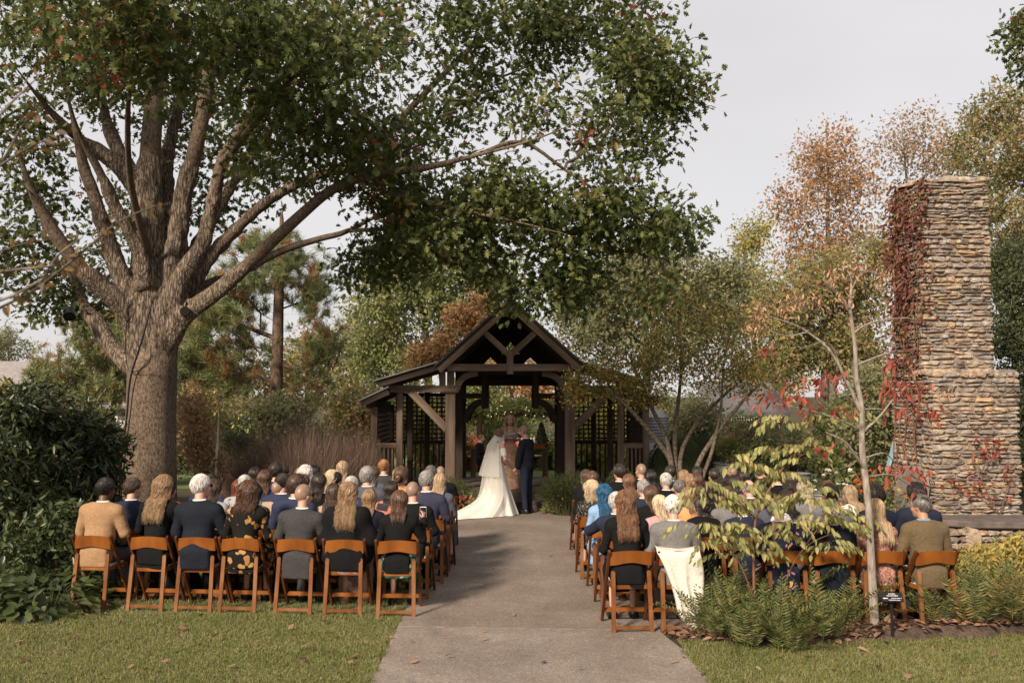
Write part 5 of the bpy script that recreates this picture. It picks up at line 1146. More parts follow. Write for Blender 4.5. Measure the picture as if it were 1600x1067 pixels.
# creeper
M['creeper'] = leafmat('creeper_leaf', OLIVE((0.10,0.035,0.03),(0.16,0.045,0.036),(0.21,0.075,0.045),(0.19,0.15,0.06)), trans=0.3, patch=0.35, pscale=1.2)
M['creeper_red'] = leafmat('creeper_red', OLIVE((0.18,0.035,0.03),(0.28,0.06,0.045),(0.24,0.10,0.05)), trans=0.3, patch=0.2, pscale=1.5)
rv = np.random.default_rng(181); cr = thing('creeper_vine', 'dark red creeper climbing the shaded side of the stone chimney', 'vine', (6.85,17.3,0))
n = 1150; kc = rv.integers(0,46,n); cy_ = rv.uniform(16.75,17.95,46); cz_ = 2.5+rv.random(46)**.7*(TOPZ-2.6); y = np.clip(cy_[kc] + rv.normal(size=n)*.13, 16.66, 18.02); z = np.minimum(cz_[kc] + rv.normal(size=n)*.22, TOPZ+.03)
x = 6.84 + rv.normal(size=n)*0.05 - 0.04; pos = np.stack([x-6.85, y-17.3, z],1)
n2 = 200; p2 = np.stack([rv.uniform(-.02,.35,n2)*rv.random(n2), np.full(n2,16.64-17.3)+rv.normal(size=n2)*.04, 3.0+rv.random(n2)**.6*(TOPZ-3.0)],1); pos = np.concatenate([pos,p2]); n += n2
link('foliage', leaf_mesh('foliage', pos, rv.normal(size=(n,3))*.5+np.array([-.4,-.1,-.7]), rv.uniform(.06,.12,n), 'ovate', rv, flat=.1), cr, M['creeper'])
mb = MB()
for k in range(7):
    yy = -0.5+.17*k; pts = [(-.02, yy*.4, .0)] + [(-.02+rv.normal()*.02, yy+rv.normal()*.08, zz) for zz in np.arange(.7, TOPZ-.2, .5)]
    mb.tube(curve(pts,3), np.linspace(.016,.004,len(curve(pts,3))), 4, cap=False)
mb.build('stem', M['stem_red'], cr, fix=False)
cr2 = thing('creeper_vine', 'thin creeper with scattered scarlet leaves on the chimney front above the ledge', 'vine', (7.85,16.12,.40))
mb = MB(); tp = []
for L in ([(0,0,0),(-.2,-.02,.35),(-.35,-.02,.75),(-.30,-.02,1.2)],[(-.1,0,.15),(-.5,-.02,.5),(-.75,-.02,.55)],[(0,0,.05),(.12,-.02,.5),(.18,-.02,.8)],[(-.3,-.02,.7),(-.1,-.02,1.05),(.05,-.02,1.15)]):
    cpt = curve(L,4); mb.tube(cpt, np.linspace(.012,.004,len(cpt)), 4, cap=False); tp += cpt[3:]
mb.build('stem', M['stem_red'], cr2, fix=False); tp = np.array(tp); i = rv.integers(0,len(tp),85)
link('foliage', leaf_mesh('foliage', tp[i]+rv.normal(size=(85,3))*np.array([.07,.02,.07]), rv.normal(size=(85,3))*.6+np.array([0,-.2,-.6]), rv.uniform(.06,.13,85), 'ovate', rv, flat=.1), cr2, M['creeper_red'])

# ================================================================== plant sign
M['black'] = solid('black_plastic', (0.012,0.012,0.014), rough=0.4, var=.1); M['white_print'] = solid('white_print', (0.62,0.6,0.58), var=.05)
sg = P(1394,978,9.62); sign = thing('plant_sign', 'small black plant-name plate on a thin stake beside the young tree', 'sign', (sg.x, sg.y, .075), -0.05)
MB().box((0,0,.165), (.022,.014,.35)).build('stake', M['black'], sign)
plate = MB().box((0,0,0), (.205,.10,.008)).build('plate', M['black'], sign, loc=(0,-.02,.35), rot=(math.radians(48),0,0), bevel=.002)
mb = MB(); rq = random.Random(9)
for (xa, xb, yy, hh) in ((-.03,.03,.034,.010),(-.05,.05,.014,.010),(-.09,-.045,-.014,.012),(-.01,.085,-.012,.006),(-.04,.07,-.032,.007)):
    x = xa
    while x < xb:
        w = rq.uniform(.003,.008); mb.box((x+w/2, yy, .0048), (w, hh*rq.uniform(.7,1), .0012)); x += w + rq.uniform(.0012,.003)
o = mb.build('lettering', M['white_print'], plate, fix=False); o['kind'] = 'stuff'

# ================================================================== tank, planters, shed, house, fence
M['galv'] = pmat('galvanised', [(0.3,(0.17,0.172,0.172)),(0.7,(0.27,0.27,0.266))], scale=3, rough=0.5, metal=0.5)
M['whitepaint'] = solid('white_paint', (0.55,0.53,0.50), var=.08)
TY = 25.5; tank = thing('water_tank', 'ribbed galvanised water tank with cone roof beside the pavilion', 'tank', (XP(1017,TY), TY, 0))
R = 27*TY/FPX; z0, z1 = ZP(690,TY), ZP(652,TY); prof = []
for i in range(49): f = i/48; prof.append((R*(1+.012*math.sin(f*2*PI*8)), z0+(z1-z0)*f))
MB().lathe(prof, n=32).build('body', M['galv'], tank)
MB().lathe([(R*1.06,z1),(R*1.06,z1+.02),(.08,ZP(636,TY)),(0.0,ZP(635,TY))], n=32).build('roof', M['galv'], tank)
MB().lathe([(R*1.02,0),(R*1.02,z0)], n=32).build('base', M['whitepaint'], tank)
def planter(px, Y, r, h, label):
    t = thing('corrugated_planter', label, 'planter', (XP(px,Y),Y,0)); prof = [(r*(1+.022*math.sin(f*2*PI*7)), h*f) for f in np.linspace(0,1,50)]
    MB().lathe(prof + [(r*1.03,h),(r*1.03,h+.02),(r*.94,h+.02),(r*.94,h-.06),(0,h-.06)], n=36).build('tub', M['galv'], t)
    MB().lathe([(r*.93,h-.05),(0.001,h-.03)], n=24).build('earth', M['soil'], t); return t
planter(1137,20.2,.30,.95,'corrugated steel planter tub holding the bright green feathery plant'); planter(1240,19.5,.30,.80,'corrugated steel planter tub behind the drooping sapling leaves'); planter(1290,17.4,.40,.62,'low corrugated steel planter tub beside the white flowers')
M['redwall'] = solid('red_brown_boards', (0.15,0.05,0.035), var=.2); SHY = 29; shed = thing('shed', 'low dark shed with grey roof and icicle lights along its eave', 'shed', (XP(1175,SHY), SHY+1.5, 0))
x0, x1 = XP(1110,SHY)-shed.location.x, XP(1235,SHY)-shed.location.x; ze = ZP(650,SHY); zr = ZP(612,SHY)
MB().box(((x0+x1)/2,0.4,ze/2), (x1-x0-.3,2.4,ze)).build('wall', M['redwall'], shed)
mb = MB(); mb.add([(x0,-1.5,ze),(x1,-1.5,ze),(x1-.1,.5,zr+.25),(x0-.1,.5,zr+.25),(x0,-1.5,ze+.09),(x1,-1.5,ze+.09),(x1-.1,.5,zr+.34),(x0-.1,.5,zr+.34)], [(0,1,2,3),(4,7,6,5),(0,4,5,1),(1,5,6,2),(2,6,7,3),(3,7,4,0)]); mb.build('roof', M['roofmetal'], shed)
mb = MB(); rr2 = random.Random(6)
for i in range(26):
    xx = x0+.25+(x1-x0-.5)*i/25
    for k in range(rr2.randint(2,5)): mb.ell((xx,-1.47,ze-.04-.07*k), (.016,.016,.024), 6, 4)
M['bulb'] = bpy.data.materials.new('light_bulb'); M['bulb'].use_nodes = True
_b = M['bulb'].node_tree.nodes['Principled BSDF']; _b.inputs['Base Color'].default_value = (.8,.75,.65,1); _b.inputs['Emission Color'].default_value = (1,.85,.65,1); _b.inputs['Emission Strength'].default_value = .25
o = mb.build('icicle_lights', M['bulb'], shed); o['kind'] = 'stuff'
HY = 46; house = thing('house', 'grey-roofed house behind the bushy pine', 'house', (XP(20,HY), HY+3, 0))
hx0, hx1 = XP(-150,HY)-house.location.x, XP(205,HY)-house.location.x; ze = ZP(640,HY); zr = ZP(563,HY)
M['shingle'] = pmat('grey_shingle', [(0.3,(0.19,0.17,0.165)),(0.7,(0.27,0.245,0.24))], scale=6, rough=.95, bump=.3); M['siding'] = solid('pale_siding', (0.40,0.38,0.36), var=.08)
MB().box(((hx0+hx1)/2,2.4,ze/2), (hx1-hx0-.8,4.2,ze)).build('wall', M['siding'], house)
mb = MB(); mb.add([(hx0,-.3,ze),(hx1,-.3,ze),(hx1,2.6,zr),(hx0,2.6,zr),(hx0,5.4,ze),(hx1,5.4,ze),(hx0,-.3,ze+.15),(hx1,-.3,ze+.15),(hx1,2.6,zr+.15),(hx0,2.6,zr+.15),(hx0,5.4,ze+.15),(hx1,5.4,ze+.15)], [(0,1,2,3),(3,2,5,4),(6,9,8,7),(9,10,11,8),(0,6,7,1),(1,7,8,2),(2,8,11,5),(5,11,10,4),(4,10,9,3),(3,9,6,0)]); mb.build('roof', M['shingle'], house)
for px in (120,60):
    w = MB().box((0,0,0), (1.3,.08,1.0)).build('window', M['whitepaint'], house, loc=(XP(px,HY)-house.location.x, .27, ze-.85)); MB().box((0,-.03,0), (1.1,.06,.82)).build('pane', M['near_black'], w)
FNY = 18.4; fence = thing('wooden_fence', 'short rough wooden fence with brown post beyond the oak trunk', 'fence', (XP(172,FNY), FNY, 0))
M['fencewood'] = pmat('fence_wood', [(0.3,(0.12,0.07,0.04)),(0.7,(0.22,0.135,0.08))], scale=4, stretch=(.5,3,3), bump=.4, rnd=True)
beam('post', (0,0,-.02), (0,0,1.30), .14, .14, M['fencewood'], fence); beam('rail', (-1.5,.05,.9), (.9,.05,1.05), .06, .11, M['fencewood'], fence); beam('rail', (-1.5,.05,.45), (.9,.05,.5), .06, .11, M['fencewood'], fence)
for k in range(4): beam('picket', (.18+.16*k,0.1,.02), (.18+.16*k,.1,1.12), .05, .02, M['wood'], fence)
# flower beds
def flowers(label, px, Y, n, r, h, col, seed, leaf='lf_green', fs=.035):
    rng = np.random.default_rng(seed); t = broad('flower_plant', label, XP(px,Y), Y, r, 170, M[leaf], seed, size=.07, h=h, cat='flowers', group='flower beds beside the chimney')
    for i in range(n):
        a = rng.uniform(0,2*PI); q_ = r*math.sqrt(rng.random()); p = (q_*math.cos(a), q_*math.sin(a), h*(1.1-(q_/r)**2*.45)+rng.uniform(-.06,.05))
        o = link('blossom', BL, t); setmat(o, col, 0); o.location = p; k = fs*rng.uniform(.8,1.3); o.scale = (k,k,k); o.rotation_euler = (rng.uniform(-.5,.7),rng.uniform(-.5,.5),rng.uniform(0,6))
mb = MB()
for k in range(3):
    for j in range(9):
        a = 2*PI*j/9 + k*.3; rr_ = 1-.28*k; c = (math.cos(a), math.sin(a)); b = len(mb.v)
        mb.add([(0,0,.1+.2*k),(c[0]*rr_*.6-c[1]*.3, c[1]*rr_*.6+c[0]*.3, .22+.22*k),(c[0]*rr_, c[1]*rr_, .08+.26*k),(c[0]*rr_*.6+c[1]*.3, c[1]*rr_*.6-c[0]*.3, .22+.22*k)], [(0,1,2,3)])
BL = mb.mesh('blossom')
for nm, c in (('f_orange',(0.60,0.10,0.02)),('f_white',(0.70,0.66,0.58)),('f_yellow',(0.62,0.36,0.03)),('f_red',(0.45,0.03,0.03)),('f_coral',(0.62,0.17,0.10)),('f_peach',(0.70,0.40,0.25))): M[nm] = solid(nm, c, var=.15, rough=.7)
flowers('mound of white flowers behind the blonde guests', 1300, 17.6, 26, .42, .92, M['f_white'], 190); flowers('mound of white flowers next to the low corrugated planter', 1320, 18.2, 22, .42, .95, M['f_white'], 191)
flowers('bright orange marigolds behind the young tree trunk', 1345, 17.4, 26, .36, .88, M['f_orange'], 192); flowers('orange and green marigolds between trunk and chimney', 1375, 18.0, 20, .40, .98, M['f_orange'], 193)
flowers('yellow marigolds at the foot of the chimney side', 1392, 16.9, 26, .36, .72, M['f_yellow'], 194); flowers('yellow flowers farther back beside the chimney', 1415, 17.9, 16, .34, .95, M['f_yellow'], 195)
broad('dark_foliage_plant', 'low plant with nearly black leaves between the flower mounds', XP(1325,17.2), 17.2, .30, 150, M['lf_dark2'] if 'lf_dark2' in M else leafmat('black_leaf', OLIVE((0.012,0.008,0.010),(0.03,0.018,0.02)), trans=.1), 196, size=.09, h=.7)
# floral arrangements flanking the steps
def arrangement(label, px, py, seed, r, h):
    g = G(px,py); rng = np.random.default_rng(seed); t = thing('flower_arrangement', label, 'flowers', (g.x,g.y,0.012), 0, 'aisle flower arrangements'); n = 330
    a = rng.uniform(0,2*PI,n); q_ = r*np.sqrt(rng.random(n)); z = h*(1-(q_/r)**1.3)*rng.uniform(.15,1.0,n)+.03; pos = np.stack([q_*np.cos(a), q_*np.sin(a)*.7, z],1)
    _g = link('greenery', leaf_mesh('greenery', pos, np.stack([np.cos(a),np.sin(a),rng.uniform(-.3,.9,n)],1)+rng.normal(size=(n,3))*.5, rng.uniform(.07,.13,n), 'lance', rng), t, M['lf_green']); _g['kind'] = 'stuff'
    for i in range(34):
        a = rng.uniform(0,2*PI); q1 = r*.95*math.sqrt(rng.random()); p = (q1*math.cos(a), q1*math.sin(a)*.7-.03, .05+h*(1-(q1/r)**1.3)*rng.uniform(.4,1.08))
        o = link('blossom', BL, t); setmat(o, M[['f_orange','f_red','f_coral','f_peach','f_white','f_coral'][int(rng.integers(0,6))]]); k = rng.uniform(.035,.06); o.location = p; o.scale = (k,k,k); o.rotation_euler = (rng.uniform(.2,1.2),rng.uniform(-.5,.5),rng.uniform(0,6))
    return t
arrangement('red, coral and white floor flower arrangement beside the bride\'s train', 722, 806, 197, .38, .50); arrangement('red, coral and white floor flower arrangement at the steps on the groom side', 880, 803, 198, .42, .62)

# ================================================================== beyond the pavilion: vine arbour with bulbs, red tables
AY = 36; arb = thing('vine_arbour', 'long vine-covered arbour hung with string bulbs beyond the pavilion', 'arbour', (0,AY,0))
for px in (690,748,880,930): 
    for d in (0,2.0): beam('post', (XP(px,AY),d,0), (XP(px,AY),d,1.62), .14,.14, M['wood'], arb)
for d in (0,2.0): beam('beam', (XP(640,AY),d,1.62), (XP(970,AY),d,1.62), .12,.22, M['wood_dark'], arb)
rg = np.random.default_rng(200); n = 9000; X = rg.uniform(XP(640,AY),XP(970,AY),n); Y_ = rg.uniform(-.5,2.5,n); zt = 1.80; Z = zt + rg.normal(size=n)*.13 - np.where(rg.random(n)<.25, rg.random(n)*.45, 0) + .1*np.sin(X*1.7)
link('foliage', leaf_mesh('foliage', np.stack([X,Y_,Z],1), rg.normal(size=(n,3)), rg.uniform(.09,.17,n), 'ovate', rg), arb, M['lf_bright'])
mb = MB()
for k in range(46): mb.ell((rg.uniform(XP(690,AY),XP(930,AY)), rg.uniform(-.7,-.5), zt+rg.uniform(-.25,.25)), (.016,.016,.02), 6, 4)
o = mb.build('string_bulbs', M['bulb'], arb); o['kind'] = 'stuff'
M['redcloth'] = pmat('red_cloth', [(0.3,(0.33,0.035,0.022)),(0.7,(0.45,0.055,0.03))], scale=5, rough=.85, sheen=.2)
M['glass'] = solid('pale_glass', (0.55,0.53,0.50), rough=.2, var=.05)
def red_table(px, Y, label):
    t = thing('banquet_table', label, 'table', (XP(px,Y),Y,0), 0, 'red tables beyond the pavilion'); prof = [(.80,.76),(.82,.75),(.83,.70)]
    mb = MB(); n = 40; rows = [(0,.765,0),(.80,.765,0),(.825,.74,.003),(.84,.4,.03),(.86,.02,.045)]
    for r0,z,am in rows:
        for j in range(n): a = 2*PI*j/n; rr_ = r0+am*math.sin(a*11); mb.v.append((rr_*math.cos(a), rr_*math.sin(a), z))
    for i in range(len(rows)-1):
        for j in range(n): mb.f.append((i*n+j, i*n+(j+1)%n, (i+1)*n+(j+1)%n, (i+1)*n+j)); mb.sm.append(True)
    mb.build('tablecloth', M['redcloth'], t, fix=False)
    mb = MB(); mb.ell((.0,0,.86), (.14,.14,.10), 10, 6); mb.build('centrepiece', M['f_coral'], t)
    for k in range(6):
        a = k*1.05+.3; MB().lathe([(.02,0),(.004,.02),(.004,.08),(.03,.10),(.034,.17)], n=10).build('wine_glass', M['glass'], t, loc=(.55*math.cos(a),.55*math.sin(a),.766))
red_table(764,31.5,'red-clothed round table left of the officiant on the far lawn'); red_table(815,33,'red-clothed round table hidden behind the bridal pair'); red_table(850,32,'red-clothed round table by the right post of the opening'); red_table(738,35,'red-clothed round table behind the left post of the opening'); red_table(690,33,'red-clothed round table behind the left lattice'); red_table(920,33,'red-clothed round table behind the right lattice')

# ================================================================== lamps and cables on the oak
M['lampmetal'] = solid('lamp_metal', (0.02,0.02,0.02), rough=.4, metal=.5)
def flood(label, px, py, dy, rot, s=1.0):
    p = P(px,py,OY+dy); t = thing('floodlight', label, 'lamp', tuple(p), 0, 'floodlights fixed in the oak'); 
    b = MB().lathe([(.02,-.14),(.06,-.12),(.075,0),(.10,.06),(.10,.075)], n=16).build('housing', M['lampmetal'], t, rot=rot); MB().lathe([(.092,.07),(.001,.075)], n=16).build('lens', M['near_black'], b)
    MB().tube([(0,0,0),(0,.03,.12),(0,.08,.22)], .015, 6).build('bracket', M['lampmetal'], t); t.scale = (s,s,s); return t
flood('black floodlight hanging under the left-hand oak limb', 109, 490, -.2, (2.4,0,.3)); flood('black floodlight strapped at the fork of the lowest right limb', 289, 488, -.45, (1.2,.9,0), .8)
def cable(label, pts, r=.012):
    p = [P(x,y,OY+d) for x,y,d in pts]; c = curve(p,6); o = MB().tube(c, r, 6).build('power_cable', M['black'], None); tag(o, label, 'cable', 'power cables on the oak')
cable('thick black cable running down the left edge of the oak trunk', [(238,470,-.62),(222,530,-.62),(204,590,-.44),(198,650,-.37),(190,720,-.36),(184,800,-.38),(180,836,-.3)], .016); cable('thin black cable looped round the oak fork', [(200,470,-.55),(196,540,-.42),(203,580,-.42),(232,568,-.58),(236,540,-.62)], .008)
cable('black wire hanging from the right limbs of the oak', [(290,400,-.55),(287,450,-.5),(286,488,-.45)], .007)
M['bluesign'] = solid('pale_blue_board', (0.22,0.36,0.45), var=.1)
bo = beam('notice_board', Vector((XP(1384,18.3),18.3,ZP(736,18.3))), Vector((XP(1397,18.3),18.3,ZP(690,18.3))), .03, .16, M['bluesign']); tag(bo, 'tilted pale blue board beside the chimney behind the scarlet leaves', 'board')
o = MB().box((0,0,.04), (.04,.04,1.0)).build('stand', M['wood'], bo); o.location = (-.3,.03,-.0); o.rotation_euler = (0,PI/2-.3,0)
# ================================================================== wooden folding chairs
M['chairwood'] = pmat('varnished_wood', [(0.3,(0.12,0.035,0.007)),(0.5,(0.20,0.062,0.011)),(0.72,(0.28,0.098,0.019))], scale=4, stretch=(1.2,1.2,.35), rough=0.36, spec=.35, bump=.08, bscale=30, rnd=True)
M['chairworn'] = pmat('worn_wood', [(0.3,(0.11,0.038,0.012)),(0.5,(0.17,0.065,0.022)),(0.78,(0.25,0.125,0.062))], scale=6, stretch=(1.2,1.2,.5), rough=0.65, spec=.15, bump=.15, bscale=30, rnd=True)
M['chairdark'] = pmat('dark_varnished_wood', [(0.3,(0.060,0.018,0.006)),(0.7,(0.125,0.042,0.012))], scale=4, stretch=(1.2,1.2,.35), rough=0.38, spec=.35, rnd=True)
M['seatpad'] = solid('white_vinyl', (0.62,0.59,0.54), rough=.5, var=.06)
def chair_parts():
    P_ = []
    def bmesh_(mb, bev=.004):
        me = mb.mesh('c'); bm = bmesh.new(); bm.from_mesh(me); bmesh.ops.recalc_face_normals(bm, faces=bm.faces)
        if bev: bmesh.ops.bevel(bm, geom=list(bm.edges), offset=bev, segments=2, affect='EDGES')
        bm.to_mesh(me); bm.free(); return me
    def bar(p0, p1, w, h):
        p0, p1 = Vector(p0), Vector(p1); x = (p1-p0).normalized(); y = Vector((0,1,0)) if abs(x.x) > .9 else Vector((1,0,0)); z = x.cross(y).normalized(); y = z.cross(x)
        R = Matrix((y, z, x)).transposed(); return MB().box((p0+p1)/2, (w, h, (p1-p0).length), R)
    for s in (-1,1):
        P_.append(('back_post', bmesh_(bar((s*.222,-.255,.800),(s*.222,.235,.0),.028,.042)), 'chairdark'))
        mb = bar((s*.180,-.215,.575),(s*.190,-.300,.0),.040,.026); mb.tube([(s*.180,-.228,.577),(s*.180,-.202,.577)], .0205, 12); P_.append(('rear_leg', bmesh_(mb, 0), 'chairworn'))
    n = 14; top = []; bot = []
    for i in range(n+1):
        f = i/n; x = -.208 + .416*f; yb = -.235 - .030*math.sin(PI*f); top.append((x, yb, .778 + .020*math.sin(PI*f))); bot.append((x, yb+.02, .648 + .030*math.sin(PI*f)**2))
    mb = MB()
    for i in range(n+1):
        for p, d in ((top[i],0),(bot[i],0),(bot[i],.02),(top[i],.02)): mb.v.append((p[0], p[1]+d, p[2]))
    for i in range(n):
        for k in range(4): mb.f.append((i*4+k, i*4+(k+1)%4, (i+1)*4+(k+1)%4, (i+1)*4+k)); mb.sm.append(k in (0,2))
    mb.f += [(0,1,2,3),(n*4+3,n*4+2,n*4+1,n*4)]; mb.sm += [False,False]
    _m = bmesh_(mb,0); _m.polygons.foreach_set('use_smooth',[True]*len(_m.polygons)); _m.set_sharp_from_angle(angle=.6); P_.append(('back_slat', _m, 'chairwood'))
    fr = MB()
    for s in (-1,1): fr.box((s*.180,-.0,.432), (.022,.40,.04))
    fr.box((0,-.19,.432), (.34,.022,.04)).box((0,.19,.432), (.34,.022,.04)); P_.append(('seat_frame', bmesh_(fr,0), 'chairwood'))
    P_.append(('seat_pad', sdf_mesh('pad', [('b',(0,0,.456),(.150,.165,.004),.014)], h=.012), 'seatpad'))
    P_.append(('stretcher', bmesh_(MB().box((0,.155,.135),(.42,.020,.045))), 'chairwood')); P_.append(('stretcher', bmesh_(MB().box((0,-.288,.052),(.345,.020,.034))), 'chairworn'))
    P_.append(('stretcher', bmesh_(MB().box((0,-.215,.700-.02),(.40,.012,.02))), 'chairwood')) if False else None
    return P_
CHP = chair_parts()
for n_, me, mt in CHP: me.name = n_; me.materials.append(M[mt])
def chair(label, x, y, rz=0, z=0.0, group='wooden folding chairs for the guests'):
    t = thing('folding_chair', label, 'chair', (x,y,z), rz, group)
    for n_, me, mt in CHP: link(n_, me, t)
    return t

# ================================================================== people
M['skin'] = pmat('skin', [(0.3,(0.42,0.235,0.165)),(0.7,(0.52,0.30,0.215))], scale=9, rough=.5, spec=.35); M['skin_tan'] = pmat('skin_tan', [(0.3,(0.34,0.18,0.115)),(0.7,(0.42,0.235,0.155))], scale=9, rough=.5)
M['skin_dark'] = pmat('skin_dark', [(0.3,(0.09,0.045,0.028)),(0.7,(0.13,0.068,0.042))], scale=9, rough=.45); M['skin_pink'] = pmat('skin_pink', [(0.3,(0.47,0.245,0.18)),(0.7,(0.56,0.32,0.24))], scale=9, rough=.45)
def hairmat(name, c): return leafmat('hair_'+name, [(0,sc(c,.5)),(.5,c),(1,sc(c,1.55))], trans=.08, rough=.42, spec=.45, patch=.25, pscale=18)
HCS = dict(stubble=(0.27,0.165,0.12)); HC = {k: hairmat(k,c) for k,c in dict(black=(0.012,0.010,0.009), dark=(0.028,0.018,0.013), brown=(0.060,0.034,0.021), chestnut=(0.095,0.046,0.025), auburn=(0.165,0.078,0.038), red=(0.13,0.035,0.018), ginger=(0.28,0.125,0.055), bronze=(0.17,0.095,0.045), blonde=(0.36,0.245,0.14), honey=(0.25,0.150,0.078), pale=(0.52,0.40,0.26), grey=(0.26,0.24,0.22), silver=(0.42,0.40,0.37), white=(0.58,0.55,0.51), saltpepper=(0.12,0.105,0.095), blue=(0.015,0.085,0.17), ash=(0.36,0.29,0.21), stubble=(0.30,0.185,0.135)).items()}
def fabric(name, c, var=.14, scale=40, rough=.92, stops=None, pat=None):
    return pmat('cloth_'+name, stops or [(.3,sc(c,1-var)),(.7,sc(c,1+var))], scale=scale, rough=rough, spec=.10, sheen=(.05 if max(c) > .1 else 0), bump=.45, bscale=5, bstretch=(1,1,1.8), detail=4, dist=.035)
CL = {k: fabric(k,c) for k,c in dict(navy=(0.020,0.024,0.042), midnight=(0.013,0.015,0.022), blue=(0.028,0.034,0.066), black=(0.0085,0.0085,0.009), charcoal=(0.045,0.043,0.042), grey=(0.15,0.142,0.138), lightgrey=(0.30,0.29,0.285), camel=(0.29,0.172,0.092), beige=(0.33,0.235,0.17), olive=(0.115,0.082,0.045), white=(0.68,0.65,0.60), skyblue=(0.20,0.33,0.50), orange=(0.55,0.26,0.11), red=(0.30,0.02,0.03), pink=(0.45,0.24,0.24), coral=(0.42,0.15,0.10), plum=(0.22,0.03,0.10), slate=(0.075,0.080,0.10), purple=(0.036,0.036,0.060)).items()}
def printed(name, ground, figs, scale, thr=.45, rough=.9):
    """fabric print: irregular blotches of one or more colours on a ground"""
    m, t, out = _nt('print_'+name); bs = N(t,'ShaderNodeBsdfPrincipled'); t.links.new(bs.outputs[0], out.inputs[0]); bs.inputs['Roughness'].default_value = rough; bs.inputs['Specular IOR Level'].default_value = .15
    v = coords(t); nz = N(t,'ShaderNodeTexNoise'); nz.inputs['Scale'].default_value = scale*.7; t.links.new(v, nz.inputs['Vector'])
    ad = N(t,'ShaderNodeVectorMath', operation='MULTIPLY_ADD'); ad.inputs[1].default_value = (.16,.16,.16); t.links.new(nz.outputs['Color'], ad.inputs[0]); t.links.new(v, ad.inputs[2])
    vo = N(t,'ShaderNodeTexVoronoi'); vo.inputs['Scale'].default_value = scale; t.links.new(ad.outputs[0], vo.inputs['Vector'])
    cr_ = ramp(t, [(i/max(1,len(figs)), c) for i, c in enumerate(figs)], None, 'CONSTANT'); sx_ = N(t,'ShaderNodeSeparateColor'); t.links.new(vo.outputs['Color'], sx_.inputs[0]); t.links.new(sx_.outputs[0], cr_.inputs[0])
    lt = N(t,'ShaderNodeMath', operation='LESS_THAN'); lt.inputs[1].default_value = thr; t.links.new(vo.outputs['Distance'], lt.inputs[0])
    l2 = N(t,'ShaderNodeMath', operation='MULTIPLY'); gt = N(t,'ShaderNodeMath', operation='GREATER_THAN'); gt.inputs[1].default_value = .35; t.links.new(sx_.outputs[1], gt.inputs[0]); t.links.new(lt.outputs[0], l2.inputs[0]); t.links.new(gt.outputs[0], l2.inputs[1])
    mm = N(t,'ShaderNodeMix', data_type='RGBA'); mm.inputs[6].default_value = (*ground,1); t.links.new(l2.outputs[0], mm.inputs[0]); t.links.new(cr_.outputs[0], mm.inputs[7]); t.links.new(mm.outputs[2], bs.inputs['Base Color'])
    return m
CL['goldleaf'] = printed('gold_leaf', (0.010,0.009,0.008), [(0.36,0.19,0.065),(0.30,0.15,0.05)], 13, .46)
CL['animal'] = printed('speckle', (0.30,0.19,0.16), [(0.10,0.05,0.04),(0.14,0.05,0.05)], 45, .5); CL['greenfloral'] = printed('green_floral', (0.020,0.075,0.055), [(0.55,0.52,0.46),(0.03,0.14,0.09),(0.25,0.30,0.22)], 16, .45)
CL['pinkfloral'] = printed('pink_floral', (0.26,0.11,0.085), [(0.45,0.24,0.19),(0.12,0.05,0.05),(0.50,0.34,0.24)], 40, .5); CL['blackfloral'] = printed('black_floral', (0.012,0.012,0.013), [(0.30,0.28,0.24),(0.20,0.15,0.12)], 34, .38)
CL['whitefloral'] = printed('white_floral', (0.62,0.60,0.58), [(0.10,0.12,0.16),(0.35,0.30,0.30)], 26, .35); CL['sunset'] = printed('sunset_floral', (0.42,0.22,0.17), [(0.50,0.16,0.17),(0.48,0.30,0.10),(0.22,0.24,0.12),(0.55,0.36,0.32)], 17, .6); CL['navyfloral'] = printed('navy_floral', (0.015,0.018,0.035), [(0.5,0.2,0.25),(0.55,0.35,0.1)], 14, .35)
M['shoe'] = solid('black_leather', (0.012,0.011,0.010), rough=.35, var=.1); M['shoe_brown'] = solid('brown_leather', (0.09,0.035,0.022), rough=.4, var=.1)

def rz2(p, a, c): 
    x, y = p[0]-c[0], p[1]-c[1]; return (c[0]+x*math.cos(a)-y*math.sin(a), c[1]+x*math.sin(a)+y*math.cos(a), p[2])
def head_prims(hc, yaw, fem, fine=False):
    f = lambda x,y,z: rz2((hc[0]+x,hc[1]+y,hc[2]+z), yaw, hc); R = np.array(Matrix.Rotation(yaw,3,'Z')); w = .95 if fem else 1.0
    p = [('e', f(0,-.010,.018), (.076*w,.095,.100), R, {'k':.02}), ('e', f(0,.034,-.045), (.056*w,.058,.078), R, {'k':.04}), ('e', f(0,.050,-.100), (.030*w,.026,.022), R, {'k':.03}),
         ('c', f(0,.088,.005), f(0,.112,-.036), .010, .014, {'k':.012}), ('e', f(0,.072,.030), (.055,.025,.016), R, {'k':.03}), ('e', f(0,.082,-.068), (.026,.016,.012), R, {'k':.015})]
    for s in (-1,1): p += [('e', f(s*.078*w,-.004,-.012), (.010,.022,.032), R, {'k':.008}), ('e', f(s*.040,.062,-.040), (.022,.022,.020), R, {'k':.02})]
    return p
def limb(a, b, r0, r1, **k): return ('c', a, b, r0, r1, dict(k=k.get('k',.03)))
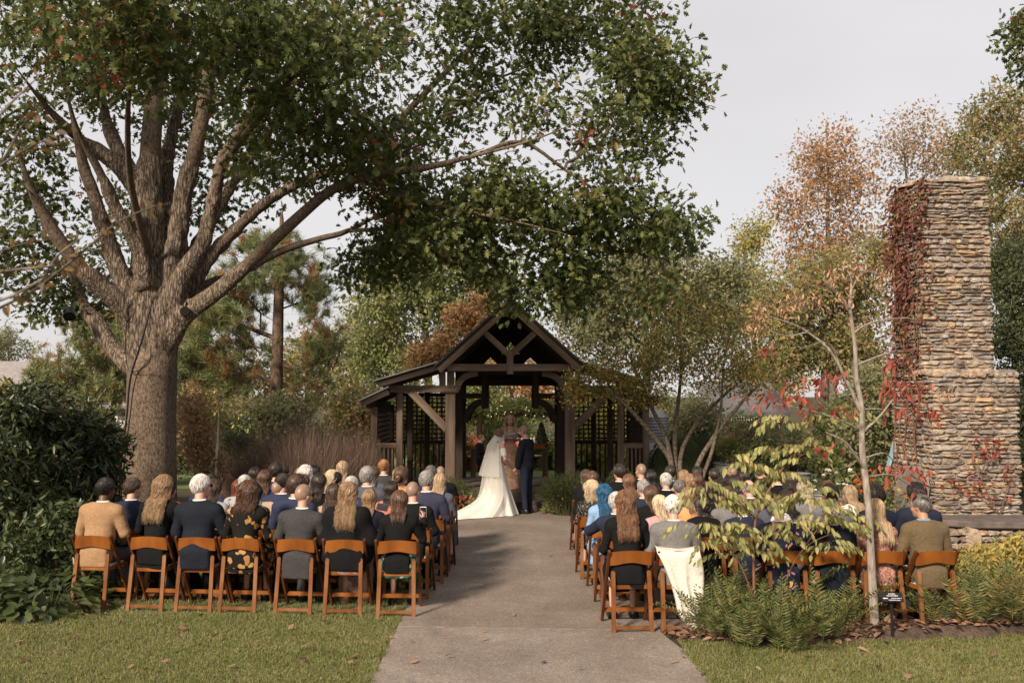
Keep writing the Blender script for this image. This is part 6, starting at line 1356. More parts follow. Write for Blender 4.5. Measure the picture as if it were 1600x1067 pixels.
def hand_prims(wrist, d, up, s=1.0, curl=.5):
    """palm and five fingers from the wrist along d; up: back of the hand"""
    d = Vector(d).normalized(); up = Vector(up); up = (up - d*up.dot(d)).normalized(); sd = d.cross(up); w = Vector(wrist); out = [('e', w+d*.045*s, (.036*s,.050*s,.018*s), np.array(Matrix((sd,d,up)).transposed()), {'k':.02})]
    for i, (o, L) in enumerate(((-.027,.062),(-.009,.074),(.009,.070),(.027,.056))):
        b = w + d*.082*s + sd*o*s; c = b + (d*math.cos(curl) - up*math.sin(curl))*L*.5*s; e = c + (d*math.cos(curl*2) - up*math.sin(curl*2))*L*.5*s
        out += [('c', b, c, .0095*s, .0088*s, {'k':.006}), ('c', c, e, .0088*s, .0072*s, {'k':.004})]
    b = w + d*.025*s - sd*.030*s; c = b + (d*.6 - sd*.6 - up*.3).normalized()*.038*s; e = c + (d*.9 - up*.4).normalized()*.03*s
    out += [('c', b, c, .012*s, .010*s, {'k':.012}), ('c', c, e, .010*s, .008*s, {'k':.004})]
    return out
class Fig:
    ak = .04
    """joint layout of a figure; facing +Y"""
    def __init__(s, fem=False, seated=True, yaw=0.0, arms=None, legs=None, heavy=1.0, lean=0.0):
        s.fem = fem; s.yaw = yaw; s.seated = seated; w = (.88 if fem else 1.0)*heavy; s.w = w; sh = .155 if fem else .182; s.sh = sh
        z = 0 if seated else .37; yb = -.07 if seated else 0.0
        s.pel = (0,yb,.56+z); s.abd = (0,yb-.008,.74+z); s.che = (0,yb+.004+lean*.5,.92+z); s.sz = 1.000+z; s.nb = (0,yb+.02+lean,1.06+z); s.hc = (0,yb+.085+lean,1.247+z+(-.02 if fem else 0))
        s.S = {q_: (q_*sh, yb+.01+lean, s.sz) for q_ in (-1,1)}
        if seated:
            s.E = {q_: (q_*(sh+.075), yb+.05, .775) for q_ in (-1,1)}; s.Wr = {q_: (q_*.10, .215, .655) for q_ in (-1,1)}
            s.K = {q_: (q_*.105, .40, .50) for q_ in (-1,1)}; s.A = {q_: (q_*.11, .36, .085) for q_ in (-1,1)}; s.H = {q_: (q_*.09, yb, .535) for q_ in (-1,1)}
        else:
            s.E = {q_: (q_*(sh+.055), yb+.03, 1.14) for q_ in (-1,1)}; s.Wr = {q_: (q_*.09, .27, 1.05) for q_ in (-1,1)}
            s.K = {q_: (q_*.095, .012, .49) for q_ in (-1,1)}; s.A = {q_: (q_*.095, -.02, .085) for q_ in (-1,1)}; s.H = {q_: (q_*.09, 0, .90) for q_ in (-1,1)}
        for dct, nm in ((arms,'arms'),(legs,'legs')):
            for (j, q_), v in (dct or {}).items(): getattr(s, j)[q_] = v
    def torso(s, g=0.0, hips=True):
        w = s.w; r = [('e', s.che, ((.165+g)*w,.108+g,.185+g)), ('e', s.abd, ((.150+g)*w*(.93 if s.fem else 1),.108+g,.19+g))]
        if hips: r.append(('e', s.pel, ((.172+g)*w*(1.08 if s.fem else 1),.125+g,.125+g)))
        r.append(('c', s.S[-1], s.S[1], .050+g, .050+g, {'k':.06}))
        for q_ in (-1,1): r.append(('c', (s.nb[0]+q_*.022, s.nb[1]-.012, s.nb[2]-.022), (s.S[q_][0]*.92,s.S[q_][1],s.S[q_][2]+.012), .048+g*.7, .046+g*.9, {'k':.05}))
        if s.fem:
            for q_ in (-1,1): r.append(('e', (s.che[0]+q_*.07, s.che[1]+.085, s.che[2]-.02), (.062+g*.6,.055+g*.6,.058+g*.6), {'k':.05}))
        return r
    def arms(s, g=0.0, end=1.0, only=(-1,1)):
        r = []; t = .86 if s.fem else 1
        for q_ in only:
            Wv = Vector(s.E[q_]).lerp(Vector(s.Wr[q_]), end)
            r += [('c', s.S[q_], s.E[q_], (.052+g)*t, (.041+g)*t, {'k':s.ak}), ('c', s.E[q_], tuple(Wv), (.041+g)*t, (.030+g*1.1)*t, {'k':.02})]
        return r
    def legs(s, g=0.0, end=1.0):
        r = []
        for q_ in (-1,1):
            Av = Vector(s.K[q_]).lerp(Vector(s.A[q_]), end)
            r += [('c', s.H[q_], s.K[q_], .082+g, .056+g, {'k':.04}), ('c', s.K[q_], tuple(Av), .054+g, .036+g*1.3, {'k':.03})]
        return r
    def body(s, h=.0135, hands=None):
        p = s.torso(-.012) + s.arms(-.006) + s.legs(-.008) + [('c', s.nb, (s.hc[0],s.hc[1]-.03,s.hc[2]-.05), .053 if not s.fem else .045, .050 if not s.fem else .043, {'k':.035})] + head_prims(s.hc, s.yaw, s.fem)
        for q_ in (-1,1):
            d = Vector(s.Wr[q_]) - Vector(s.E[q_]); p += hand_prims(s.Wr[q_], (hands or {}).get(q_, (d,))[0] if hands and q_ in hands else (d.x*.6,d.y,d.z*.4), (hands or {}).get(q_, (0,(0,0,1)))[1] if hands and q_ in hands else (0,0,1), .9 if s.fem else 1.0)
            a = s.A[q_]; p.append(('c', (a[0],a[1]-.03,.04), (a[0]*1.08,a[1]+.15,.03), .034, .028, {'k':.03}))
        return sdf_mesh('body', p, h=h, k=.03)
    def shoes(s):
        out = []
        for q_ in (-1,1):
            a = s.A[q_]; p = [('c', (a[0],a[1]-.035,.045), (a[0]*1.1,a[1]+.165,.036), .046, .037), ('c', (a[0],a[1]-.01,.06), a, .045, .043), ('b', (a[0]*1.05,a[1]+.06,.010), (.036,.12,.003), .008)]
            out.append(sdf_mesh('shoe', p, h=.014, post=lambda D,X,Y,Z: np.maximum(D, .002-Z)))
        return out
def folds(seed, amp=.007):
    r = random.Random(seed); ks = [(r.uniform(-14,14), r.uniform(-10,10), r.uniform(8,26), r.uniform(0,6)) for _ in range(5)]
    def f(X,Y,Z): 
        v = 0
        for a,b,c,ph in ks: v = v + np.sin(a*X + b*Y + c*Z + ph + 1.5*np.sin(7*X+3*Z))
        return v/5*amp
    return f
def jacket(F, seed, g=.020, hem=None, end=.97, h=.0135, long_=0, sleeves=True, neck=True, amp=.007):
    fo = folds(seed, amp*1.7); F.ak = .012; p = F.torso(g) + (F.arms(g*.95, end) if sleeves else [])
    F.ak = .04
    if F.seated and hem is None: p += [('b', (0,F.pel[1]-.115,.50-long_), (.135*F.w,.012,.10+long_), .022, {'k':.07})]
    if neck:
        n = 8
        for i in range(n):
            a0, a1 = PI*(-.08+1.16*i/n), PI*(-.08+1.16*(i+1)/n); c = F.nb; q0 = (c[0]+.066*math.cos(a0), c[1]+.012-.060*math.sin(a0), c[2]+.012+.014*math.sin(a0)); q1 = (c[0]+.066*math.cos(a1), c[1]+.012-.060*math.sin(a1), c[2]+.012+.014*math.sin(a1))
            p.append(('c', q0, q1, .016, .016, {'k':.02}))
    zc = F.nb[2]+.050; hz = hem if hem is not None else .425-long_
    def post(D,X,Y,Z):
        D = D + fo(X,Y,Z); D = np.maximum(D, Z-zc); D = np.maximum(D, hz-Z)
        return np.maximum(D, -(np.sqrt((X-F.nb[0])**2+(Y-F.nb[1]-.03)**2)-.052-.25*np.maximum(0,Y-F.nb[1]-.03)) ) if False else D
    return sdf_mesh('jacket', p, h=h, k=.035, post=post)
def trousers(F, seed, g=.012):
    fo = folds(seed,.006); return sdf_mesh('trousers', F.legs(g,.93)+[('e', F.pel, ((.172+g)*F.w,.125+g,.12))], h=.0145, k=.04, post=lambda D,X,Y,Z: D+fo(X,Y,Z))
def skirt(F, seed, low=.30):
    """seated skirt: lap, front fall over the knees"""
    fo = folds(seed,.010); p = [('e', F.pel, (.19,.145,.13)), ('b', (0,.16,.535), (.13,.24,.04), .045, {'k':.06}), ('b', (0,.42,(.5+low)/2), (.145,.012,(.5-low)/2), .045, {'k':.07}), ('b', (0,-.16,.47), (.13,.01,.05), .03, {'k':.05})]
    return sdf_mesh('skirt', p, h=.015, k=.05, post=lambda D,X,Y,Z: D+fo(X*2.2,Y,Z*.4))
def collar_mesh(F, r=.066):
    mb = MB(); n = 20; c = F.nb
    for z, k in ((.028,1.06),(.058,.97),(.064,1.0),(.030,1.14)):
        for j in range(n):
            a = 2*PI*j/n; mb.v.append((c[0]+r*k*math.cos(a), c[1]+.002+r*k*math.sin(a)+.014*(z/.06), c[2]+z-.020*max(0,math.sin(a))))
    for i in range(3):
        for j in range(n): mb.f.append((i*n+j, i*n+(j+1)%n, (i+1)*n+(j+1)%n, (i+1)*n+j)); mb.sm.append(True)
    return mb.mesh('collar')
# ------------------------------------------------------------------ hair
HA = np.array([.079,.099,.104]); HCEN = np.array([0,-.010,.018])
def hair_mesh(style, seed):
    rng = np.random.default_rng(seed); V_, F_ = [], []
    def cap(infl, post): 
        p = [('e', HCEN, tuple(HA+infl))]; 
        if style in ('bob','curly','long','wavy','straight','wave'): p.append(('e', (0,-.055,-.045), (.085,.065,.085), {'k':.03}))
        V, F = sdf(p, h=.009, k=.02, post=post); V_.append(V); F_.append(F)
    face = lambda y0, z0: (lambda X,Y,Z: np.maximum(y0-Y, Z-z0))
    fo = folds(seed,.006)
    prm = dict(short=(.010,.028,.05,0,.30), thick=(.022,.03,.07,.006,.5), balding=(.008,.0,.03,0,.3), buzz=(.003,0,0,0,0), bob=(.016,.22,.24,.004,.9), curly=(.024,.16,.22,.017,1), long=(.014,.42,.46,.008,.95), wavy=(.014,.40,.50,.015,1), straight=(.010,.36,.42,.001,.9), updo=(.012,.05,.07,.004,.6), wave=(.022,.12,.16,.018,1), mid=(.014,.17,.20,.006,.9))[style]
    infl, l0, l1, wav, _ = prm; zend = dict(bob=-.15,mid=-.145,curly=-.125,wave=-.10,wavy=-.295,long=-.33,straight=-.28,updo=-.06).get(style,-9)
    menlike = style in ('short','thick','balding','buzz')
    def post(D,X,Y,Z):
        D = D + fo(X*2,Y*2,Z*2)*(.6 if style != 'buzz' else .1)
        D = np.maximum(D, -np.maximum(.048-Y+.25*np.maximum(Z,0), Z-.075))            # forehead and face
        if menlike: D = np.maximum(D, -np.maximum(-.028-Y, Z+.008)); D = np.maximum(D, -.072-Z+.15*np.maximum(0,-Y-.05))
        else: D = np.maximum(D, -np.maximum(.012-Y, Z-.02)); D = np.maximum(D, (-.11 if style in ('bob','curly','long','wavy','straight','mid','wave') else -.075)-Z)
        if style == 'balding': D = np.maximum(D, np.maximum(Z-.062, 0)*1.0 + (np.sqrt(X**2+(Y+.03)**2)*0) + np.where(Z > .062, Z-.062, D)); 
        return D
    cap(infl, post)
    nst = dict(short=900, thick=950, balding=330, buzz=0, bob=650, curly=800, long=760, wavy=800, straight=760, updo=560, wave=800, mid=700)[style]
    mb = MB()
    for i in range(nst):
        for _ in range(30):
            u = rng.normal(size=3); u /= np.linalg.norm(u)
            if menlike:
                ok = u[2] > -.62 and not (u[1] > .35 and u[2] < .62) and not (u[1] > -.25 and u[2] < -.02)
                if style == 'balding': ok = ok and u[2] < .45
            else: ok = (u[2] > .1 and not (u[1] > .50 and u[2] < .72)) or (u[1] < -.1 and u[2] > -.4)
            if ok: break
        L = rng.uniform(l0, l1) if style not in ('short','thick','balding') else rng.uniform(l0*.6+.01, l1); p = HCEN + (HA+infl*.75)*u; step = .011 if menlike else .020; path = [p.copy()]; d = np.array([rng.normal()*.15, -.25 if u[1] < .3 else .05, -1.0]); ph = 6.28*math.sin(round(u[0]*5)*12.9+round(u[1]*3)*7.3)+rng.normal()*.5; leng = 0; free = False; zs = zend + rng.normal()*.030
        if not menlike and u[1] > .05: d = np.array([math.copysign(1.0,u[0]), -.75, -.55])
        if menlike: d = np.array([u[0]*.4+rng.normal()*.25, .5 if u[2] > .7 else -.15, -.9+rng.normal()*.15])
        while ((leng < L) if menlike else (p[2] > zs and leng < .75)) and len(path) < 44:
            nn = (p-HCEN)/(HA**2); nn /= np.linalg.norm(nn); t = d - nn*(d@nn)
            if not free: t /= np.linalg.norm(t)+1e-9; p = p + t*step; q_ = (p-HCEN)/(HA+infl*1.05); k = np.linalg.norm(q_); p = HCEN + (p-HCEN)/k
            if not menlike and p[2] < -.02: free = True
            if free and p[1] > .0 and abs(p[0]) < .088: p[0] = math.copysign(.088, p[0])
            if free:
                p = p + np.array([u[0]*.02, 0, -1])*step; by = float(np.interp(p[2], [-.9,-.30,-.16,-.06], [-.222,-.222,-.165,-.112])) - .012
                if p[1] < .02 and abs(p[0]) < .2: p[1] = p[1]*.72 + .28*min(p[1], by + .05*abs(p[0])/.1) if p[1] > by else p[1]
                if p[1] > by and p[1] < -.02 and p[2] < -.12: p[1] = by
                if style in ('bob','mid'): p[0] *= .985
            wv = wav*min(1, leng/.1)
            flya = 1 + .5*(i % 9 == 0)
            path.append(p + np.array([u[0],u[1],0])*(.006*(i % 9 == 0)) + np.array([math.sin(leng*46+ph), math.cos(leng*40+ph)*.6, 0])*wv*flya); leng += step
        if len(path) > 1:
            n = len(path); r0 = .0036 if not menlike else .0030
            mb.tube(path, [r0*(1 - .75*(j/(n-1))**2) for j in range(n)], 3, cap=False)
    if style == 'updo':
        for i in range(70):
            a = rng.uniform(0,6.28); c = np.array([0,-.125,-.005]); pth = []
            for j in range(9):
                b = a + j*.55; e = math.sin(j*.5+i); pth.append(c + np.array([.045*math.cos(b), .028*e, .045*math.sin(b)]))
            mb.tube(pth, [.007]*8+[.003], 4, cap=False)
        V, F = sdf([('e',(0,-.12,-.005),(.046,.036,.046))], h=.01); V_.append(V); F_.append(F)
    off = 0; VV = []; FF = []
    for V, F in zip(V_, F_): VV += [tuple(v) for v in V]; FF += [tuple(int(x)+off for x in f) for f in F]; off += len(V)
    nb_ = len(VV); VV += mb.v; FF += [tuple(x+nb_ for x in f) for f in mb.f]
    me = bpy.data.meshes.new('hair'); me.from_pydata(VV, [], FF); me.polygons.foreach_set('use_smooth', [True]*len(FF)); me.update(); me.materials.append(None); return me
HAIR = {}
def hair(style, v=0):
    if style not in ('wavy','mid','short'): v = 0
    if (style, v) not in HAIR: HAIR[(style,v)] = hair_mesh(style, 300+len(HAIR)*7+v)
    return HAIR[(style,v)]
def add(root, name, me, mat, loc=None, rz=None):
    o = link(name, me, root); setmat(o, mat)
    if loc is not None: o.location = loc
    if rz is not None: o.rotation_euler = (0,0,rz)
    return o
M['screen'] = solid('phone_screen', (0.015,0.013,0.013), rough=.15, var=.05); M['seatpad2'] = solid('phone_picture', (0.16,0.12,0.10), rough=.2, var=.5, scale=60)
# ------------------------------------------------------------------ seated prototypes (mesh data shared between guests)
YAWS = (-.55,-.25,0,.25,.55); FIGS = {}; CACHE = {}
def fig(fem, yaw): 
    k = (fem, yaw)
    if k not in FIGS: FIGS[k] = Fig(fem=fem, yaw=yaw)
    return FIGS[k]
def cached(key, fn):
    if key not in CACHE: CACHE[key] = fn()
    return CACHE[key]
def guest(label, x, y, k, fem, hstyle, hcol, cloth, yaw=0.0, skin='skin', lower=None, rz=0.0, F=None, sleeve=True, variant=0, collar=None, shoe='shoe', hands=None, h=None, upper_name=None, long_=None, glasses=None):
    yaw = min(YAWS, key=lambda v: abs(v-yaw)) if F is None else F.yaw
    own = F is not None; f = F or fig(fem, yaw); K = ('own',label) if own else ('m','f')[fem]
    t = thing('person', label, 'person', (x,y,0.008), rz, 'seated wedding guests'); t.scale = (k,k,k)
    add(t, 'body', cached((K,'body',yaw), lambda: f.body(h=h or .0135, hands=hands)), M[skin])
    hj = dict(h=h or .0135)
    suit = not fem and lower is None
    add(t, upper_name or ('jacket' if not fem else 'top'), cached((K,'top',variant,sleeve), lambda: jacket(f, 400+variant*13+fem*5, g=.022 if not fem else .014, neck=not fem, sleeves=sleeve, amp=.007 if not fem else .006, long_=(.0 if not fem else -.02) if long_ is None else long_, **hj)), CL[cloth])
    if not fem: add(t, 'collar', cached((K,'collar'), lambda: collar_mesh(f)), CL[collar or 'white'])
    if fem: add(t, 'skirt', cached((K,'skirt',lower == 'long'), lambda: skirt(f, 500, .12 if lower == 'long' else .30)), CL[cloth if lower in (None,'long') else lower])
    else: add(t, 'trousers', cached((K,'trousers'), lambda: trousers(f, 501)), CL[lower or cloth])
    for me in cached((K,'shoes'), f.shoes): add(t, 'shoe', me, M[shoe])
    if hstyle: add(t, 'hair', hair(hstyle, variant % 2), HC[hcol], loc=f.hc, rz=yaw)
    if glasses:
        mb = MB()
        for s in (-1,1): mb.tube([(s*.082,-.02,.008),(s*.083,.05,.010),(s*.070,.088,.008)], .0035, 5); mb.box((s*.038,.094,.0), (.052,.006,.034))
        add(t, 'glasses', mb.mesh('glasses'), M['black'], loc=f.hc, rz=yaw)
    return t
ORD = ['back','second','third','fourth','fifth','sixth','seventh']; ORDN = ['first','second','third','fourth','fifth','sixth','seventh','eighth','ninth','tenth','eleventh']
# px, top, row, fem, hair style, hair colour, cloth, yaw, description, extras
LEFT = [
 (166,748,0,0,'short','black','camel',-.25,'dark-haired man in camel jacket',dict(skin='skin_dark',lower='slate')),
 (251,744,0,1,'wavy','honey','black',-.1,'woman with long wavy blonde hair in black',dict(lower='long')),
 (323,742,0,0,'short','white','midnight',-.45,'white-haired man in dark navy suit',dict(skin='skin_pink',glasses=1)),
 (389,753,0,1,'curly','chestnut','goldleaf',-.1,'woman with curly auburn bob in black gold-leaf print',{}),
 (474,757,0,0,'buzz','stubble','charcoal',-.5,'shaven-headed man in charcoal suit with sunglasses',dict(glasses=1,long_=.06)),
 (625,768,0,1,'mid','chestnut','black',0,'PHONE',{}),
 (288,748,1,0,'short','brown','navy',-.45,'brown-haired man in navy suit',{}),
 (363,748,1,1,'straight','dark','red',-.1,'woman with long straight dark hair in red',dict(sleeve=False)),
 (425,751,1,1,'mid','brown','lightgrey',-.1,'woman with wavy brown hair in light grey',{}),
 (461,758,1,1,'straight','black','blackfloral',0,'woman with long black hair in dark print',{}),
 (501,743,1,0,'thick','brown','blue',-.3,'man with swept-back brown hair in blue suit',{}),
 (568,757,1,1,'straight','brown','beige',0,'woman with long brown hair in beige knit',{}),
 (592,765,1,1,'mid','honey','midnight',-.1,'woman with blonde bob in navy',{}),
 (648,754,1,0,'buzz','stubble','black',-.25,'bald man in black suit with legs crossed',dict(skin='skin_pink')),
 (340,742,2,0,'short','black','blue',-.45,'black-haired man in blue suit',{}),
 (413,743,2,0,'short','silver','lightgrey',0,'silver-haired man in light grey',{}),
 (442,741,2,0,'short','dark','blue',-.5,'dark-haired bearded man in blue suit',{}),
 (470,750,2,1,'mid','red','black',-.1,'woman with dark red hair in black',{}),
 (518,751,2,0,'buzz','stubble','beige',-.45,'bald man in beige jacket',dict(skin='skin_pink',glasses=1)),
 (545,741,2,1,'mid','dark','black',0,'woman with dark hair in black',{}),
 (588,745,2,0,'short','silver','blue',-.3,'silver-haired man in blue suit',dict(skin='skin_pink')),
 (628,753,2,1,'mid','dark','coral',-.1,'woman with dark hair in coral',{}),
 (671,737,2,0,'short','grey','purple',-.25,'grey-haired man in violet-navy suit on the aisle',{}),
 (488,742,3,1,'mid','chestnut','black',-.1,'woman with chestnut hair in black',{}),
 (526,736,3,1,'wave','pale','grey',0,'woman with short pale wavy hair in grey',{}),
 (567,742,3,1,'mid','dark','navy',0,'woman with dark hair in navy',{}),
 (603,737,3,0,'short','black','charcoal',-.3,'black-haired man in charcoal suit',{}),
 (629,731,3,0,'thick','grey','slate',-.25,'man with full grey hair in slate suit',{}),
 (655,730,3,1,'updo','chestnut','orange',-.3,'woman with pinned-up hair in orange',{}),
 (684,740,3,1,'straight','blonde','slate',-.1,'woman with long blonde hair in slate',{}),
 (466,736,3,1,'mid','chestnut','blue',0,'woman with chestnut bob in blue',{}),
 (513,739,4,0,'buzz','stubble','navy',0,'bald man in navy suit',dict(skin='skin_pink')),
 (437,725,4,0,'thick','dark','navy',-.3,'man with thick dark hair in navy suit',{}),
 (575,734,4,0,'balding','grey','navy',-.3,'balding grey man in navy suit',{}),
 (615,738,4,1,'straight','silver','grey',-.1,'woman with long silver hair in grey',{}),
 (643,731,4,1,'wave','ash','slate',-.25,'woman with ash-blonde curls in slate',{}),
 (678,728,4,0,'short','saltpepper','navy',-.25,'man with salt-and-pepper hair in navy suit',{}),
 (482,728,4,1,'wave','white','lightgrey',0,'woman with white curls in light grey',{}),
 (540,732,4,1,'mid','auburn','black',0,'woman with auburn hair in black',{}),
 (418,733,5,1,'mid','dark','black',-.1,'woman with dark hair in black',{}),
 (460,727,5,0,'short','dark','midnight',-.3,'dark-haired man in dark navy suit',{}),
 (511,728,5,1,'mid','black','navy',0,'woman with black hair in navy',{}),
 (555,722,5,1,'mid','blonde','beige',0,'woman with blonde bob in beige',{}),
 (588,730,5,1,'mid','chestnut','slate',0,'woman with chestnut hair in slate',{}),
 (601,719,5.7,0,'short','ginger','charcoal',-.3,'ginger-haired man in charcoal suit',{}),
 (692,732,5,0,'buzz','stubble','black',-.3,'bald man in black suit with crossed legs on the aisle',dict(skin='skin_pink')),
]
RIGHT = [
 (978,768,0,1,'wavy','auburn','black',.1,'woman with long auburn waves in black dress',dict(skin='skin')),
 (1052,775,0,0,'short','white','grey',.2,'white-haired man in grey jacket',dict(skin='skin_pink')),
 (1215,775,0,0,'balding','silver','navyfloral',.1,'silver-haired guest in navy floral print',{}),
 (1285,782,0,0,'short','grey','midnight',.2,'grey-haired man in dark navy suit behind the sapling',{}),
 (1345,781,0,1,'straight','blonde','pinkfloral',.2,'woman with long blonde hair in pink speckled dress',{}),
 (1438,774,0,0,'short','saltpepper','olive',.5,'grey-haired man in brown tweed jacket',dict(collar='skyblue',skin='skin_tan')),
 (962,770,1,0,'short','silver','navy',-.1,'ARM',{}),
 (1019,776,1,1,'mid','pale','pink',.2,'woman with pale blonde hair in pink',{}),
 (1080,777,1,1,'updo','dark','black',.25,'woman with dark hair in a knot, in black print',{}),
 (1140,773,1,0,'buzz','stubble','navy',.1,'bald man in navy suit behind the sapling',dict(skin='skin_pink')),
 (1178,768,1,1,'mid','dark','whitefloral',.25,'woman with dark hair in white floral print',{}),
 (1267,757,1,0,'short','dark','lightgrey',.2,'dark-haired man in light grey suit',dict(skin='skin_tan')),
 (1318,760,1,0,'thick','dark','navy',.5,'dark-haired man with turned head in navy suit',{}),
 (1372,757,1,0,'thick','black','navy',.2,'man with long black hair in navy suit',{}),
 (948,758,2,1,'wavy','blue','skyblue',.1,'woman with bright blue hair in sky-blue dress',{}),
 (1012,760,2,1,'mid','chestnut','black',.2,'woman with chestnut hair in black',{}),
 (1066,764,2,1,'mid','honey','orange',.2,'woman with honey-blonde hair in orange',{}),
 (1110,765,2,0,'short','brown','grey',.2,'brown-haired man in grey jacket',{}),
 (1145,766,2,1,'mid','dark','slate',.2,'woman with dark hair in slate',{}),
 (1230,752,2,1,'long','ash','grey',.2,'woman with long ash-blonde hair in grey',{}),
 (1330,760,2.3,1,'straight','blonde','white',.2,'woman with sleek blonde hair in white',{}),
 (928,752,3,1,'wave','pale','blackfloral',.1,'woman with pale blonde curls in black floral dress',{}),
 (1001,751,3,0,'short','grey','navy',.3,'man with thinning grey hair in navy suit',dict(skin='skin_pink')),
 (1041,751,3,0,'short','saltpepper','blue',.3,'man with greying hair in blue suit',{}),
 (1088,754,3,1,'curly','dark','black',.2,'woman with dark curly hair in black',{}),
 (1121,757,3,0,'balding','grey','charcoal',.2,'balding man in charcoal suit',dict(skin='skin_pink')),
 (1168,757,3,1,'curly','dark','plum',.2,'woman with dark curls in plum',{}),
 (1205,752,3,1,'mid','chestnut','coral',.2,'woman with chestnut hair in coral',{}),
 (930,737,4,0,'short','chestnut','black',.2,'chestnut-haired man in black suit',{}),
 (955,742,4,1,'mid','auburn','plum',.25,'woman with auburn bob in magenta',{}),
 (975,740,4,0,'short','silver','black',.25,'silver-haired man in black suit',{}),
 (1009,741,4,1,'mid','chestnut','black',.2,'woman with chestnut hair in black',{}),
 (1024,740,5,1,'straight','honey','beige',.2,'woman with long honey-blonde hair in beige',{}),
 (1082,742,4,1,'updo','honey','black',.25,'woman with honey-blonde bun in black',{}),
 (1048,748,4,1,'mid','dark','navy',.2,'woman with dark hair in navy',{}),
 (1148,750,4,0,'balding','dark','black',.2,'man with bald crown in black suit',dict(skin='skin_pink')),
 (1182,745,4,0,'short','brown','charcoal',.25,'brown-haired man in charcoal suit',{}),
 (1115,748,4,1,'curly','dark','black',.2,'woman with dark curls in black',{}),
 (916,738,5,1,'long','brown','black',.1,'woman with long brown hair in black dress on the aisle',{}),
 (947,727,5,0,'thick','dark','black',.5,'dark-haired man with glasses in black suit',dict(glasses=1)),
 (980,735,5,1,'mid','black','black',.3,'woman with black hair in black',{}),
 (996,725,5.7,0,'buzz','stubble','black',.2,'shaven-headed man in black suit',dict(skin='skin')),
 (1041,728,5.7,0,'short','dark','black',.3,'dark-haired man in black suit',{}),
 (1060,733,5,0,'short','dark','navy',.3,'dark-haired man in navy suit',{}),
 (1078,738,5.7,1,'mid','dark','black',.3,'woman with dark hair in black',{}),
 (1122,729,5.7,0,'buzz','stubble','midnight',.4,'shaven-headed man in dark navy suit',dict(skin='skin_tan')),
 (1100,745,5,1,'mid','dark','black',.2,'woman with dark bob in black',{}),
 (1150,736,5,0,'thick','dark','black',.3,'man with thick dark curls in black suit',{}),
 (1166,731,5.7,0,'short','chestnut','black',.3,'chestnut-haired man in black suit',{}),
]
def rowY(side, row, px):
    if side == 'L': return 10.95 + .90*row + ((625-px)/460*.36 if row == 0 else .0)
    return 10.25 + .94*row
CHK = {'L': {}, 'R': {}}
ROWW = {0:'back row',1:'second row',2:'third row',3:'fourth row',4:'fifth row',5:'front row'}
for side, LST in (('L', LEFT), ('R', RIGHT)):
    sname = 'oak side' if side == 'L' else 'chimney side'
    rows = {}
    for g in LST: rows.setdefault(g[2], []).append(g)
    for row, gs in rows.items():
        gs.sort(key=lambda g: abs(g[0]-800)); lastx = None
        for n_, g in enumerate(gs):
            px, top, _, fem, hs, hcol, cloth, yaw, desc, ex = g; Y = rowY(side, row, px); x = XP(px, Y); 
            if lastx is not None and abs(x-lastx) < 0.475: x = lastx + math.copysign(0.475, x)     # a chair's width apart
            lastx = x; zt = ZP(top, Y+.02); base = 1.366 if not fem else 1.346; k = max(.90, min(1.09, zt/base)); ctr = ORDN[n_]
            rz = (-.10 if side == 'L' else .10)*min(1, abs(x)/3.5) + random.Random(px).uniform(-.04,.04)
            rw = {5.7:'foremost row',2.3:'third row, set back'}.get(row) or ROWW[int(row)]
            lab = f"{desc}, {rw}, {sname}"
            if desc not in ('PHONE','ARM'):
                F = None
                t = guest(lab, x, Y, k, bool(fem), hs, hcol, cloth, yaw, rz=rz, variant=px % 3, F=F, **ex)
                r9 = random.Random(px*7+1); t.rotation_euler = (r9.uniform(-.03,.045), r9.uniform(-.04,.04), rz + r9.uniform(-.12,.12))
            elif desc == 'PHONE':
                # right arm raised, phone held up before her
                F = Fig(fem=True, yaw=0, arms={('E',1):(.265,.02,.80), ('Wr',1):(.262,.16,1.00)})
                t = guest('woman with brown bob in black blazer filming with her phone, '+rw+', '+sname, x, Y, k, True, hs, hcol, cloth, 0, rz=rz, F=F, lower='greenfloral', h=.011, hands={1:((-.05,.25,1),(.85,-.4,0))}, upper_name='blazer')
                ph = thing('smartphone', 'smartphone in a white case held up by the woman in the black blazer', 'phone', (x+.252*k, Y+.205*k, 1.075*k), rz+.12)
                MB().box((0,0,0), (.075,.010,.155)).build('case', M['white_print'], ph, bevel=.004); MB().box((0,-.0065,0), (.064,.003,.138)).build('screen', M['screen'], ph)
                MB().box((0,-.0088,-.018), (.050,.001,.080)).build('picture', M['seatpad2'], ph)
            else:
                F = Fig(fem=False, yaw=-.1, arms={('E',-1):(-.31,.20,.88), ('Wr',-1):(-.30,.47,.845)})
                t = guest('silver-haired man in navy jacket, arm laid along the next chair back, '+rw+', '+sname, x, Y, k, False, hs, hcol, cloth, 0, rz=rz, F=F, h=.011, hands={-1:((-.35,1,-.25),(0,0,1))}, shoe='shoe_brown')
            o = chair(f"brown wooden folding chair, {rw} on {sname}, {ctr} seat from aisle", x, Y, rz, z=.004)
            CHK[side].setdefault(row, []).append(round(x,2))
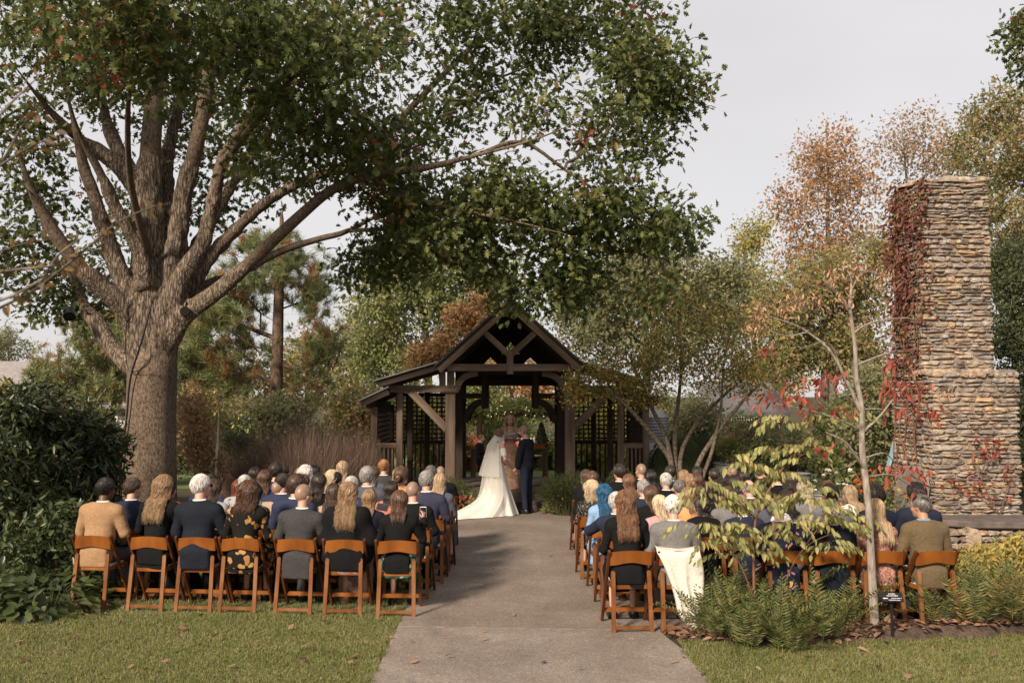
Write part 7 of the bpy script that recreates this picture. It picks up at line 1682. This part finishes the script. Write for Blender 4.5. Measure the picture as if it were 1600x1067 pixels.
# the woman in the black shawl (back row) and the cloth draped over a chair
Y = rowY('L',0,546); x = XP(546,Y); F = Fig(fem=True, yaw=0.0, heavy=1.02)
t = thing('person', 'woman with long dark-blonde hair under a black shawl, back row, oak side', 'person', (x,Y,.008), -.05, 'seated wedding guests'); t.scale = (1.02,)*3
add(t,'body',F.body(),M['skin'])
fo = folds(77,.012); add(t,'shawl',sdf_mesh('shawl', F.torso(.03)+[('c',F.S[q_],F.E[q_],.09,.085,{'k':.08}) for q_ in (-1,1)]+[('c',F.E[q_],(F.E[q_][0]*.92,-.05,.58),.085,.07,{'k':.08}) for q_ in (-1,1)]+[('b',(0,-.17,.58),(.17,.02,.12),.03,{'k':.08})], h=.0135, k=.06, post=lambda D,X,Y_,Z: np.maximum(np.maximum(D+fo(X*1.6,Y_,Z*.5), Z-1.10), .44-Z)), CL['black'])
add(t,'skirt',skirt(F,78,.10),CL['animal']); add(t,'hair',hair('wavy',1),HC['honey'],loc=F.hc,rz=0)
for me in F.shoes(): add(t,'shoe',me,M['skin_tan'])
chair('brown wooden folding chair, back row on oak side, below the black shawl', x, Y, -.03, .004)
# white shawl over the chair of the white-haired man in grey
Y = rowY('R',0,1052); x = XP(1052,Y); mb = MB(); nx, nz = 26, 30; r = random.Random(5)
prof = [(.02,.80),(-.16,.835),(-.27,.815),(-.295,.75),(-.30,.65),(-.31,.5),(-.33,.35),(-.35,.2),(-.36,.13)]
for i in range(nx):
    u = i/(nx-1)-.5
    for j in range(nz):
        f = j/(nz-1)*(len(prof)-1); k = min(int(f), len(prof)-2); fr_ = f-k; y = prof[k][0]+(prof[k+1][0]-prof[k][0])*fr_; z = prof[k][1]+(prof[k+1][1]-prof[k][1])*fr_; dn = max(0,(j/(nz-1)-.3)); 
        mb.v.append((u*(.42-.26*dn) + .20*dn + .012*math.sin(z*9+u*5), y - .035*dn*math.sin(u*17+1+2*dn)-.014*dn*math.sin(u*29+3*dn), z - (.05 if u > .2 else 0)*dn - .02*math.sin(u*7)*dn - .022*math.sin((u+.5)*PI)*(j < 10) + .012*math.sin(u*11)*(j > 20)))
for i in range(nx-1):
    for j in range(nz-1): mb.f.append((i*nz+j,(i+1)*nz+j,(i+1)*nz+j+1,i*nz+j+1)); mb.sm.append(True)
M['shawl'] = fabric('cream_shawl',(0.58,0.53,0.46)); so2 = mb.build('draped_shawl', M['shawl'], None, fix=False, loc=(x,Y,0)); md = so2.modifiers.new('s','SOLIDIFY'); md.thickness = .003; tag(so2,'cream shawl draped over the chair back of the white-haired man in grey','shawl')
fr = MB()
for i in range(60):
    u = i/59-.5; fr.tube([(.17+u*.22,-.365,.12-.035*(u>.2)),(.17+u*.22+r.uniform(-.01,.01),-.37,.06)], .0025, 3, cap=False)
o = fr.build('fringe', M['shawl'], so2, fix=False); o['kind'] = 'stuff'
# programme leaflet
pg = MB().box((0,0,0),(.14,.004,.10)).build('programme_leaflet', M['white_print'], None, loc=(XP(597,11.95),12.05,1.0), rot=(.5,.2,.3)); tag(pg,'white programme leaflet held up in the second row beside the blonde bob','leaflet')

# ================================================================== the couple and the officiant
def stand(label, loc, rz, k): 
    t = thing('person', label, 'person', loc, rz); t.scale = (k,k,k); return t
def toloc(w, loc, rz, k):
    d = Vector(w) - Vector(loc); c, s = math.cos(-rz), math.sin(-rz); return ((d.x*c - d.y*s)/k, (d.x*s + d.y*c)/k, d.z/k)
GY, BY = 19.75, 19.55
gl = (XP(823,GY), GY, .012); bl = (XP(776,BY), BY, .012); grz, brz = math.radians(62), math.radians(-48)
ztg = ZP(665,GY); gk = ztg/1.745; bk = ZP(672,BY)/1.71
HP = Vector((XP(806,19.62), 19.66, ZP(730,19.66)))
# groom
E1 = toloc(HP + Vector((.14,.03,.10)), gl, grz, gk)
gh = {1: toloc(HP+Vector((.035,.03,.0)), gl, grz, gk), -1: toloc(HP+Vector((.035,-.05,.0)), gl, grz, gk)}
G_ = Fig(seated=False, yaw=.15, arms={('Wr',1):gh[1],('Wr',-1):gh[-1],('E',1):(.245,.05,1.13),('E',-1):(-.245,.05,1.13)})
gt = stand('groom with shaved head and beard in dark navy suit holding the bride\'s hands', gl, grz, gk)
add(gt,'body',G_.body(h=.010),M['skin_pink']); add(gt,'jacket',jacket(G_,900,g=.022,hem=.80,h=.011),CL['midnight']); add(gt,'trousers',trousers(G_,901,.014),CL['navy']); add(gt,'collar',collar_mesh(G_),CL['white']); add(gt,'hair',hair('buzz'),HC['stubble'],loc=G_.hc,rz=.15)
for me in G_.shoes(): add(gt,'shoe',me,M['shoe'])
bd = sdf_mesh('beard',[('e',(0,.036,-.066),(.059,.062,.062))],h=.009,post=lambda D,X,Y,Z: np.maximum(np.maximum(D,Z+.045),.012-Y)); add(gt,'beard',bd,HC['brown'],loc=G_.hc,rz=.15)
# bride
bh = {1: toloc(HP+Vector((-.075,-.05,.01)), bl, brz, bk), -1: toloc(HP+Vector((-.075,.03,.01)), bl, brz, bk)}
B_ = Fig(fem=True, seated=False, yaw=.05, arms={('Wr',1):bh[1],('Wr',-1):bh[-1],('E',1):(.235,.02,1.12),('E',-1):(-.235,.02,1.12)})
bt = stand('bride in white off-shoulder gown with long veil and train facing the groom', bl, brz, bk)
M['satin'] = pmat('white_satin',[(.3,(0.58,0.545,0.48)),(.7,(0.67,0.635,0.57))],scale=3,rough=.45,sheen=.2,bump=.15,bscale=5); M['satin2'] = M['satin']
add(bt,'body',B_.body(h=.010),M['skin'])
add(bt,'bodice',sdf_mesh('bodice',B_.torso(.006),h=.011,k=.035,post=lambda D,X,Y,Z: np.maximum(D,Z-1.315)),M['satin'])
for q_ in (-1,1):
    a = Vector(B_.S[q_]).lerp(Vector(B_.E[q_]),.30); b = Vector(B_.S[q_]).lerp(Vector(B_.E[q_]),.62); add(bt,'sleeve',sdf_mesh('sleeve',[('c',a,b,.062,.056),('c',a,(q_*.11,.09,1.30),.040,.035)],h=.011),M['satin'])
mb = MB(); n = 72; rows = 26
for i in range(rows):
    f = i/(rows-1); z = 1.03*(1-f)+.012; fl = f**1.25
    for j in range(n):
        a = 2*PI*j/n; back = max(0,-math.sin(a)); r0 = .145 + .30*fl + .06*back*fl; pl = (math.sin(a*9+.6)*.5+math.sin(a*17+1.7)*.3)*.05*f; tr_ = back**3*1.05*max(0,f-.55)**2/.2
        X_ = (r0+pl)*math.cos(a)*(1-.15*back*f); Y_ = (r0*.92+pl)*math.sin(a) - tr_ ; mb.v.append((X_ + .35*tr_*0, Y_, z + (.015*math.sin(a*9) if f > .9 else 0)*0))
for i in range(rows-1):
    for j in range(n): mb.f.append((i*n+j,i*n+(j+1)%n,(i+1)*n+(j+1)%n,(i+1)*n+j)); mb.sm.append(True)
add(bt,'skirt',mb.mesh('skirt'),M['satin'])
add(bt,'hair',hair('wavy'),HC['bronze'],loc=(B_.hc[0],B_.hc[1],B_.hc[2]),rz=.05)
def veilmat():
    m,t,out = _nt('veil_tulle'); d = N(t,'ShaderNodeBsdfDiffuse'); d.inputs[0].default_value = (.80,.77,.72,1); tl = N(t,'ShaderNodeBsdfTranslucent'); tl.inputs[0].default_value = (.80,.77,.72,1); tp_ = N(t,'ShaderNodeBsdfTransparent'); a = N(t,'ShaderNodeMixShader'); a.inputs[0].default_value = .4; b = N(t,'ShaderNodeMixShader'); b.inputs[0].default_value = .62
    t.links.new(d.outputs[0],a.inputs[1]); t.links.new(tl.outputs[0],a.inputs[2]); t.links.new(tp_.outputs[0],b.inputs[1]); t.links.new(a.outputs[0],b.inputs[2]); t.links.new(b.outputs[0],out.inputs[0]); return m
M['veil'] = veilmat()
def veil(zend, flare, cols, seed, tail):
    mb = MB(); nz, nx = 22, cols; r = random.Random(seed)
    for i in range(nz):
        f = i/(nz-1); zt = B_.hc[2]+.075; z = zt + (zend-zt)*f; w = .055 + flare*f**.8; yb = B_.hc[1]-.075 - .20*min(1,f*3.2) - .10*f - tail*max(0,f-.75)**1.5
        for j in range(nx):
            u = j/(nx-1)*2-1; mb.v.append((u*w, yb + .16*u*u*(1-.4*f) + .022*f*math.sin(u*13+seed)+.012*f*math.sin(u*29), max(.02,z)))
    for i in range(nz-1):
        for j in range(nx-1): mb.f.append((i*nx+j,i*nx+j+1,(i+1)*nx+j+1,(i+1)*nx+j)); mb.sm.append(True)
    return mb.mesh('veil')
add(bt,'veil',veil(.02,.40,40,1,2.6),M['veil']); add(bt,'veil',veil(.78,.27,36,3,0),M['veil'])
# lace edge of the train
# officiant
OYY = 21.0; ol = (XP(797,OYY), OYY, .357); okk = (ZP(648,OYY)-.357)/1.71
O_ = Fig(fem=True, seated=False, yaw=0, arms={('Wr',1):(.06,.255,1.19),('Wr',-1):(-.06,.255,1.19),('E',1):(.235,.03,1.12),('E',-1):(-.235,.03,1.12)})
ot = stand('officiant with long blonde hair in floral strapless gown reading on the deck', ol, PI, okk)
add(ot,'body',O_.body(h=.009, hands={1:((-.6,.5,.2),(0,.4,1)),-1:((.6,.5,.2),(0,.4,1))}),M['skin'])
fo3 = folds(60,.012)
add(ot,'gown',sdf_mesh('gown',O_.torso(.008)+[('c',(0,0,.9),(0,.0,.08),.15,.24,{'k':.08})],h=.012,k=.04,post=lambda D,X,Y,Z: np.maximum(np.maximum(D+fo3(X*1.8,Y*1.8,Z*.25)*np.clip(1.1-Z,0,1),Z-1.33),.01-Z)),CL['sunset'])
add(ot,'hair',hair('wavy',1),HC['blonde'],loc=O_.hc,rz=0)
mb = MB()
for s in (-1,1):
    for j in range(26):
        r = random.Random(j+50*s); x0 = s*(.078+r.uniform(0,.03)); pts = [(x0*.6,.03+r.uniform(-.03,.03),.10),(x0*1.15,.045,.03),(x0*1.3,.03,-.08),(x0*1.35+r.uniform(-.02,.02),.055,-.20),(x0*1.3+r.uniform(-.03,.03),.085,-.30),(x0*1.25+r.uniform(-.03,.03),.095,-.40-r.uniform(0,.06))]
        c = curve(pts,3); mb.tube([tuple(np.array(p)+np.array([.012*math.sin(i*1.1+j),0,0])) for i,p in enumerate(c)], np.linspace(.007,.003,len(c)), 4, cap=False)
add(ot,'hair',mb.mesh('front_hair'),HC['blonde'],loc=O_.hc,rz=0)
band = MB(); band.tube([(.082*math.cos(a),.02+.02*math.sin(a)*0+.05*math.sin(a)*.2,.075+.055*math.sin(a)) for a in np.linspace(0,PI,14)], .009, 6); add(ot,'headband',band.mesh('headband'),M['chairwood'],loc=O_.hc,rz=0)
M['eye'] = solid('dark_eye',(0.02,0.015,0.012),rough=.2); M['lip'] = solid('lips',(0.33,0.09,0.08),rough=.4)
for (tt,FF,yw) in ((ot,O_,0),(bt,B_,.05),(gt,G_,.15)):
    for s in (-1,1): add(tt,'eye',MB().ell((s*.031,.082,.004),(.013,.010,.007),8,6).mesh('eye'),M['eye'],loc=FF.hc,rz=yw); add(tt,'eyebrow',MB().tube([(s*.016,.094,.024),(s*.034,.092,.029),(s*.050,.078,.024)],.0035,5).mesh('eyebrow'),HC['chestnut'],loc=FF.hc,rz=yw)
    add(tt,'lips',MB().ell((0,.092,-.066),(.023,.010,.007),10,6).mesh('lips'),M['lip'],loc=FF.hc,rz=yw)
bk_ = thing('ceremony_book','small open white booklet in the officiant\'s hands','book',(ol[0],ol[1]-.285*okk,ol[2]+1.235*okk),0)
for s in (-1,1): MB().box((s*.055,0,.01),(.108,.14,.012)).build('page', M['white_print'], bk_, rot=(-.5,s*-.18,0))
# waiter bending over a far table, chairs at the far tables
w_ = guest('distant person in black bending over the red tables beyond the pavilion', XP(752,29.3), 29.3, .84, False, 'short','ginger','black', -.5, rz=-1.2, skin='skin_pink'); del w_['group']
for i,(px,Y,rz,lb) in enumerate([(762,30.3,.4,'brown folding chair with white seat at the left red table on the far lawn'),(741,30.5,-.3,'brown folding chair behind the far person in black'),(838,30.9,.2,'brown folding chair at the right red table on the far lawn')]): chair(lb, XP(px,Y), Y, rz, 0.004, 'folding chairs at the far red tables')
print('ROWS', {s: {r: sorted(v) for r, v in d.items()} for s, d in CHK.items()})
